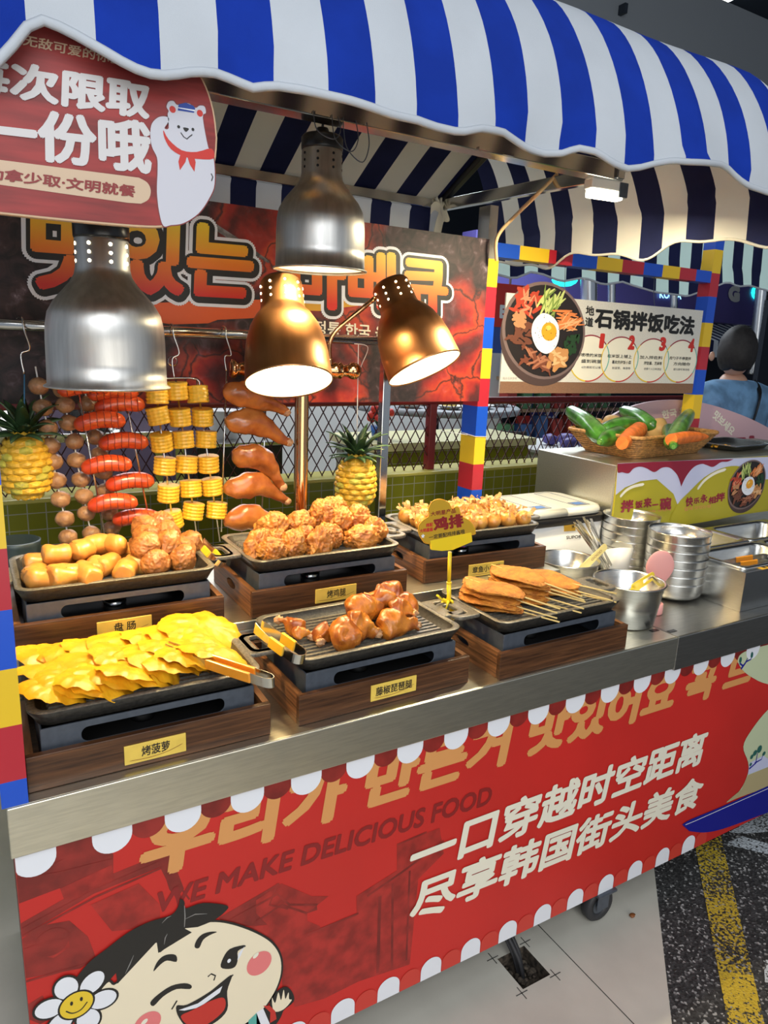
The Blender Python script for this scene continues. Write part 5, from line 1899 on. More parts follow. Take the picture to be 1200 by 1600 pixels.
def place(protos, k, x, y, z, rot, label, group, scale=1.0):
    """protos: list of [object, used]"""
    p = protos[int(abs(x * 1371 + y * 917 + z * 533) * 10) % len(protos)]
    loc = on_pan(k, x, y, z)
    if not p[1]:
        p[1] = True
        o = p[0]
        o.location = loc
        o.rotation_euler = rot
        o.scale = (scale,) * 3
    else:
        o = p[0].copy()
        C.objects.link(o)
        o.location = loc
        o.rotation_euler = rot
        o.scale = (scale,) * 3
    o['label'] = label
    o['group'] = group
    return o


def finish(protos):
    for p in protos:
        if not p[1]:
            bpy.data.objects.remove(p[0])


def name_ord(i, n, what):
    """place in a row counted from the left"""
    if i == 0:
        return 'leftmost ' + what
    if i == n - 1:
        return 'rightmost ' + what
    return ORD[i] + ' ' + what + ' from the left'

# ================================================================ food on the pans
RR = random.Random(11)


# ---- pineapple slices: thin ragged half-translucent slabs that lean on one another
def pine_slice(seed):
    mb = MB()
    rr = random.Random(seed)
    n, rings = 44, 7
    top, bot = [], []
    rx, ry = .060 * rr.uniform(.92, 1.1), .052 * rr.uniform(.92, 1.08)
    for r_ in range(rings + 1):
        u = r_ / rings
        t_, b_ = [], []
        for i in range(n):
            a = 2 * PI * i / n
            jag = 1 + (.09 * noise.noise(Vector((math.cos(a) * 3.2 + seed, math.sin(a) * 3.2, 0))) + .055 * noise.noise(Vector((math.cos(a) * 11 + seed, math.sin(a) * 11, 3)))) * u
            x, y = rx * u * jag * math.cos(a), ry * u * jag * math.sin(a)
            q = Vector((x * 26, y * 26, seed * 2.7))
            z = .019 * (1 - u * u * .8) + .0045 * noise.noise(q * 1.3) + .0030 * noise.noise(q * 3.2) - .004 * (x / rx) ** 2
            z += .0016 * math.sin(a * 11 + seed) * u * u
            t_.append((x, y, z + .003 * (1 - u ** 6)))
            b_.append((x, y, z - .004 * (1 - u ** 6)))
        top.append(t_)
        bot.append(b_)
    mb.loops(top[1:], 0, True, True, False)
    mb.loops(bot[::-1][:-1], 0, True, False, True)
    o = mb.build('pineapple_slice', [M['pine']])
    return tag(o, 'x', 'pineapple slice')


protos = [[pine_slice(s), False] for s in range(5)]
rows = [('back row', 12, -.152, .122, .056, .016), ('middle row', 12, -.156, .122, -.014, .020), ('front row', 13, -.152, .132, -.070, .020)]
for rname, n, xa, xb, yy, zz in rows:
    for i in range(n):
        x = xa + (xb - xa) * i / (n - 1)
        y = yy + RR.uniform(-.008, .008) + (.012 if rname == 'front row' and i > 6 else 0)
        rot = (RR.uniform(-.02, .14) + (.12 if rname == 'back row' else 0), .46 + RR.uniform(-.10, .12), .35 + RR.uniform(-.35, .35))
        place(protos, 0, x, y, zz + RR.uniform(-.002, .004), rot, name_ord(i, n, 'grilled pineapple slice') + ' in the ' + rname + ' of its pan', 'grilled pineapple slices')
for i, (x, y, z, r) in enumerate(((.128, .092, .016, -.4), (.146, .066, .018, -.9), (.112, .082, .024, .2))):
    place(protos, 0, x, y, z, (.2, .3, r), ('pineapple slice at the back right corner of its pan', 'bright yellow pineapple slice lying by the pan handle', 'topmost pineapple slice under the tips of the tongs')[i], 'grilled pineapple slices')
finish(protos)


# ---- left rear pan: cut potato sausages, then fried balls
def cut_sausage(seed):
    mb = MB()
    rr = random.Random(seed)
    L, r = .058 * rr.uniform(.85, 1.15), .0205 * rr.uniform(.95, 1.08)
    n = 12
    pts, rad = [], []
    for i in range(n + 1):
        u = -1 + 2 * i / n
        pts.append((u * L / 2, .004 * math.sin(u * 1.5), 0))
        e0 = 1 - max(0, abs(u) - .72) / .28
        rad.append(r * (.74 + .26 * max(0, e0) ** .5) if seed % 2 == 0 or u > 0 else r * (max(0.03, 1 - abs(u) ** 5)) ** .5)
    mb.tube(pts, rad, 18, 0)
    sd = Vector((seed * 5, 0, 0))
    mb.v = [tuple(Vector(p) + Vector(p).normalized() * .0042 * noise.noise(Vector(p) * 48 + sd)) for p in mb.v]
    o = mb.build('potato_sausage', [M['sausage_cut']], None, bevel=.002)
    k = MB()
    for j in range(9):                                    # flecks of herb on the skin
        a, u = rr.uniform(0, PI), rr.uniform(-.7, .7)
        blob(k, (u * L / 2, r * 1.0 * math.cos(a), r * 1.0 * math.sin(a)), .0009, 1)
    k.build('herb_fleck', [mat('herb', (.06, .07, .015), .7)] if 'herb' not in M else [M['herb']], o)
    return tag(o, 'x', 'sausage')


M['herb'] = mat('herb', (.06, .07, .015), .7)
M['herb'].name = 'herb'


def place_kids(protos, k, x, y, z, rot, label, group, scale=1.0):
    p = protos[int(abs(x * 1371 + y * 917 + z * 533) * 10) % len(protos)]
    loc = on_pan(k, x, y, z)
    if not p[1]:
        p[1] = True
        o = p[0]
        o.location, o.rotation_euler, o.scale = loc, rot, (scale,) * 3
        o['label'], o['group'] = label, group
    else:
        o = dup(p[0], loc, rot, label, group, scale)
    return o


protos = [[cut_sausage(s), False] for s in range(4)]
lay = [('front row', .021, [(-.148, -.068, .3), (-.103, -.088, .45), (-.062, -.078, 1.9), (.012, -.066, 1.35), (.052, -.040, -.3)]),
       ('middle row', .022, [(-.152, -.030, 1.1), (-.098, -.052, .2), (-.045, -.038, 1.2), (-.016, -.020, 1.0)]),
       ('back row', .022, [(-.135, .045, .1), (-.095, .055, 1.5), (-.035, .062, .4), (.020, .050, .2)]),
       ('top layer', .052, [(-.112, -.008, .25), (-.062, .006, .6), (-.028, .034, .35), (.008, .022, 2.2)])]
for rname, z, ps in lay:
    for i, (x, y, a) in enumerate(ps):
        place_kids(protos, 3, x, max(y - .020, -.086), z - .003, (RR.uniform(0, 6), RR.uniform(-.15, .15), a), name_ord(i, len(ps), 'cut potato sausage') + ' in the ' + rname + ', left rear pan', 'cut potato sausages')
for p in protos:
    if not p[1]:
        for ch in list(p[0].children):
            bpy.data.objects.remove(ch)
        bpy.data.objects.remove(p[0])


def ball(seed):
    mb = MB()
    blob(mb, (0, 0, 0), (.0315, .030, .0275), 5, .14, 1.8, seed + 20, 0, -.10, 5)
    mb.v = [tuple(Vector(p) * (1 + .018 * noise.noise(Vector(p) * 190 + Vector((seed, 0, 0))))) for p in mb.v]
    return tag(mb.build('fried_ball', [M['fishball']]), 'x', 'fried ball')


protos = [[ball(s), False] for s in range(4)]
lay = [('front row', .026, [(.076, -.060), (.132, -.052)]), ('middle row', .026, [(.088, -.002), (.150, .012), (.178, .055)]), ('back row', .026, [(.070, .055), (.125, .064)]),
       ('second layer', .056, [(.064, -.032), (.108, -.026)]), ('upper layer', .060, [(.075, .020), (.122, .030)]), ('top of the heap', .074, [(.080, .052), (.118, .062)])]
for rname, z, ps in lay:
    for i, (x, y) in enumerate(ps):
        w_ = ('left' if i == 0 else 'right' if i == len(ps) - 1 else 'middle') if len(ps) < 4 else ORD[i]
        place(protos, 3, x - .004, y - .022, z - .002, (RR.uniform(0, 6), RR.uniform(0, 6), RR.uniform(0, 6)), '%s wrinkled brown fried ball in the %s beside the cut sausages' % (w_, rname) if rname != 'top of the heap' else '%s wrinkled brown fried ball at the very top of the heap' % w_, 'wrinkled fried balls')
finish(protos)


# ---- middle rear pan: craggy fried chicken
def fried(seed):
    mb = MB()
    rr = random.Random(seed)
    blob(mb, (0, 0, 0), (.037 * rr.uniform(.9, 1.15), .031, .029), 5, .30, 1.6, seed + 3, 0, -.24, 4.2)
    sd = Vector((seed * 2.1, 4, 1))
    mb.v = [tuple(Vector(p) * (1 + .07 * (.4 - abs(noise.noise(Vector(p) * 150 + sd))) + .03 * noise.noise(Vector(p) * 330 + sd))) for p in mb.v]
    return tag(mb.build('fried_chicken', [M['fried']]), 'x', 'fried chicken')


protos = [[fried(s), False] for s in range(5)]
lay = [('front row', .024, [(-.128, -.072), (-.068, -.045), (-.008, -.062), (.110, -.050), (.160, -.020)]),
       ('middle row', .026, [(-.150, -.030), (-.100, .000), (-.030, -.012), (.040, -.018), (.128, .022)]),
       ('back row', .026, [(-.095, .055), (-.030, .060), (.030, .055), (.085, .060)]),
       ('second layer', .056, [(-.092, .016), (-.022, .022), (.080, .012), (.132, .020)]),
       ('top layer', .074, [(.042, .034), (.086, .050)])]
for rname, z, ps in lay:
    for i, (x, y) in enumerate(ps):
        place(protos, 4, x - .004, y - .016, z - .002, (RR.uniform(0, 6), RR.uniform(0, 6), RR.uniform(0, 6)), name_ord(i, len(ps), 'fried chicken lump') + ' in the %s, middle rear pan' % rname, 'fried chicken lumps')
finish(protos)

# ---- middle front pan: roast drumsticks
DR = [.009, .020, .028, .029, .024, .016, .011, .0095, .0105]


def drum(label, a, b, seed, fat=1.0, end=True):
    """a roast drumstick from the fat end a to the knuckle b (pan coordinates)"""
    A, B = on_pan(1, a[0] - .008, a[1] - .032, a[2] - .004), on_pan(1, b[0] - .008, b[1] - .032, b[2] - .004)
    mid = A + (B - A) * .45 + Vector((0, 0, .006))
    t = thing('roast_drumstick', label, 'drumstick', tuple(A), 0, 'roast drumsticks')
    d = B - A
    path = [(0, 0, 0)] + [tuple(d * u + Vector((0, 0, .005 * math.sin(u * PI)))) for u in (.10, .22, .36, .52, .68, .82, .92, 1.0)]
    mb = leg_blob(path, [r * fat * 1.16 for r in DR], seed, None, .84, .0095)
    mb.build('meat', [M['roast']], t)
    if end:
        k = MB()
        blob(k, d * 1.0, (.0095, .0095, .0085), 3, .55, 2.5, seed, 0, .2, 6)
        k.build('knuckle', [M['bone']], t)


drum('roast drumstick at the left front of its pan beside the tongs', (-.082, -.072, .020), (-.016, .024, .028), 1, 1.1, False)
drum('roast drumstick leaning on the left front one with its cut end out', (-.050, -.012, .030), (.010, -.045, .018), 2, 1.05)
drum('plump roast drumstick lying on top at the middle of the pan', (-.028, .008, .050), (.070, .030, .042), 3, 1.1, False)
drum('roast drumstick in front whose bone end points at the handle on the right', (.022, -.030, .022), (.110, -.042, .018), 4, .98)
drum('roast drumstick at the right end of the pan', (.142, .008, .024), (.070, .062, .022), 5, 1.1, False)
drum('dark roast drumstick crossing the middle of the heap', (.078, .010, .028), (.118, -.014, .034), 6, 1.0)
drum('topmost roast drumstick with a pale charred cut end', (.062, .050, .052), (.082, .002, .052), 7, 1.0)
drum('deep red roast drumstick at the top right of the heap', (.130, .050, .048), (.048, .074, .052), 8, 1.0, False)
drum('roast drumstick hidden low behind the topmost one', (.050, .066, .024), (.012, .072, .022), 9, 1.0)
drum('small dried wing tip with a thin point at the left of the pan', (-.118, .028, .016), (-.158, .074, .034), 10, .56)
drum('dark wing piece lying before the dried wing tip', (-.142, .036, .014), (-.112, .012, .014), 11, .52)
drum('charred wing piece between the wing tip and the front drumstick', (-.088, .012, .018), (-.108, -.022, .014), 12, .66)


# ---- right front pan: flat crumbed cutlets on bamboo sticks in three stacks
def cutlet(seed):
    t = thing('cutlet_skewer', 'x', 'cutlet')
    mb = MB()

    def shape(p):
        u = p.x / .078
        w_ = 1.0 - .34 * max(0, u) - .06 * max(0, -u)
        return Vector((p.x, p.y * w_, p.z + .004 * math.sin(p.x * 40 + seed) + .003 * math.sin(p.y * 60) - .25 * p.y * p.y * 4))
    blob(mb, (0, 0, 0), (.082, .046, .0075), 5, .10, 2.2, seed + 40, 0, .04, 8, None, shape)
    sd = Vector((seed, 0, 2))
    mb.v = [tuple(Vector(p) + Vector((0, 0, .0016 * noise.noise(Vector(p) * 420 + sd)))) for p in mb.v]
    mb.build('cutlet', [M['cutlet']], t)
    mb = MB()
    mb.tube([(-.082, .0, .002), (.03, .001, .000), (.168, .002, -.003)], [.0012, .0019, .0019], 7)
    mb.build('stick', [M['bamboo']], t)
    return t


cp = [cutlet(s) for s in range(3)]
used = [False] * 3
stacks = [('left', (-.132, -.006), -1.22, 4, .0), ('middle', (-.034, .010), -1.2, 5, .0), ('right', (.070, .018), -1.12, 3, .0)]
for sname, (x, y), rz, n, z0 in stacks:
    for i in range(n):
        k = i % 3
        lev = ['bottom', 'second', 'third', 'fourth', 'top'][i] if i < n - 1 else 'top'
        loc = on_pan(2, x + RR.uniform(-.006, .006), y + RR.uniform(-.005, .005), .010 + i * .0135)
        rot = (RR.uniform(-.06, .06), -.02 + .015 * i, rz + RR.uniform(-.09, .09))
        lb = '%s crumbed flat cutlet on a bamboo stick in the %s stack' % (lev, sname)
        if not used[k]:
            used[k] = True
            cp[k].location, cp[k].rotation_euler = loc, rot
            cp[k]['label'], cp[k]['group'] = lb, 'cutlets on sticks'
        else:
            dup(cp[k], loc, rot, lb, 'cutlets on sticks')


# ---- right rear pan: octopus balls under bonito flakes
def tako(seed):
    mb = MB()
    blob(mb, (0, 0, 0), (.0235, .0235, .0225), 3, .05, 2, seed + 60)
    return tag(mb.build('octopus_ball', [M['takoyaki']]), 'x', 'octopus ball')


protos = [[tako(s), False] for s in range(3)]
pos_f = []
for rname, y, n, xa, xb, z in (('front row', -.082, 7, -.135, .150, .022), ('second row', -.036, 7, -.150, .150, .022), ('third row', .010, 6, -.140, .140, .022), ('back row', .054, 6, -.150, .120, .022), ('upper layer', -.012, 4, -.085, .105, .040)):
    for i in range(n):
        x = xa + (xb - xa) * i / (n - 1)
        p = (x + RR.uniform(-.006, .006), y + RR.uniform(-.007, .007), z)
        pos_f.append(p)
        place(protos, 5, *p, (RR.uniform(0, 6), RR.uniform(0, 6), RR.uniform(0, 6)), name_ord(i, n, 'octopus ball') + ' in the %s, right rear pan' % rname, 'octopus balls')
finish(protos)
mb = MB()
c5, rz5 = PAN[5]
for k in range(620):
    p = pos_f[RR.randrange(len(pos_f))]
    a, e = RR.uniform(0, 2 * PI), RR.uniform(.1, 1.4)
    r_ = .0245
    b = Vector((p[0] + r_ * math.cos(a) * math.cos(e), p[1] + r_ * math.sin(a) * math.cos(e), p[2] + r_ * math.sin(e) + .0005))
    if p[1] < -.05 and RR.random() < .55:
        continue
    if k < 60:
        b = Vector((RR.uniform(-.15, .175), RR.uniform(-.105, .09), .001))
    d1 = Vector((RR.uniform(-1, 1), RR.uniform(-1, 1), RR.uniform(-.1, .9))).normalized()
    d2 = d1.cross(Vector((RR.uniform(-1, 1), RR.uniform(-1, 1), RR.uniform(-1, 1)))).normalized()
    L, W = RR.uniform(.012, .024), RR.uniform(.0025, .006)
    nn = d1.cross(d2)
    rowp = []
    for q in range(5):
        u = q / 4
        o_ = b + d1 * L * u + nn * .006 * math.sin(u * PI * RR.uniform(.8, 1.6))
        ww = W * (.5 + .5 * math.sin(PI * (.15 + .7 * u)))
        rowp.append([o_ - d2 * ww, o_ + d2 * ww])
    mb.loops(rowp, 0, True, False, False, closed=False)
o = mb.build('bonito_flakes', [M['bonito']])
o.location = on_pan(5, 0, 0, 0)
o.rotation_euler = (0, 0, rz5)
tag(o, 'pale curled bonito flakes strewn over the octopus balls', 'fish flakes', None, 'stuff')

# ================================================================ tongs
def tongs(name, label, bend, tip, spread, up, grip, wid=.016, roll=0.0):
    """bend: middle of the spring loop; tip: between the tips; up: normal of the plane the arms lie in"""
    B, Tp = Vector(bend), Vector(tip)
    t = thing(name, label, 'tongs', tuple(B))
    ax = (Tp - B)
    L = ax.length
    ax.normalize()
    up = Vector(up)
    up = (up - ax * up.dot(ax)).normalized()
    sd = ax.cross(up)
    P = lambda x, s, h=0: ax * x + sd * s + up * h
    r = spread / 2
    loop = [P(.045, r)] + [P(.020 - .020 * math.cos(a - PI / 2) * 1.0, r * math.cos(a), 0) for a in [PI * j / 14 for j in range(15)]] + [P(.045, -r)]
    loop = [P(.050, r)] + [P(.018 - .018 * math.sin(PI * j / 14), r * math.cos(PI * j / 14)) for j in range(15)] + [P(.050, -r)]
    mb = MB()
    mb.ribbon(loop, up, wid, .0012)
    mb.build('spring_bow', [M['steel_plain']], t)
    for s in (1, -1):
        mb = MB()
        path = smooth_poly([P(.040, s * r), P(L * .5, s * r * 1.05), P(L * .8, s * r * .85), P(L, s * r * .55)], 6, False)
        n = len(path)
        mb.ribbon(path, up, [wid * (.85 if i < n * .6 else .85 + .35 * (i / n - .6) / .4) for i in range(n)], .0014)
        arm = mb.build('arm', [M['steel_plain']], t)
        mb = MB()
        mb.ribbon(smooth_poly([P(.042, s * r), P(L * .34, s * r * 1.04), P(L * .60, s * r * 1.02)], 8, False), up, wid * 1.02, .0062)
        mb.build('grip', [M[grip]], arm, bevel=.002, bseg=3)
    return t


tongs('serving_tongs', 'orange gripped steel tongs lying across the pineapple slices', (0.3267,0.0213,0.972), (0.1946,0.2051,0.985), .016, (0, -.4, 1) and (.2, -.55, .75), 'grip_orange', .020)
tongs('serving_tongs', 'yellow gripped steel tongs standing at the left edge of the drumstick pan', (0.4163,0.102,0.962), (0.3713,0.2192,0.99), .030, (.1, -.2, 1), 'grip_yellow', .020)
tongs('serving_tongs', 'yellow gripped steel tongs propped between the two left rear pans', (0.3745,0.4534,1.046), (0.3498,0.539,1.085), .036, (.7, -.5, .8), 'grip_yellow', .014)

# ================================================================ yellow notice on a clip stand
cs = thing('clip_sign', 'yellow cloud shaped price card with red Chinese words on a clip stand', 'sign', (0.8573,0.262,0.9285))
CB = Vector(cs.location)
CY = .262
mb = MB()
top = Vector((0.8519,0.262,1.075)) - CB
mb.tube([(.002, 0, .012), tuple(top * .48 + Vector((.0, 0, 0)))], .0052, 14)
mb.tube([tuple(top * .48), tuple(top * .50)], .0062, 14)
mb.tube([tuple(top * .50), tuple(top)], .0045, 14)
mb.build('stem', [M['clip_yellow']], cs)
for s, nm in ((-1, 'jaw'), (1, 'jaw')):
    mb = MB()
    pts = [(-.002 + s * .004, 0, .030), (s * .010 - .004, -.002, .018), (s * .016 - .004, -.002, -.002), (s * .013 - .003, 0, -.020)]
    mb.ribbon(smooth_poly(pts, 5, False), (0, 1, 0), .024, .005)
    if s < 0:
        mb.ribbon(smooth_poly([(-.002, 0, .026), (-.020, -.002, .032), (-.036, -.004, .046)], 5, False), (0, 1, 0), .010, .005)
    mb.build(nm, [M['clip_yellow']], cs, bevel=.0015)
mb = MB()
q = [Vector(p) - CB for p in [(0.7942,0.262,1.108),(0.9087,0.262,1.116),(0.9141,0.262,1.093),(0.8579,0.262,1.079),(0.8283,0.262,1.08),(0.7989,0.262,1.086)]]
mb.prism([(p.x, p.z) for p in q], -.002, .004)
mb.build('card_holder', [M['clip_yellow']], cs, bevel=.001)
card = [Vector(p) - CB for p in [(0.7915,0.262,1.1),(0.7718,0.262,1.113),(0.7612,0.262,1.133),(0.7634,0.262,1.149),(0.7752,0.262,1.159),(0.7873,0.262,1.166),(0.785,0.262,1.183),(0.7958,0.262,1.199),(0.8164,0.262,1.203),(0.8396,0.262,1.193),(0.8505,0.262,1.178),(0.8613,0.262,1.182),(0.8709,0.262,1.177),(0.8759,0.262,1.164),(0.8833,0.262,1.155),(0.9029,0.262,1.145),(0.9178,0.262,1.129),(0.9225,0.262,1.115),(0.9162,0.262,1.109),(0.8525,0.262,1.108)]]
cpoly = smooth_poly([(p.x, p.z) for p in card], 4)
mb = MB()
mb.prism(cpoly, .0, .0012)
cd = mb.build('card', [mat('card_yellow', (.84, .56, .06), .45, trans=.5)], cs)
mb = MB()
mb.flat(grow(cpoly, -.0012), -.0004)
mb.build('card_outline', [M['ink_brown']], cd)
mb = MB()
mb.flat(grow(cpoly, -.0018), -.0008)
mb.build('card_face', [mat('card_face', (.90, .60, .05), .45, trans=.5)], cd)


def card_text(word, m, quad, off):
    qq = [Vector(p) - CB for p in quad]
    text(word, m, tuple((p.x, p.z) for p in qq), -.0013, cd, off)


card_text('大明星产品', M['print_maroon'], [(0.7918,0.262,1.165),(0.8611,0.262,1.167),(0.8589,0.262,1.179),(0.7911,0.262,1.175)], .02)
card_text('鸡排', M['print_maroon'], [(0.8025,0.262,1.128),(0.8871,0.262,1.132),(0.8798,0.262,1.165),(0.7984,0.262,1.16)], .05)
card_text('搭配', M['print_red'], [(0.7807,0.262,1.141),(0.7997,0.262,1.141),(0.799,0.262,1.151),(0.7802,0.262,1.149)], .04)
card_text('大明星酱', M['print_red'], [(0.7646,0.262,1.129),(0.8004,0.262,1.13),(0.7998,0.262,1.139),(0.764,0.262,1.138)], .04)
card_text('一定要配鸡排酱哦', M['ink'], [(0.7908,0.262,1.111),(0.8905,0.262,1.115),(0.8883,0.262,1.126),(0.7902,0.262,1.121)], .012)
mb = MB()
s0 = Vector((0.7738,0.262,1.121)) - CB
star = [(s0.x + (.0058 if k % 2 == 0 else .0027) * math.sin(k * PI / 5), s0.z + (.0058 if k % 2 == 0 else .0027) * math.cos(k * PI / 5)) for k in range(10)]
mb.flat(star, -.0014)
mb.build('star_print', [M['print_white']], cd)

# ================================================================ right of the grill: cooker, pots, bowls, inset pans
ck = thing('rice_cooker', 'large white rice cooker with a cream lid and a black collar behind the ladle pots', 'rice cooker', (1.332, .552, HT + .0005))
# body footprint
cw_, cd_ = .358, .255
L = lambda w, d, r, z: [(x + cw_ / 2, y + cd_ / 2, z) for x, y in rrect(w, d, r, 7)]
mb = MB()
mb.loops([L(cw_ - .01, cd_ - .01, .04, 0), L(cw_, cd_, .045, .006), L(cw_, cd_, .045, .176)], 0, True)
body = mb.build('body', [M['white']], ck)
mb = MB()
mb.loops([L(cw_ + .002, cd_ + .002, .046, .1762), L(cw_ + .010, cd_ + .010, .05, .182), L(cw_ + .010, cd_ + .010, .05, .198), L(cw_ - .02, cd_ - .02, .04, .204)], 0, True)
mb.build('collar', [M['black']], ck, bevel=.001)
for x0, x1 in ((.004, cw_ / 2 - .0008), (cw_ / 2 + .0008, cw_ - .004)):
    mb = MB()
    w_ = x1 - x0
    Lq = lambda r, s, z: [(min(max(x, x0), x1), y, z) for x, y in [(a + cw_ / 2, b + cd_ / 2) for a, b in rrect(cw_ - .008 - s, cd_ - .004 - s, r, 8)]]
    mb.loops([Lq(.06, .0, .2045), Lq(.06, .0, .216), Lq(.055, .010, .224), Lq(.05, .03, .2275)], 0, True)
    mb.build('lid', [M['lid_cream']], ck)
for px_, n in ((.070, 0), (.235, 1)):
    mb = MB()
    a = [(px_, .03), (px_ + .065, .03), (px_ + .065, .225), (px_, .225)]
    for p, q in zip(a, a[1:] + a[:1]):
        mb.tube([(p[0], p[1], .2278), (q[0], q[1], .2278)], .0009, 5)
    mb.box(px_ + .008, px_ + .057, .036, .072, .2276, .2284)
    mb.build('control_panel', [mat('panel_line', (.10, .12, .16), .3)], ck)
    mb = MB()
    mb.box(px_ + .014, px_ + .050, .041, .066, .2284, .2288)
    mb.build('display', [mat('display_blue', (.10, .22, .55), .2)], ck)
pq = [(0.7683,0.574,2.279),(0.7689,0.574,2.279)]
lx = (1.532,0.575,0.922)
rx = (1.617,0.575,0.9212)
text('SUPOR', M['print_black'], tuple((p[0] - 1.332, p[1] - HT) for p in [(1.512,0.9604),(1.578,0.9575),(1.576,0.9684),(1.51,0.9711)]), -.0008, ck, .02)
mb = MB()
mb.flat([(p[0] - 1.332, p[1] - HT) for p in [(1.498,0.9869),(1.548,0.9846),(1.543,1.014),(1.494,1.015)]], -.0009)
tg = mb.build('price_tag', [M['tag']], ck)
text('米', M['ink'], tuple((p[0] - 1.332, p[1] - HT) for p in [(1.529,0.993),(1.543,0.993),(1.541,1.006),(1.527,1.006)]), -.0013, tg, .02)


def pot(name, label, c, r0, r1, h, cat='pot'):
    t = thing(name, label, cat, (c[0], c[1], HT + .0006))
    mb = MB()
    mb.lathe([(.0001, 0), (r0 - .006, 0), (r0, .004), (r0 + (r1 - r0) * .5, h * .5), (r1, h - .004), (r1 + .005, h - .001), (r1 + .005, h + .001), (r1, h + .002), (r1 - .0025, h - .003), (r0 - .003, .006), (.0001, .004)], 56)
    mb.build('body', [M['steel_bowl']], t)
    mb = MB()
    mb.lathe([(.0001, h * .34), ((r0 + (r1 - r0) * .34) - .004, h * .34)], 40)
    mb.build('sauce', [M['sauce']], t)
    return t


pa = (1.413,0.2102,0.83)
pb = (1.398,0.395,0.83)
pot('sauce_pot', 'deep steel pot with a yellow slotted handle at the right of the cutlet pan', pa, .074, .090, .116)
pot('sauce_pot', 'steel sauce pot with a cream wooden ladle behind the cutlet pan', (pb[0] + .03, pb[1] + .06), .074, .092, .104)


def ladle(name, label, cat, a, b, w0, w1, m, hole=False, words=None):
    """a flat handle rising out of a pot from a to b"""
    A, B = Vector(a), Vector(b)
    t = thing(name, label, cat, tuple(A))
    d = B - A
    view = Vector((.49, .84, -.1))
    sd = d.cross(view).normalized()
    nn = sd.cross(d).normalized()
    mb = MB()
    n = 20
    o_, i_ = [], []
    L_ = d.length
    out = []
    for k in range(11):
        an = -PI / 2 + PI * k / 10
        out.append((L_ - w1 + w1 * math.cos(an), w1 * math.sin(an)))
    out = [(0, -w0)] + out + [(0, w0)]
    ux = d.normalized()
    if hole:
        outer = rrect(L_, w1 * 2, w1 * .9, 6, L_ / 2, 0)
        inner = rrect(L_ * .42, w1 * .8, w1 * .38, 6, L_ * .70, 0)
        mb.ring(outer, inner, lambda p, s: tuple(ux * p[0] + sd * p[1] * (w0 / w1 + (1 - w0 / w1) * p[0] / L_) + nn * (.0025 * s)), 0)
    else:
        v = [tuple(ux * x + sd * y + nn * s) for s in (0, .003) for x, y in out]
        k = len(out)
        mb.add(v, [tuple(range(k)), tuple(reversed(range(k, 2 * k)))] + [(i, k + i, k + (i + 1) % k, (i + 1) % k) for i in range(k)], 0)
    h_ = mb.build('handle', [m], t, bevel=.0008)
    mb = MB()
    blob(mb, -ux * .030 + Vector((0, 0, -.012)), (.016, .016, .012), 3, 0, 1, 0)
    mb.tube([-ux * .03, ux * .004], w0 * .35, 8)
    mb.build('scoop', [m], t)
    if words:
        mb = MB()
        gv, gf = glyphs(words)
        x0, x1 = min(p[0] for p in gv), max(p[0] for p in gv)
        sgn = 1 if nn.dot(view) < 0 else -1
        off = .0034 if sgn > 0 else -.0004
        mb.add([tuple(ux * (L_ * .42 + (p[0] - x0) / (x1 - x0) * L_ * .38) + sd * sgn * -1 * (p[1] - .35) * .010 + nn * off) for p in gv], gf, 0)
        mb.build('lettering', [M['ink_brown']], t)
    return t


ladle('sauce_ladle', 'cream flat handled ladle with stamped marks leaning out of the rear sauce pot', 'ladle', (1.425,0.4,0.9114), (1.571,0.44,0.9646), .012, .010, M['ladle_cream'], False, 'GOOD')
ladle('slotted_ladle', 'yellow ladle with a slotted handle leaning out of the deep steel pot', 'ladle', (1.403,0.19,0.928), (1.512,0.21,0.9486), .013, .0105, M['clip_yellow'], True)

# pink rice paddle in its stand
pd = thing('rice_paddle', 'pink rice paddle standing upright in front of the steel bowls', 'paddle', (*(1.538,0.2157), HT + .0006))
P0 = Vector(pd.location)
hc = Vector((1.562,0.235,0.9551)) - P0
mb = MB()
vw = (.86, -.5)
def pfn(p):
    k = 1 - .18 * max(0.0, -p.z / .046)
    return Vector((p.x * k, p.y + .05 * p.z * p.z * 6, p.z))
blob(mb, (0, 0, 0), (.0405, .0045, .050), 4, 0, 1, 0, 0, 0, 9, Matrix.Rotation(-.5, 3, 'Z'), pfn)
mb.v = [tuple(Vector(p) + hc) for p in mb.v]
mb.build('blade', [M['plastic_pink']], pd)
mb = MB()
mb.tube([(0, 0, .02), tuple(hc * .55 + Vector((0, 0, 0))), tuple(hc - Vector((0, 0, .035)))], [.009, .0085, .012], 12, flat=.6)
mb.build('handle', [M['plastic_pink']], pd)
mb = MB()
mb.lathe([(.0001, 0), (.020, 0), (.022, .003), (.021, .030), (.018, .032), (.017, .006), (.0001, .005)], 28)
mb.build('stand', [M['plastic_pink']], pd)


# ---- stacked steel bowls: every bowl is a thing
def bowl():
    t = thing('steel_bowl', 'x', 'bowl')
    mb = MB()
    r = .0885
    mb.lathe([(.0001, 0), (r * .58, 0), (r * .76, .004), (r * .90, .013), (r * .965, .024), (r * .985, .0335), (r * .992, .0345), (r, .053), (r + .0012, .0555), (r - .0012, .0560), (r - .0025, .044), (r * .95, .026), (r * .86, .014), (r * .56, .003), (.0001, .002)], 64)
    mb.build('shell', [M['steel_bowl']], t)
    return t


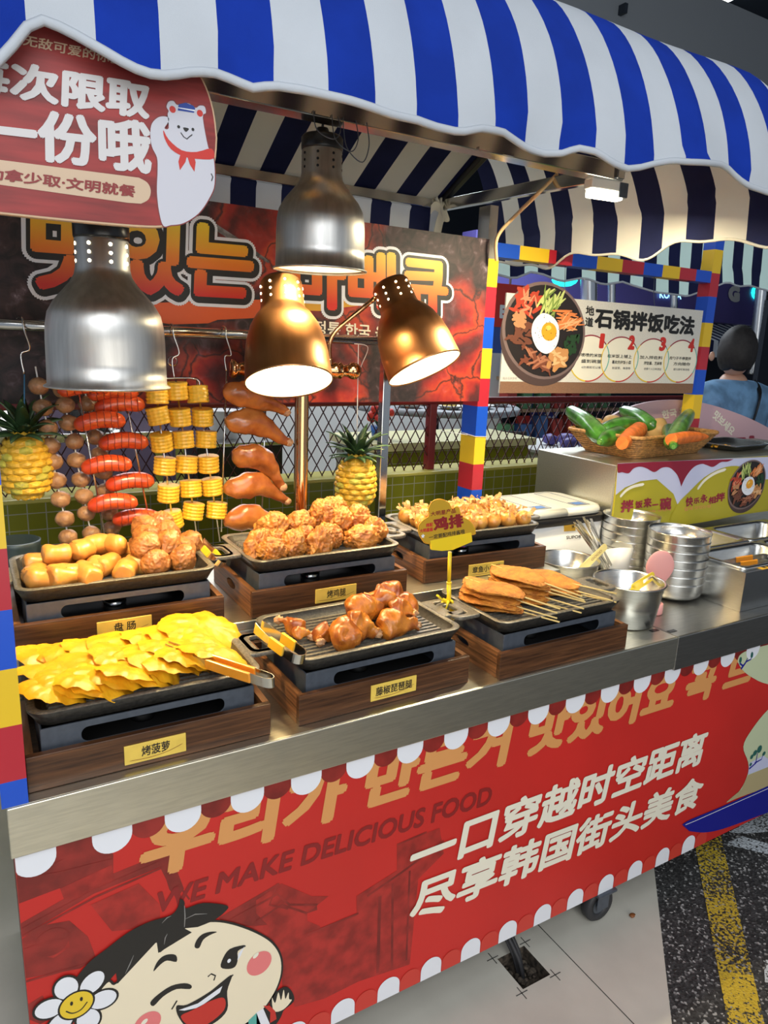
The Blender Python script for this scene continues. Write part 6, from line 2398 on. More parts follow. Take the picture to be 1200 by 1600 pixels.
b0 = bowl()
first = True
for (cx_, cy_), n, where in (((1.716, .300), 7, 'front'), ((1.735, .4965), 7, 'rear')):
    z = HT + .0006
    step_ = .0246 if where == 'front' else .0248
    for i in range(n):
        lv = 'bottom' if i == 0 else 'top' if i == n - 1 else ORD[i]
        lb = ('%s steel bowl of the %s stack beside the rice paddle' if lv in ('bottom', 'top') else '%s steel bowl from the bottom of the %s stack beside the rice paddle') % (lv, where)
        loc = (cx_ + .0008 * math.sin(i * 3), cy_ + .0008 * math.cos(i * 5), z + i * step_)
        if first:
            first = False
            b0.location = loc
            b0['label'] = lb
            b0['group'] = 'stacked steel bowls'
        else:
            dup(b0, loc, (0, 0, i * .7), lb, 'stacked steel bowls')

# ---- white cutlery cup with spoons
cp_ = thing('cutlery_cup', 'slanted white plastic cup holding upright steel spoons before the rice cooker', 'cup', (1.66, .470, HT + .0006))
mb = MB()
seg = 40
P = [(.030, 0), (.034, .004), (.040, .05), (.046, .10)]
lp = []
for r_, z in P:
    lp.append([(r_ * math.cos(2 * PI * i / seg), r_ * math.sin(2 * PI * i / seg), z * (1 + (.22 * math.cos(2 * PI * i / seg + 2.0) if z > .04 else 0))) for i in range(seg)])
lp += [[(x * .94, y * .94, z - .001) for x, y, z in lp[-1]], [(x * .9, y * .9, .01) for x, y, z in lp[0]]]
mb.loops(lp, 0)
mb.build('cup_body', [M['white']], cp_)
rr = random.Random(9)
base = Vector((1.655, .47, HT + .014))
heads = [(1.424,0.44,1.051),(1.435,0.44,1.056),(1.458,0.44,1.064),(1.474,0.44,1.054),(1.49,0.44,1.056),(1.429,0.44,1.039),(1.445,0.44,1.051),(1.484,0.44,1.047)]
for i, hp_ in enumerate(heads):
    b_ = base + Vector((rr.uniform(-.012, .012), rr.uniform(-.010, .010), 0))
    t = thing('steel_spoon', name_ord(sorted(range(8), key=lambda q: heads[q][0]).index(i), 8, 'steel spoon') + ' standing in the white cutlery cup', 'spoon', tuple(b_), 0, 'spoons in the cutlery cup')
    d = Vector(hp_) - b_
    mb = MB()
    mb.ribbon(smooth_poly([(0, 0, 0), tuple(d * .5), tuple(d)], 6, False), (.86, -.5, 0), [.004 + .004 * k / 12 for k in range(13)], .0016)
    mb.build('handle', [M['steel_plain']], t, bevel=.0004)
    mb = MB()
    blob(mb, (0, 0, .010), (.010, .006, .016), 2, 0, 1, 0)
    mb.build('spoon_bowl', [M['steel_plain']], t)

# ---- steel box with inset pans
gx0, gy0, gy1, gz = 1.7775, .115, .515, .944
gb = thing('pan_well', 'brushed steel serving box holding four inset steel pans at the right edge', 'serving box', (gx0, gy0, HT + .0006))
mb = MB()
H = gz - HT - .0006
cellsx = [(.030, .330), (.352, .65)]
cellsy = [(.030, .185), (.215, .375)]
GX1 = .72
mb.box(0, GX1, 0, .003, 0, H)
mb.box(0, .003, .003, gy1 - gy0, 0, H)
mb.box(0, GX1, gy1 - gy0 - .003, gy1 - gy0, 0, H)
mb.box(GX1 - .003, GX1, .003, gy1 - gy0 - .003, 0, H)
gxs = [0, .030, .330, .352, .65, GX1]
gys = [0, .030, .185, .215, .375, gy1 - gy0]
for i in range(5):
    for j in range(5):
        if i in (1, 3) and j in (1, 3):
            continue
        mb.box(gxs[i], gxs[i + 1], gys[j], gys[j + 1], H, H + .003)
mb.build('box_shell', [M['steel_bowl']], gb)
pw_, pdp = .30, .155


def inset_pan():
    t = thing('inset_pan', 'x', 'food pan')
    mb = MB()
    Lr = lambda w, d, r, z: [(x, y, z) for x, y in rrect(w, d, r, 6)]
    mb.loops([Lr(.324, .179, .020, .0035), Lr(.324, .179, .020, .008), Lr(.318, .173, .018, .010), Lr(.298, .153, .03, .0095), Lr(.290, .145, .032, .002), Lr(.270, .128, .035, -.085), Lr(.20, .08, .03, -.092)], 0, True, False, True)
    mb.build('pan_body', [M['steel_bowl']], t)
    return t


ip = inset_pan()
k = 0
for j, (ya, yb) in enumerate(cellsy):
    for i, (xa, xb) in enumerate(cellsx):
        lb = '%s inset steel pan of the serving box' % (('front left', 'front right', 'back left', 'back right')[j * 2 + i])
        if k == 1 or k == 0:
            pass
        loc = (gx0 + (xa + xb) / 2, gy0 + (ya + yb) / 2, gz)
        if k == 0:
            ip.location, ip['label'], ip['group'] = loc, lb, 'inset steel pans'
        else:
            dup(ip, loc, (0, 0, 0), lb, 'inset steel pans')
        k += 1
for i, p in enumerate(((1.905, .128), (2.06, .314), (2.28, .314))):
    mb = MB()
    mb.box(-.045, .045, -.012, .012, 0, .0012)
    o = mb.build('orange_tag', [M['tag']])
    o.location = (p[0], p[1], gz + .0032)
    tag(o, ('orange label strip on the front rim of the serving box', 'orange label strip between the inset pans', 'orange label strip at the far right between the inset pans')[i], 'tag')
    mb = MB()
    for q in range(3):
        mb.box(-.03 + q * .02, -.016 + q * .02, -.006, .006, .0013, .0016)
    mb.build('print_mark', [M['ink']], o)
tongs('serving_tongs', 'short tongs with orange grips lying in the front left inset pan', (1.965, .165, gz + .012), (1.84, .245, gz - .02), .03, (.2, -.3, 1), 'grip_orange', .018)

# ================================================================ steel cabinet with the yellow print
kb = thing('steel_cabinet', 'tall steel cabinet with a yellow and wine red printed front below the vegetable basket', 'cabinet', (1.705, .55, HT + .0006))
KH = .355
mb = MB()
mb.box(0, 1.3, .006, .375, 0, KH)
mb.build('cabinet_body', [M['steel']], kb, bevel=.003)
mb = MB()
mb.box(.004, 1.3, -.001, .0055, .134, KH - .004)
fr = mb.build('printed_board', [M['print_olive']], kb)
KP = lambda pts: [(p[0] - 1.705, p[1] - HT) for p in pts]


def on_kb(name, polys, m, layer):
    mb = MB()
    for i, p in enumerate(polys):
        mb.flat(p, -.001 - .0005 * layer - .00004 * i)
    return mb.build(name, m, fr)


on_kb('lilac_cloud', [KP([(1.701,1.193),(2.499,1.179),(2.766,1.175),(2.789,1.1),(2.503,1.091),(2.361,1.152),(2.257,1.148),(2.148,1.122),(2.076,1.067),(2.022,1.034),(1.994,1.073),(1.898,1.13),(1.817,1.128),(1.747,1.111),(1.708,1.089)])], M['print_lilac'], 1)
on_kb('wine_drape', [KP(smooth_poly([(1.7,1.192),(1.705,1.164),(1.726,1.163),(1.757,1.158),(1.778,1.173),(1.808,1.177),(1.84,1.17),(1.881,1.155),(1.916,1.168),(1.955,1.166),(1.993,1.144),(2.014,1.121),(2.029,1.096)], 4, False) + smooth_poly([(2.029,1.096),(2.049,1.132),(2.083,1.162),(2.123,1.171),(2.152,1.165),(2.189,1.157),(2.229,1.172),(2.266,1.172),(2.301,1.18)], 4, False) + [(2.064,1.186),(1.868,1.19)])], M['print_wine'], 2)
on_kb('olive_hill', [KP(smooth_poly([(2.021,1.032),(2.075,1.074),(2.148,1.122),(2.235,1.149),(2.322,1.154),(2.412,1.133),(2.503,1.091),(2.814,1.02),(2.836,0.949),(2.56,0.9717),(2.257,0.958),(2.009,0.9618)], 3))], M['print_olive'], 3)
on_kb('hill_shine', [stroke(KP(smooth_poly([(2.118,1.08),(2.15,1.11),(2.202,1.133),(2.265,1.145)], 5, False)), [.003] + [.011] * 14 + [.002]), stroke(KP(smooth_poly([(1.728,1.081),(1.754,1.102),(1.789,1.113),(1.837,1.117)], 5, False)), [.004] + [.010] * 14 + [.002])], M['print_cream'], 4)


def kb_text(word, q, off=.04, m='print_wine'):
    mb = MB()
    text_into(mb, word, tuple(KP(q)), -.0035, 0, off)
    mb.build('chinese_lettering', [M[m]], fr)


kb_text('拌', [(1.737,1.028),(1.798,1.026),(1.797,1.069),(1.736,1.069)])
kb_text('饭', [(1.806,1.036),(1.843,1.036),(1.841,1.062),(1.804,1.062)])
kb_text('来', [(1.847,1.035),(1.887,1.035),(1.884,1.069),(1.843,1.069)])
kb_text('一', [(1.89,1.039),(1.922,1.039),(1.921,1.044),(1.889,1.044)])
kb_text('碗', [(1.931,1.019),(1.99,1.019),(1.984,1.064),(1.924,1.063)])
kb_text('快', [(2.064,1.022),(2.105,1.022),(2.102,1.057),(2.061,1.056)])
kb_text('乐', [(2.107,1.028),(2.14,1.028),(2.138,1.051),(2.104,1.05)])
kb_text('永', [(2.143,1.029),(2.184,1.029),(2.18,1.06),(2.139,1.06)])
kb_text('相', [(2.19,1.021),(2.232,1.022),(2.229,1.049),(2.187,1.048)])
kb_text('拌', [(2.23,1.025),(2.283,1.026),(2.28,1.06),(2.227,1.058)])
kb_text('한입 가득 맛있게', [(1.812,1.019),(1.989,1.014),(1.988,1.021),(1.81,1.026)], .02, 'print_tan')
kb_text('함께 맛있는밥', [(2.062,1.006),(2.209,1.008),(2.208,1.02),(2.06,1.02)], .02, 'print_tan')


def bowl_print(parent, fn, y, c, rx, rz, seed=0, rot=0.0, s=1.0):
    """printed stone bowl of rice with vegetables and a fried egg, as flat print on a vertical board"""
    rr = random.Random(seed)
    lay = [0]

    def put(name, polys, m):
        lay[0] += 1
        mb = MB()
        for i, p in enumerate(polys):
            mb.flat(p, y - .0003 * lay[0] - .00001 * (i % 20))
        o = mb.build(name, [m], parent)
        return o
    T = lambda u, v: (c[0] + rx * u * math.cos(rot) - rz * v * math.sin(rot), c[1] + rx * u * math.sin(rot) + rz * v * math.cos(rot))
    E = lambda u, v, a, b, n=28, r=0.0: [T(u + a * math.cos(q) * math.cos(r) - b * math.sin(q) * math.sin(r), v + a * math.cos(q) * math.sin(r) + b * math.sin(q) * math.cos(r)) for q in [2 * PI * k / n for k in range(n)]]
    put('bowl_print', [E(-.02, -.14, .98, 1.02, 40)], mat('bowl_under', (.075, .045, .04), .5))
    put('bowl_rim_print', [E(0, 0, 1.0, 1.0, 44)], mat('bowl_rim', (.19, .13, .12), .5))
    put('bowl_inside_print', [E(0.01, 0, .94, .94, 44)], mat('bowl_in', (.018, .013, .012), .5))

    def strips(cu, cv, n, su, sv, ang, da, L, W, m, name):
        ps = []
        for k in range(n):
            u, v = cu + rr.uniform(-su, su), cv + rr.uniform(-sv, sv)
            a = ang + rr.uniform(-da, da)
            l, w_ = L * rr.uniform(.6, 1.2), W * rr.uniform(.7, 1.2)
            bend = rr.uniform(-.25, .25)
            q = [(u + math.cos(a) * l * t_ - math.sin(a) * bend * l * t_ * t_, v + math.sin(a) * l * t_ + math.cos(a) * bend * l * t_ * t_) for t_ in (-.5, -.2, .2, .5)]
            ps.append([T(*p) for p in stroke(q, [w_ * .5, w_, w_, w_ * .5])])
        put(name, ps, m)
    strips(-.55, .38, 22, .24, .24, .9, 1.2, .26, .09, mat('print_kimchi', (.46, .055, .025), .5), 'kimchi_print')
    strips(-.55, .40, 12, .22, .22, .9, 1.2, .20, .04, mat('print_kimchi_pale', (.72, .26, .14), .5), 'kimchi_print')
    strips(-.05, .62, 20, .22, .18, 1.4, .5, .42, .05, mat('print_cucumber', (.55, .62, .20), .5), 'cucumber_print')
    strips(-.05, .60, 10, .2, .16, 1.4, .5, .40, .03, mat('print_cucumber_dark', (.20, .30, .06), .5), 'cucumber_print')
    strips(.48, .40, 24, .24, .16, .5, .6, .42, .05, mat('print_carrot', (.72, .22, .06), .5), 'carrot_print')
    strips(.52, .38, 10, .2, .14, .8, .6, .36, .025, mat('print_carrot_pale', (.84, .46, .22), .5), 'carrot_print')
    strips(.66, -.02, 26, .16, .20, .7, 1.5, .18, .07, mat('print_spinach', (.018, .055, .018), .5), 'spinach_print')
    strips(-.55, -.22, 26, .24, .24, .6, 1.5, .22, .08, mat('print_mushroom', (.16, .055, .03), .5), 'mushroom_print')
    strips(-.62, .05, 12, .16, .16, .6, 1.5, .20, .09, mat('print_mushroom_pale', (.50, .24, .11), .5), 'mushroom_print')
    strips(0, -.62, 30, .34, .15, .2, 1.2, .30, .055, mat('print_beef', (.20, .06, .03), .5), 'beef_print')
    strips(0, -.60, 12, .3, .14, .2, 1.2, .24, .04, mat('print_beef_pale', (.42, .17, .09), .5), 'beef_print')
    strips(.46, -.44, 22, .2, .2, .8, 1.4, .24, .12, mat('print_chicken', (.56, .26, .09), .5), 'chicken_print')
    strips(.46, -.42, 10, .18, .18, .8, 1.4, .18, .06, mat('print_chicken_pale', (.76, .46, .22), .5), 'chicken_print')
    egg = [T(p[0], p[1]) for p in smooth_poly([(-.20, .32), (.06, .34), (.26, .20), (.34, -.05), (.30, -.28), (.14, -.44), (-.10, -.40), (-.30, -.18), (-.34, .08)], 5)]
    put('egg_white_print', [egg], M['print_white'])
    put('egg_yolk_print', [E(.07, .02, .185, .19, 28)], mat('print_yolk', (.82, .36, .02), .4))
    put('yolk_shine_print', [E(.03, .09, .07, .05, 16, .5)], mat('print_yolk_shine', (.90, .60, .12), .4))
    strips(.02, .0, 26, .26, .3, 0, 3, .022, .015, M['print_black'], 'pepper_print')


ce = KP([(2.403,1.079)])[0] if False else KP([(2.403,1.079),(2.404,1.078)])[0]
bowl_print(fr, None, -.0036, ce, .112, .092, 3, .25)

# ---- things on top of the cabinet
KT = HT + .0006 + KH
bkx = thing('wicker_basket', 'shallow brown wicker basket of vegetables on the steel cabinet', 'basket', (2.075, .77, KT + .0005), .12)
bw, bd, bh = .52, .30, .075
mb = MB()
nx, rows = 96, 10
Lp = lambda w, d, z: [(x, y, z) for x, y in rrect(w, d, .03, 8)]
n_ = len(Lp(1, 1, 0))
for r_ in range(rows):
    u = r_ / (rows - 1)
    z = .004 + u * (bh - .006)
    w2, d2 = bw - .10 + .10 * u, bd - .08 + .08 * u
    base = rrect(w2, d2, .035, 10)
    dense = []
    for a, b in zip(base, base[1:] + base[:1]):
        m_ = max(1, int(math.hypot(b[0] - a[0], b[1] - a[1]) / .011))
        dense += [(a[0] + (b[0] - a[0]) * q / m_, a[1] + (b[1] - a[1]) * q / m_) for q in range(m_)]
    path = []
    for k, (x, y) in enumerate(dense):
        s_ = .0022 * (1 if (k + r_) % 2 else -1)
        l_ = math.hypot(x, y)
        path.append((x + x / l_ * s_, y + y / l_ * s_, z))
    mb.tube(path + path[:2], .0042, 6, caps=False)
mb.build('woven_side', [M['wicker']], bkx)
mb = MB()
rim = [(x, y, bh + .002) for x, y in rrect(bw + .006, bd + .006, .038, 12)]
mb.tube(rim + rim[:2], .0068, 8, caps=False)
mb.build('rim', [M['wicker']], bkx)
mb = MB()
mb.slab(rrect(bw - .10, bd - .08, .03, 6), .0, .006)
mb.build('bottom', [M['wicker']], bkx)


def veg(name, label, cat, path, radii, m, group=None, seed=0):
    P0 = Vector(path[0])
    t = thing(name, label, cat, tuple(P0), 0, group)
    pts = smooth_poly([tuple(Vector(p) - P0) for p in path], 7, False)
    n = len(pts)
    rr_ = []
    for i in range(n):
        u = i / (n - 1) * (len(radii) - 1)
        a = int(min(u, len(radii) - 2))
        rr_.append(radii[a] + (radii[a + 1] - radii[a]) * (u - a))
    mb = MB()
    mb.tube(pts, rr_, 18)
    mb.build('flesh', [m], t)
    if cat in ('zucchini', 'pepper'):
        mb = MB()
        d = (Vector(pts[-1]) - Vector(pts[-3])).normalized()
        mb.tube([Vector(pts[-1]) - d * .004, Vector(pts[-1]) + d * .012], [.009, .006], 8)
        mb.build('stem', [M['zucchini_pale']], t)
    return t


ZR = [.004, .024, .031, .032, .030, .027, .022, .008]


def zuke(label, ax, ay, bx_, by_, za, zb, m='zucchini', k=1.0):
    a, b = (ax, ay, KT + za), (bx_, by_, KT + zb)
    mid = tuple((p + q) / 2 for p, q in zip(a, b))
    veg('zucchini', label, 'zucchini', [a, tuple(p + (q - p) * .15 for p, q in zip(a, b)), (mid[0], mid[1], mid[2] + .006), tuple(p + (q - p) * .85 for p, q in zip(a, b)), b], [r * k for r in ZR], M[m], 'zucchini in the basket')


zuke('green zucchini leaning over the left end of the basket', *(1.797,0.6894), *(1.907,0.9948), .055, .135, 'zucchini', 1.05)
zuke('long green zucchini at the back of the heap in the basket', *(2.147,0.7811), *(2.219,1.014), .085, .13, 'zucchini', .95)
zuke('green zucchini lying across the middle of the basket', *(1.842,0.762), *(2.12,0.8315), .080, .095, 'zucchini', 1.05)
zuke('pale striped zucchini pointing up at the right of the basket', *(1.919,0.5332), *(2.515,0.9134), .060, .125, 'zucchini_pale', 1.0)
veg('bell_pepper', 'short dark green pepper in front of the middle zucchini', 'pepper', [(*(1.967,0.7696), KT + .075), (*(1.891,0.7309), KT + .072), (*(1.807,0.697), KT + .066), (*(1.734,0.6633), KT + .06)], [.012, .032, .030, .010], M['zucchini'])
veg('bell_pepper', 'round green pepper at the foot of the pale striped zucchini', 'pepper', [(*(2.204,0.7789), KT + .085), (*(2.144,0.7136), KT + .080), (*(2.013,0.5993), KT + .07), (*(1.896,0.4988), KT + .062)], [.010, .028, .027, .010], M['zucchini'])


def spud(label, px, z, r, seed):
    mb = MB()
    blob(mb, (0, 0, 0), r, 3, .16, 1.4, seed)
    o = mb.build('potato', [M['potato']])
    o.location = (px[0], px[1], KT + z)
    o.rotation_euler = (0, 0, seed)
    tag(o, label, 'potato', 'potatoes in the basket')


spud('largest potato in the front of the basket', (2.186,0.8043), .070, (.052, .046, .050), 1)
spud('potato at the left of the heap behind the leaning zucchini', (2.123,1.052), .062, (.034, .032, .030), 2)
spud('potato at the back top of the heap', (2.143,0.9861), .082, (.042, .036, .030), 3)
spud('potato resting behind the middle zucchini', (2.214,0.9517), .090, (.046, .038, .034), 4)
spud('potato low at the front rim under the carrot', (1.975,0.7036), .040, (.034, .030, .028), 5)
veg('carrot', 'thick orange carrot at the front of the basket', 'carrot', [(*(1.771,0.602), KT + .062), (*(1.919,0.6971), KT + .070), (*(2.029,0.7566), KT + .082), (*(2.139,0.8323), KT + .086)], [.020, .030, .030, .008], M['carrot'])
veg('carrot', 'slim carrot sticking out over the right rim of the basket', 'carrot', [(*(1.913,0.5253), KT + .080), (*(2.015,0.549), KT + .082), (*(2.1,0.5624), KT + .080), (*(2.161,0.5656), KT + .078)], [.020, .021, .017, .004], M['carrot'])

gp = dup(ip, (2.56, .745, KT + .0225), (0, 0, .05), 'steel food pan with scraps of yellow on top of the cabinet', 'inset steel pans', (.95, 1.35, .22))
mb = MB()
for i in range(14):
    blob(mb, (RR.uniform(-.045, .045), RR.uniform(-.02, .02), .004 + RR.uniform(0, .004)), (.012, .009, .005), 1, .3, 2, i)
o = mb.build('yellow_scraps', [M['pine']])
o.location = (2.47, .72, KT + .006)
tag(o, 'small heap of yellow scraps in the steel pan on the cabinet', 'food scraps', None, 'stuff')

# ---- curved pink board behind the cabinet
pk = thing('pink_board', 'x', 'sign', (2.5, 1.02, 1.18))
pk['label'] = 'pink arched board with white and red Korean lettering behind the vegetables'
pp = smooth_poly([(2.085,1.244),(2.239,1.314),(2.446,1.349),(2.699,1.343),(2.985,1.291),(3.253,1.217),(3.619,1.087)], 6, False)
pp = pp + [(pp[-1][0], 1.0), (pp[0][0], 1.0)]
mb = MB()
mb.prism([(x - 2.5, z - 1.18) for x, z in pp], 0, .012)
pb_ = mb.build('board', [M['pink_board']], pk)
for word, q, m in (('한국 음식을', [(2.482,1.27),(2.731,1.297),(2.718,1.337),(2.467,1.306)], 'print_cream'), ('맛보세요', [(2.812,1.273),(2.974,1.182),(3.003,1.217),(2.841,1.308)], 'print_cream'), ('맛', [(2.985,1.097),(3.215,1.072),(3.186,1.182),(2.964,1.182)], 'print_wine'), ('스', [(3.27,1.079),(3.458,1.058),(3.426,1.169),(3.242,1.18)], 'print_wine')):
    text(word, M[m], tuple((p[0] - 2.5, p[1] - 1.18) for p in q), -.0008, pk, .04, 'korean_lettering')

# ================================================================ right block frame and the hanging rice sign
zb = [1.10]
b1 = [q[2] for q in [(2.583,0.93,1.281),(2.586,0.93,1.381),(2.588,0.93,1.484),(2.588,0.93,1.577),(2.595,0.93,1.673),(2.592,0.93,1.776),(2.6,0.93,1.867),(2.62,0.93,1.957)]]
cuts = [KT + .001] + b1 + [b1[-1] + .1]
block_post('block_post', 'red yellow and blue block patterned post behind the vegetable basket', 2.552, 2.605, .93, .985, cuts, [0, 1, 2, 0, 1, 2, 0, 1, 2])
bb = thing('block_beam', 'row of red yellow and blue blocks across above the hanging rice sign', 'beam', (2.06, .955, 1.85))
bxs = [q[0] for q in [(1.776,0.93,1.849),(1.821,0.93,1.853),(2.107,0.93,1.863),(2.206,0.93,1.858),(2.313,0.93,1.855),(2.412,0.93,1.854),(2.513,0.93,1.855),(2.628,0.93,1.854)]]
bxs = [1.40 + .0, 1.55, 1.68, 1.79, 1.91] + [2.04, 2.155, 2.26, 2.36, 2.458, 2.5515]
mb = MB()
for i, (a, b) in enumerate(zip(bxs[:-1], bxs[1:])):
    mb.box(a - 2.06, b - 2.06, -.025, .028, -.022, .022, (i + 2) % 3)
mb.build('blocks', [M['lego_y'], M['lego_r'], M['lego_b']], bb)

sg = thing('rice_sign', 'white hanging sign with a stone bowl of rice and four numbered steps', 'sign', (2.0, .93, 1.55))
q = [(1.5,1.385),(2.539,1.388),(2.525,1.714),(1.516,1.724)]
bl, br, tr, tl = [(x - 2.0, z - 1.55) for x, z in q]
x0, x1 = (bl[0] + tl[0]) / 2, (br[0] + tr[0]) / 2
z0, z1 = (bl[1] + br[1]) / 2, (tl[1] + tr[1]) / 2
mb = MB()
mb.box(x0, x1, 0, .006, z0, z1)
bd_ = mb.build('board', [M['sign_linen']], sg)
mb = MB()
mb.flat(rect(x0, x1, z0, z0 + .040), -.0006)
mb.build('brown_band', [M['sign_brown']], sg)
SP = lambda pts: [(p[0] - 2.0, p[1] - 1.55) for p in pts]


def sg_text(word, q, m='print_black', off=.03):
    mb = MB()
    text_into(mb, word, tuple(SP(q)), -.0012, 0, off)
    mb.build('chinese_lettering' if not word.isdigit() else 'numeral', [M[m]], sg)


sg_text('石锅拌饭吃法', [(1.927,1.624),(2.49,1.618),(2.489,1.693),(1.922,1.696)], 'print_black', .045)
sg_text('地', [(1.877,1.667),(1.921,1.666),(1.918,1.699),(1.876,1.7)], 'print_black', .03)
sg_text('道', [(1.879,1.628),(1.922,1.626),(1.919,1.659),(1.878,1.661)], 'print_black', .03)
for i, (cc, num, l1, l2, l3) in enumerate((([(1.921,1.514),(1.922,1.513)][0], '1', '香喷喷的米饭', '盛到碗里', '6分满就可以喔'), ([(2.081,1.514),(2.083,1.513)][0], '2', '在米饭上铺上', '喜欢的拌饭小菜', '如菠菜、海苔等'),
                                          ([(2.258,1.514),(2.259,1.514)][0], '3', '加入拌佐料', '拌饭酱、芝麻等', '依照个人口味添加'), ([(2.431,1.515),(2.432,1.514)][0], '4', '用勺子不停搅拌', '方向随你', '搅匀即可享用啦'))):
    c_ = (cc[0] - 2.0, cc[1] - 1.55)
    rx_, rz_ = .100, .083
    mb = MB()
    mb.flat(ell(*c_, rx_, rz_, 40), -.0008 - .00006 * i)
    mb.build('oval_print', [M['print_cream']], sg)
    for a0, a1, m in ((.7, 2.4, 'print_wine'), (2.4, 4.6, 'print_yellow'), (4.6, 5.7, 'print_red'), (5.7, 7.0, 'print_teal')):
        mb = MB()
        mb.flat(stroke(ell(*c_, rx_, rz_, 18, a0, a1), .0045), -.0012 - .00006 * i)
        mb.build('oval_line', [M[m]], sg)
    nx_, nz_ = c_[0] + .052, c_[1] + .066
    hw1 = .012 if num == '1' else .018
    mb = MB()
    text_into(mb, num, ((nx_ - hw1, nz_ - .028), (nx_ + hw1, nz_ - .028), (nx_ + hw1 + .002, nz_ + .026), (nx_ - hw1 + .002, nz_ + .026)), -.0018, 0, .06)
    mb.build('numeral', [M['print_red']], sg)
    for w_, zz, hh, hw, m in ((l1, .012, .013, .066, 'print_black'), (l2, -.010, .013, .052, 'print_black'), (l3, -.032, .009, .050, 'print_grey')):
        text(w_, M[m], tuple((c_[0] + .062 + sx * hw - hw, c_[1] + zz + sz * hh / 2) for sx, sz in ((-1, -1), (1, -1), (1, 1), (-1, 1))), -.0018, sg, .012, 'small_print')
text('图片仅供参考', M['print_grey'], tuple(SP([(1.518,1.433),(1.58,1.433),(1.581,1.442),(1.518,1.441)])), -.0012, sg, 0.0, 'small_print')
cb = SP([(1.691,1.601),(1.692,1.6)])[0]
bowl_print(sg, None, -.0012, cb, .196, .163, 5, -.25)
for p in [(1.782,1.71),(2.247,1.72)]:
    mb = MB()
    mb.tube(smooth_poly([(p[0] - 2.0, .003, p[1] - 1.55 - .01), (p[0] - 1.996, .02, p[1] - 1.55 + .04), (p[0] - 2.0, .025, 1.83 - 1.55)], 5, False), .0012, 5)
    mb.build('hanging_wire', [M['grey_metal']], sg)

# ================================================================ the hall behind the stall
# ---- second awning's back valance over the neighbouring stall
a2 = thing('striped_awning', 'navy and pale green striped awning of the next stall hanging behind the block frame', 'awning', (2.8, 1.5, 1.95))
hp = sorted([(1.891,1.844),(1.997,1.831),(2.102,1.869),(2.176,1.867),(2.295,1.843),(2.411,1.869),(2.538,1.847),(2.684,1.872),(2.822,1.853),(2.918,1.838),(3.162,1.836),(3.331,1.883),(3.454,1.93),(3.541,1.911),(3.661,1.926),(3.798,1.916),(4.017,1.896),(4.394,1.947)])
mb = MB()


def h2(x):
    for (a, za), (b, zb_) in zip(hp[:-1], hp[1:]):
        if x <= b:
            return za + (zb_ - za) * max(0, min(1, (x - a) / (b - a)))
    return hp[-1][1]


x = hp[0][0]
i = 0
while x < hp[-1][0]:
    cols = []
    for s in range(4):
        xx = x + .085 * s / 3
        wv = .012 * math.sin(xx * 12)
        cols.append([(xx - 2.8, wv, h2(xx) - 1.95), (xx - 2.8, .01 + wv * .6, h2(xx) * .5 + 1.0 - 1.95 + .02), (xx - 2.8, .015, .06), (xx - 2.8, .03, .27)])
    mb.loops(cols, i % 2, True, False, False, closed=False)
    x += .085
    i += 1
mb.build('valance', [mat('cloth_mint', (.58, .76, .70), .75, trans=.35), M['cloth_navy']], a2)
mb = MB()
mb.tube([(xx_ - 2.8, .012 * math.sin(xx_ * 12), h2(xx_) - 1.95) for xx_ in [hp[0][0] + (hp[-1][0] - hp[0][0]) * k / 60 for k in range(61)]], .005, 6)
mb.build('hem_binding', [M['cloth_white']], a2)

# ---- ducts and lights under the ceiling
def duct(label, px, py0, py1, Y_, wpx, ribbed=True):
    p0, p1 = Vector(px[0]), Vector(px[1])
    t = thing('ventilation_duct', label, 'duct', tuple(p0))
    mb = MB()
    d = p1 - p0
    n = 60 if ribbed else 4
    mb.tube([d * (k / n) for k in range(n + 1)], [wpx * (1.0 if not ribbed else (1.0 + .05 * (k % 2))) for k in range(n + 1)], 22)
    mb.build('pipe', [M['duct']], t)


duct('wide ribbed silver duct rising behind the rice sign', [(4.61,3.6,1.862),(4.528,3.6,2.427)], 0, 0, 0, .068)
duct('narrower ribbed silver duct beside the wide one', [(4.877,3.6,1.904),(4.797,3.6,2.453)], 0, 0, 0, .034)
duct('smooth silver duct above the middle of the rice sign', [(5.959,3.8,1.879),(5.86,3.8,2.463)], 0, 0, 0, .036, False)
duct('tall silver duct standing behind the person at the far right', [(6.75,3.4,1.388),(6.66,3.4,2.505)], 0, 0, 0, .055)

for i, (pts, m, lab) in enumerate((([(4.353,4.5,2.278),(4.585,4.5,2.298),(4.57,4.5,2.215),(4.377,4.5,2.2)], 'lamp_cool', 'bright white ceiling panel seen just right of the block post'), ([(4.928,4.6,2.285),(5.08,4.6,2.286),(5.071,4.6,2.224),(4.935,4.6,2.226)], 'lamp_cool', 'small white ceiling panel under the striped hem'),
                                  ([(5.977,4.4,2.232),(6.123,4.4,2.229),(6.123,4.4,2.178),(5.996,4.4,2.182)], 'lamp_cool', 'tiny white ceiling lamp beside the ribbed ducts'))):
    c_ = Vector(pts[0])
    w_ = (Vector(pts[1]) - Vector(pts[0])).length
    t = thing('ceiling_lamp', lab, 'lamp', tuple(c_))
    mb = MB()
    mb.box(0, w_, 0, .45, .012, .04)
    mb.build('housing', [M['hall_grey']], t)
    mb = MB()
    mb.box(.01, w_ - .01, .01, .44, 0, .0115)
    mb.build('diffuser', [M[m]], t)
    mb = MB()
    mb.tube([(w_ / 2, .2, .04), (w_ / 2, .2, 4.4 - c_.z)], .006, 6)
    mb.build('rod', [M['hall_grey']], t)
t = thing('teal_lamp', 'glowing teal bowl lamp below the striped hem', 'lamp', (4.58,3.9,2.139))
mb = MB()
mb.lathe([(.0001, -.045), (.06, -.036), (.10, -.012), (.115, .012), (.11, .014), (.0001, .014)], 28)
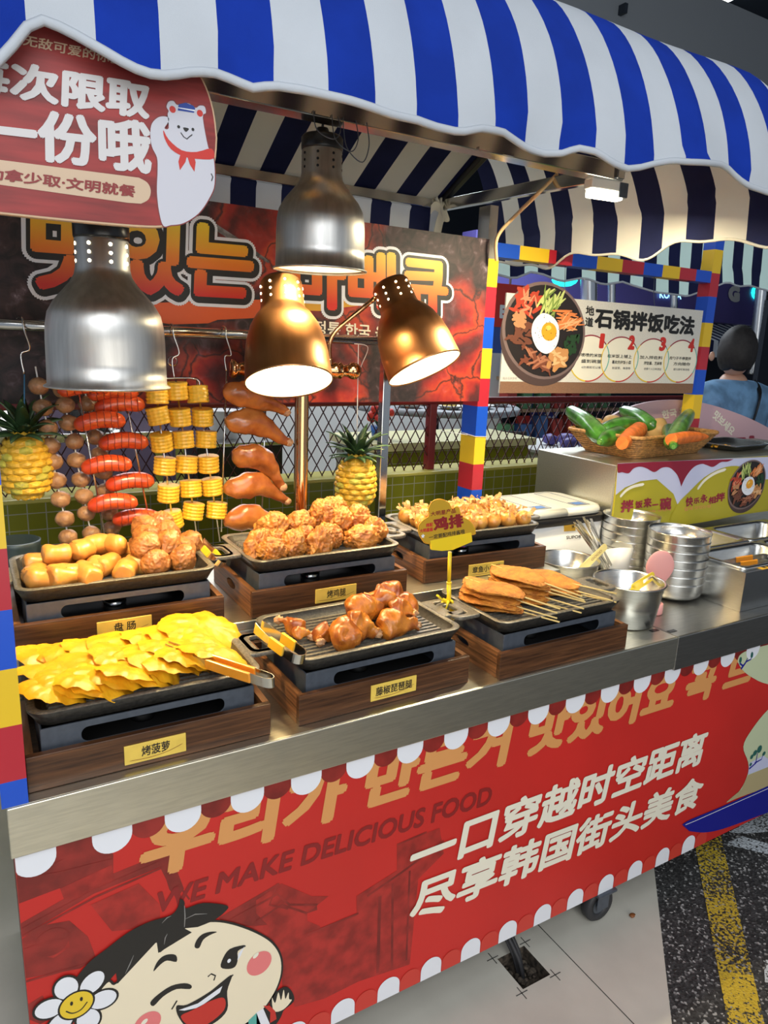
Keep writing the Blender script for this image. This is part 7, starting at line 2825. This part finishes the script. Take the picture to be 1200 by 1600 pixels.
mb.build('bowl', [M['lamp_teal']], t)
mb = MB()
mb.tube([(0, 0, .014), (0, 0, 4.4 - t.location.z)], .005, 6)
mb.build('rod', [M['hall_grey']], t)
t = thing('downlight', 'round bright downlight on the dark ceiling at the top right', 'lamp', (5.321,3.2,4.282))
mb = MB()
mb.lathe([(.0001, 0), (.075, 0), (.085, .012), (.085, .10), (.0001, .10)], 28)
mb.build('can', [mat('lamp_round', (1.0, .97, .90), emit=10.0)], t)
mb = MB()
mb.tube([(0, 0, .10), (0, 0, max(.12, 4.4 - t.location.z))], .01, 6)
mb.build('rod', [M['hall_grey']], t)
mb = MB()
mb.box(-.012, .012, 0, 1.4, 0, .05)
o = mb.build('trim_2', [M['hall_dark']])
o.location = (3.389,2.35,3.452)
struct(o)

# ---- purple shop front with round letters and its striped awning, right
sf = thing('shop_front', 'purple shop front with pale round letters above a striped awning', 'shop front', (5.4, 4.2, 1.9))
q = [(6.646,4.2,1.917),(9.783,4.2,1.979),(9.565,4.2,2.607),(6.565,4.2,2.304)]
mb = MB()
mb.box(-1.6, 2.6, 0, .2, .02, .62)
mb.build('fascia', [M['hall_purple']], sf)
for word, qq, m in (('G', [(7.314,2.15),(7.522,2.149),(7.489,2.326),(7.285,2.318)], 'hall_white'), ('O', [(7.726,2.183),(8.017,2.187),(7.968,2.368),(7.681,2.354)], 'lamp_teal')):
    text(word, M[m], tuple((p[0] - 5.4, p[1] - 1.9) for p in qq), -.012, sf, .09, 'lettering')
mb = MB()
text_into(mb, 'KOREA', tuple((p[0] - 5.4, p[1] - 1.9) for p in [(6.181,2.111),(6.521,2.119),(6.505,2.196),(6.166,2.186)]), -.02, 0, .03)
mb.build('lettering', [M['lamp_sign']], sf)
mb = MB()
i = 0
xx = -1.6
while xx < 2.6:
    mb.loops([[(xx, -.02, .0), (xx, -.62, -.20), (xx, -.63, -.36)], [(xx + .07, -.02, .0), (xx + .07, -.62, -.20), (xx + .07, -.63, -.36)]], i % 2, False, False, False, closed=False)
    xx += .07
    i += 1
mb.build('shop_awning', [M['cloth_white'], M['cloth_navy']], sf)
mb = MB()
mb.box(-1.6, 2.6, .3, .36, -1.9, .0)
mb.build('shop_wall', [M['hall_dark']], sf)
mb = MB()
for z in (-1.25, -.95, -.65):
    mb.box(-1.1, .5, .05, .29, z, z + .03)
mb.build('shelf_board', [mat('shelf_wood', (.30, .20, .12), .5)], sf)
rr = random.Random(4)
cols_ = [mat('box_' + n, c, .5) for n, c in (('blue', (.06, .14, .34)), ('cream', (.6, .56, .44)), ('red', (.4, .05, .04)), ('green', (.1, .25, .12)))]
for z, nm in ((-1.22, 'lower'), (-.92, 'middle'), (-.62, 'upper')):
    for k in range(7):
        w_ = rr.uniform(.10, .17)
        mb = MB()
        mb.box(0, w_, 0, .16, 0, rr.uniform(.14, .24))
        o = mb.build('packet', [cols_[rr.randrange(4)]], None, bevel=.004)
        o.location = (5.4 - 1.05 + k * .21, 4.28, 1.9 + z + .0005)
        tag(o, name_ord(k, 7, 'packet') + ' on the ' + nm + ' shelf of the purple shop', 'packet', 'packets on the shop shelves')
mb = MB()
mb.box(0, .9, 0, .05, 0, 1.15)
o = mb.build('dark_board', [M['hall_dark']])
o.location = (6.686,3.3,1.047)
o.location.z -= .1
tag(o, 'black board standing behind the person at the right edge', 'board')

# red sign with a white letter, left of the rice sign
rs = thing('red_sign', 'red sign with a white capital letter half hidden behind the block post', 'sign', (2.753,2.6,1.669))
mb = MB()
mb.box(0, .30, 0, .02, 0, .26)
mb.build('board', [M['print_red']], rs)
text('E', M['print_white'], tuple((p[0] - rs.location.x, p[1] - rs.location.z) for p in [(2.829,1.722),(2.88,1.721),(2.877,1.802),(2.826,1.803)]), -.002, rs, .06)
mb = MB()
mb.box(0, .30, .0, .02, -.16, -.002)
mb.build('lower_band', [mat('band_blue', (.03, .08, .34), .5)], rs)
mb = MB()
mb.tube([(.15, .01, .26), (.15, .01, 4.4 - rs.location.z)], .008, 8)
mb.build('rod', [M['hall_grey']], rs)

# ---- what shows through the mesh: kitchen units, planter, round table, posters
mb = MB()
mb.box(-1.2, 1.35, 3.2, 3.26, 0, 1.75)
struct(mb.build('wall_partition', [M['hall_lilac']]))
mb = MB()
mb.box(1.6, 4.4, 4.4, 4.46, 0, 1.5)
struct(mb.build('wall_white', [M['hall_white']]))


def unit(name, label, cat, loc, w_, d_, h_, m, top=None, legs=False):
    t = thing(name, label, cat, loc)
    mb = MB()
    if legs:
        for sx in (.03, w_ - .03):
            for sy in (.03, d_ - .03):
                l_ = MB()
                l_.box(sx - .02, sx + .02, sy - .02, sy + .02, 0, h_ - .04)
                l_.build('leg', [M['steel_plain']], t)
        mb.box(0, w_, 0, d_, h_ - .04, h_)
        mb.build('table_top', [M[m]], t, bevel=.004)
        mb = MB()
        mb.box(.03, w_ - .03, .03, d_ - .03, .30, .32)
        mb.build('under_shelf', [M['steel_plain']], t)
    else:
        mb.box(0, w_, 0, d_, 0, h_ - .02)
        mb.build('body', [M[m]], t, bevel=.004)
        mb = MB()
        mb.box(-.01, w_ + .01, -.01, d_ + .01, h_ - .0195, h_)
        mb.build('worktop', [M[top or 'steel_plain']], t, bevel=.003)
    return t


unit('kitchen_table', 'steel kitchen table seen through the mesh behind the meatball strings', 'table', (-.15, 2.35, 0), .95, .5, 1.10, 'steel_plain', None, True)
unit('kitchen_unit', 'dark kitchen unit seen through the mesh behind the corn skewers', 'kitchen unit', (.88, 2.45, 0), .45, .5, 1.02, 'black')
for i, (x, y, z, r, h, m, lab) in enumerate(((.0, 2.55, 1.1005, .10, .16, 'steel_plain', 'round steel stock pot on the kitchen table behind the left skewers'), (.42, 2.55, 1.1005, .13, .10, 'steel_plain', 'wide steel pan on the kitchen table behind the sausages'),
                                             (1.08, 2.65, 1.0205, .08, .14, 'hall_white', 'white tub on the dark kitchen unit beyond the corn'))):
    t = thing('stock_pot' if i < 2 else 'white_tub', lab, 'pot' if i < 2 else 'tub', (x, y, z))
    mb = MB()
    mb.lathe([(.0001, 0), (r, 0), (r, h), (r + .008, h), (r + .008, h + .006), (r - .004, h + .006), (r - .004, .01), (.0001, .01)], 28)
    mb.build('body', [M[m]], t)
    if i < 2:
        mb = MB()
        mb.lathe([(r + .002, h + .006), (r * .8, h + .025), (.02, h + .04), (.018, h + .06), (.0001, h + .062)], 28)
        mb.build('lid', [M[m]], t)

pl = thing('tiled_planter', 'green tiled planter with a cream ledge running back behind the hanging pineapple', 'planter', (1.62, 2.0, 0))
mb = MB()
mb.box(0, 1.0, 0, .40, 0, 1.02)
mb.build('tiled_body', [M['tile']], pl)
mb = MB()
mb.box(-.03, 1.03, -.03, .43, 1.0205, 1.06)
mb.build('ledge', [mat('ledge_cream', (.62, .60, .34), .4)], pl)
for v in pl.children:
    pass
fl_ = thing('flower_pot', 'small pot of red flowers on the cream ledge behind the copper post', 'flower pot', (1.72, 2.12, 1.0605))
mb = MB()
mb.lathe([(.0001, 0), (.035, 0), (.045, .07), (.04, .07), (.0001, .06)], 20)
mb.build('pot', [mat('pot_blue', (.02, .10, .34), .4)], fl_)
rr = random.Random(8)
for k in range(9):
    mb = MB()
    blob(mb, (rr.uniform(-.05, .05), rr.uniform(-.04, .04), .10 + rr.uniform(0, .06)), .022, 2, .4, 3, k)
    mb.build('bloom', [M['print_red']], fl_)
mb = MB()
for k in range(16):
    a = rr.uniform(0, 6.28)
    mb.ribbon([(0, 0, .06), (.03 * math.cos(a), .03 * math.sin(a), .10), (.06 * math.cos(a), .06 * math.sin(a), .10 + rr.uniform(0, .05))], (-math.sin(a), math.cos(a), 0), .018, .001)
mb.build('leaves', [M['pine_leaf']], fl_)

rt = thing('round_table', 'round dining table with a grey top seen through the mesh left of the block post', 'table', (2.75, 3.15, 0))
mb = MB()
mb.lathe([(.0001, 1.10), (.58, 1.10), (.60, 1.105), (.60, 1.135), (.585, 1.145), (.0001, 1.145)], 48)
mb.build('table_top', [M['hall_grey']], rt)
mb = MB()
mb.lathe([(.0001, 0), (.25, 0), (.25, .02), (.05, .05), (.04, 1.10)], 28)
mb.build('pedestal', [M['hall_dark']], rt)
rr = random.Random(2)
dish_m = [mat('dish_' + n, c, .4) for n, c in (('orange', (.6, .22, .04)), ('yellow', (.7, .5, .1)), ('red', (.5, .06, .04)), ('green', (.12, .25, .06)))]
places_ = [(-.38, -.28), (-.15, -.40), (.12, -.38), (.36, -.25), (-.20, -.10), (.12, -.08), (.42, .05), (-.45, .02), (.0, .25)]
for k, (dx, dy) in enumerate(places_):
    t = thing('dish', name_ord(sorted(range(9), key=lambda q: places_[q][0]).index(k), 9, 'white dish of food') + ' on the round table', 'dish', (2.75 + dx, 3.15 + dy, 1.1455), 0, 'dishes on the round table')
    mb = MB()
    mb.lathe([(.0001, 0), (.05, 0), (.085, .022), (.088, .024), (.083, .026), (.05, .008), (.0001, .006)], 24)
    mb.build('plate', [M['white']], t)
    mb = MB()
    for b_ in range(7):
        blob(mb, (rr.uniform(-.04, .04), rr.uniform(-.04, .04), .022), .024, 1, .3, 2, b_ + k)
    mb.build('food', [dish_m[k % 4]], t)
for k, (x, y) in enumerate(((2.05, 3.15), (3.62, 3.45))):
    t = thing('dining_chair', 'dark chair at the left of the round table behind the mesh' if k == 0 else 'dark chair at the right of the round table behind the mesh', 'chair', (x, y, 0), .5 if k == 0 else -.7)
    mb = MB()
    mb.box(-.2, .2, -.2, .2, .43, .47)
    mb.build('seat', [M['black']], t, bevel=.01)
    mb = MB()
    mb.box(-.2, .2, -.22, -.19, .55, .92)
    mb.build('backrest', [M['black']], t, bevel=.01)
    for sx in (-.18, .18):
        for sy in (-.18, .18):
            mb = MB()
            mb.box(sx - .015, sx + .015, sy - .015 - (.03 if sy < 0 else 0), sy + .015, 0, .43 if sy > 0 else .92)
            mb.build('leg', [M['black']], t)

# posters and a lit table to the right of the post
for i, (pts, m, lab, words) in enumerate((([(4.588,0.6483),(4.753,0.6558),(4.726,0.8993),(4.577,0.9015)], 'print_red', 'red poster on the white wall seen through the mesh', None), ([(4.77,0.6552),(5.112,0.684),(5.067,1.164),(4.747,1.151)], 'band_b', 'blue poster with white figures on the white wall', '27'))):
    if m == 'band_b':
        M['band_b'] = mat('poster_blue', (.02, .035, .28), .5)
    xs_, zs_ = [p[0] for p in pts], [p[1] for p in pts]
    t = thing('poster', lab, 'poster', (min(xs_), 4.385, min(zs_)))
    mb = MB()
    mb.box(0, max(xs_) - min(xs_), 0, .012, 0, max(zs_) - min(zs_))
    mb.build('sheet', [M[m]], t)
    if words:
        h_ = max(zs_) - min(zs_)
        text(words, M['print_white'], ((.14, h_ * .42), (.42, h_ * .42), (.42, h_ * .62), (.14, h_ * .62)), -.002, t, .04)
lt_ = unit('buffet_table', 'bluish white buffet table seen through the mesh right of the block post', 'table', (2.72, 1.95, 0), 1.3, .50, .98, 'hall_white', 'hall_white')
for k in range(6):
    t = thing('purple_packet', name_ord(k, 6, 'purple packet') + ' on the bluish buffet table', 'packet', (2.95 + (k % 3) * .13, 2.02 + (k // 3) * .16, .9805), k * .5, 'packets on the buffet table')
    mb = MB()
    blob(mb, (0, 0, .035), (.06, .045, .035), 2, .25, 2, k)
    mb.build('packet_body', [M['hall_purple']], t)

# ---- person seen from behind at the right edge
HP = Vector((3.372,1.32,1.562))
ps = thing('person', 'person seen from behind in a light blue denim jacket with a black bag strap', 'person', (HP.x, HP.y, 0))
HZ = HP.z                                                # middle of the head


def skin(name, verts, edges, radii, m, parent, root=0, sub=2):
    me = bpy.data.meshes.new(name)
    me.from_pydata(verts, edges, [])
    o = bpy.data.objects.new(name, me)
    C.objects.link(o)
    o.parent = parent
    me.materials.append(m)
    md = o.modifiers.new('skin', 'SKIN')
    md.use_smooth_shade = True
    for i, r in enumerate(radii):
        sv = me.skin_vertices[0].data[i]
        sv.radius = r if isinstance(r, tuple) else (r, r)
        sv.use_root = (i == root)
    sm = o.modifiers.new('sub', 'SUBSURF')
    sm.levels = sub
    sm.render_levels = sub
    return o


sh = HZ - .215                                            # shoulder height
hip = sh - .50
# body: root at the pelvis
V = [(0, 0, hip), (0, .0, hip + .22), (0, .0, sh - .04), (0, 0, sh + .06), (-.02, -.01, HZ - .09),
     (.19, 0, sh - .02), (.25, -.05, sh - .30), (.20, -.22, sh - .48), (.19, -.29, sh - .52),
     (-.19, 0, sh - .02), (-.25, -.05, sh - .30), (-.20, -.22, sh - .48), (-.19, -.29, sh - .52),
     (.10, 0, hip - .06), (.11, -.01, hip - .42), (.11, .02, .09), (.12, -.10, .04),
     (-.10, 0, hip - .06), (-.11, -.01, hip - .42), (-.11, .02, .09), (-.12, -.10, .04)]
Ed = [(0, 1), (1, 2), (2, 3), (3, 4), (2, 5), (5, 6), (6, 7), (7, 8), (2, 9), (9, 10), (10, 11), (11, 12), (0, 13), (13, 14), (14, 15), (15, 16), (0, 17), (17, 18), (18, 19), (19, 20)]
Rd = [(.15, .11), (.135, .10), (.15, .10), .062, .055, .062, .045, .036, .030, .062, .045, .036, .030, .085, .06, .042, .04, .085, .06, .042, .04]
bdy = skin('body', V, Ed, Rd, M['skin'], ps)
mb = MB()


def head_fn(p):
    return Vector((p.x, p.y * 1.0, p.z))


blob(mb, (-.02, -.01, HZ), (.078, .098, .118), 4, 0, 1, 0, 0, 0, 9, Matrix.Rotation(-.9, 3, 'Z'))
hd = mb.build('head', [M['skin']], ps)
mb = MB()
blob(mb, (-.095, -.035, HZ - .012), (.012, .022, .034), 3, .1, 2, 1)
mb.build('ear', [M['skin']], hd)
mb = MB()
blob(mb, (-.115, .062, HZ - .02), (.016, .014, .024), 2, .1, 2, 1)
mb.build('nose', [M['skin']], hd)
mb = MB()


def hair_fn(p):
    return p


vs, fs = ico(4)
keep = []
Rz = Matrix.Rotation(-.9, 3, 'Z')
hv = []
for v in vs:
    p = Vector((v.x * .088, v.y * .108, v.z * .128))
    p *= 1 + .05 * noise.noise(v * 9)
    hv.append(Rz @ p + Vector((-.02, -.012, HZ + .008)))
fk = [f for f in fs if all(vs[i].z > -.74 and (vs[i].y < .55 or vs[i].z > .42) for i in f)]
mb.add(hv, fk, 0, True)
hr = mb.build('hair', [M['hair']], ps, solid=.012)
J = [(0, 0, hip - .02), (0, 0, hip + .22), (0, 0, sh - .04), (0, .0, sh + .085), (.215, 0, sh - .01), (.262, -.05, sh - .30), (.215, -.20, sh - .455), (-.215, 0, sh - .01), (-.262, -.05, sh - .30), (-.215, -.20, sh - .455)]
JE = [(0, 1), (1, 2), (2, 3), (2, 4), (4, 5), (5, 6), (2, 7), (7, 8), (8, 9)]
JR = [(.20, .15), (.19, .15), (.21, .15), (.085, .08), .095, .074, .058, .095, .074, .058]
skin('denim_jacket', J, JE, JR, M['denim'], ps)
T_ = [(0, 0, hip + .02), (.10, 0, hip - .08), (.11, -.01, hip - .42), (.11, .02, .12), (-.10, 0, hip - .08), (-.11, -.01, hip - .42), (-.11, .02, .12)]
skin('trousers', T_, [(0, 1), (1, 2), (2, 3), (0, 4), (4, 5), (5, 6)], [(.16, .12), .10, .075, .06, .10, .075, .06], M['trousers'], ps)
for s in (-1, 1):
    mb = MB()
    blob(mb, (s * .115, -.05, .04), (.05, .125, .042), 3, 0, 1, 0)
    mb.build('shoe', [M['black']], ps)
mb = MB()
mb.ribbon(smooth_poly([(.10, -.05, sh + .075), (.07, -.115, sh + .01), (-.02, -.148, sh - .16), (-.12, -.152, sh - .34), (-.20, -.10, sh - .50)], 6, False), (.8, .15, .6), .034, .006)
mb.build('bag_strap', [M['black']], ps)
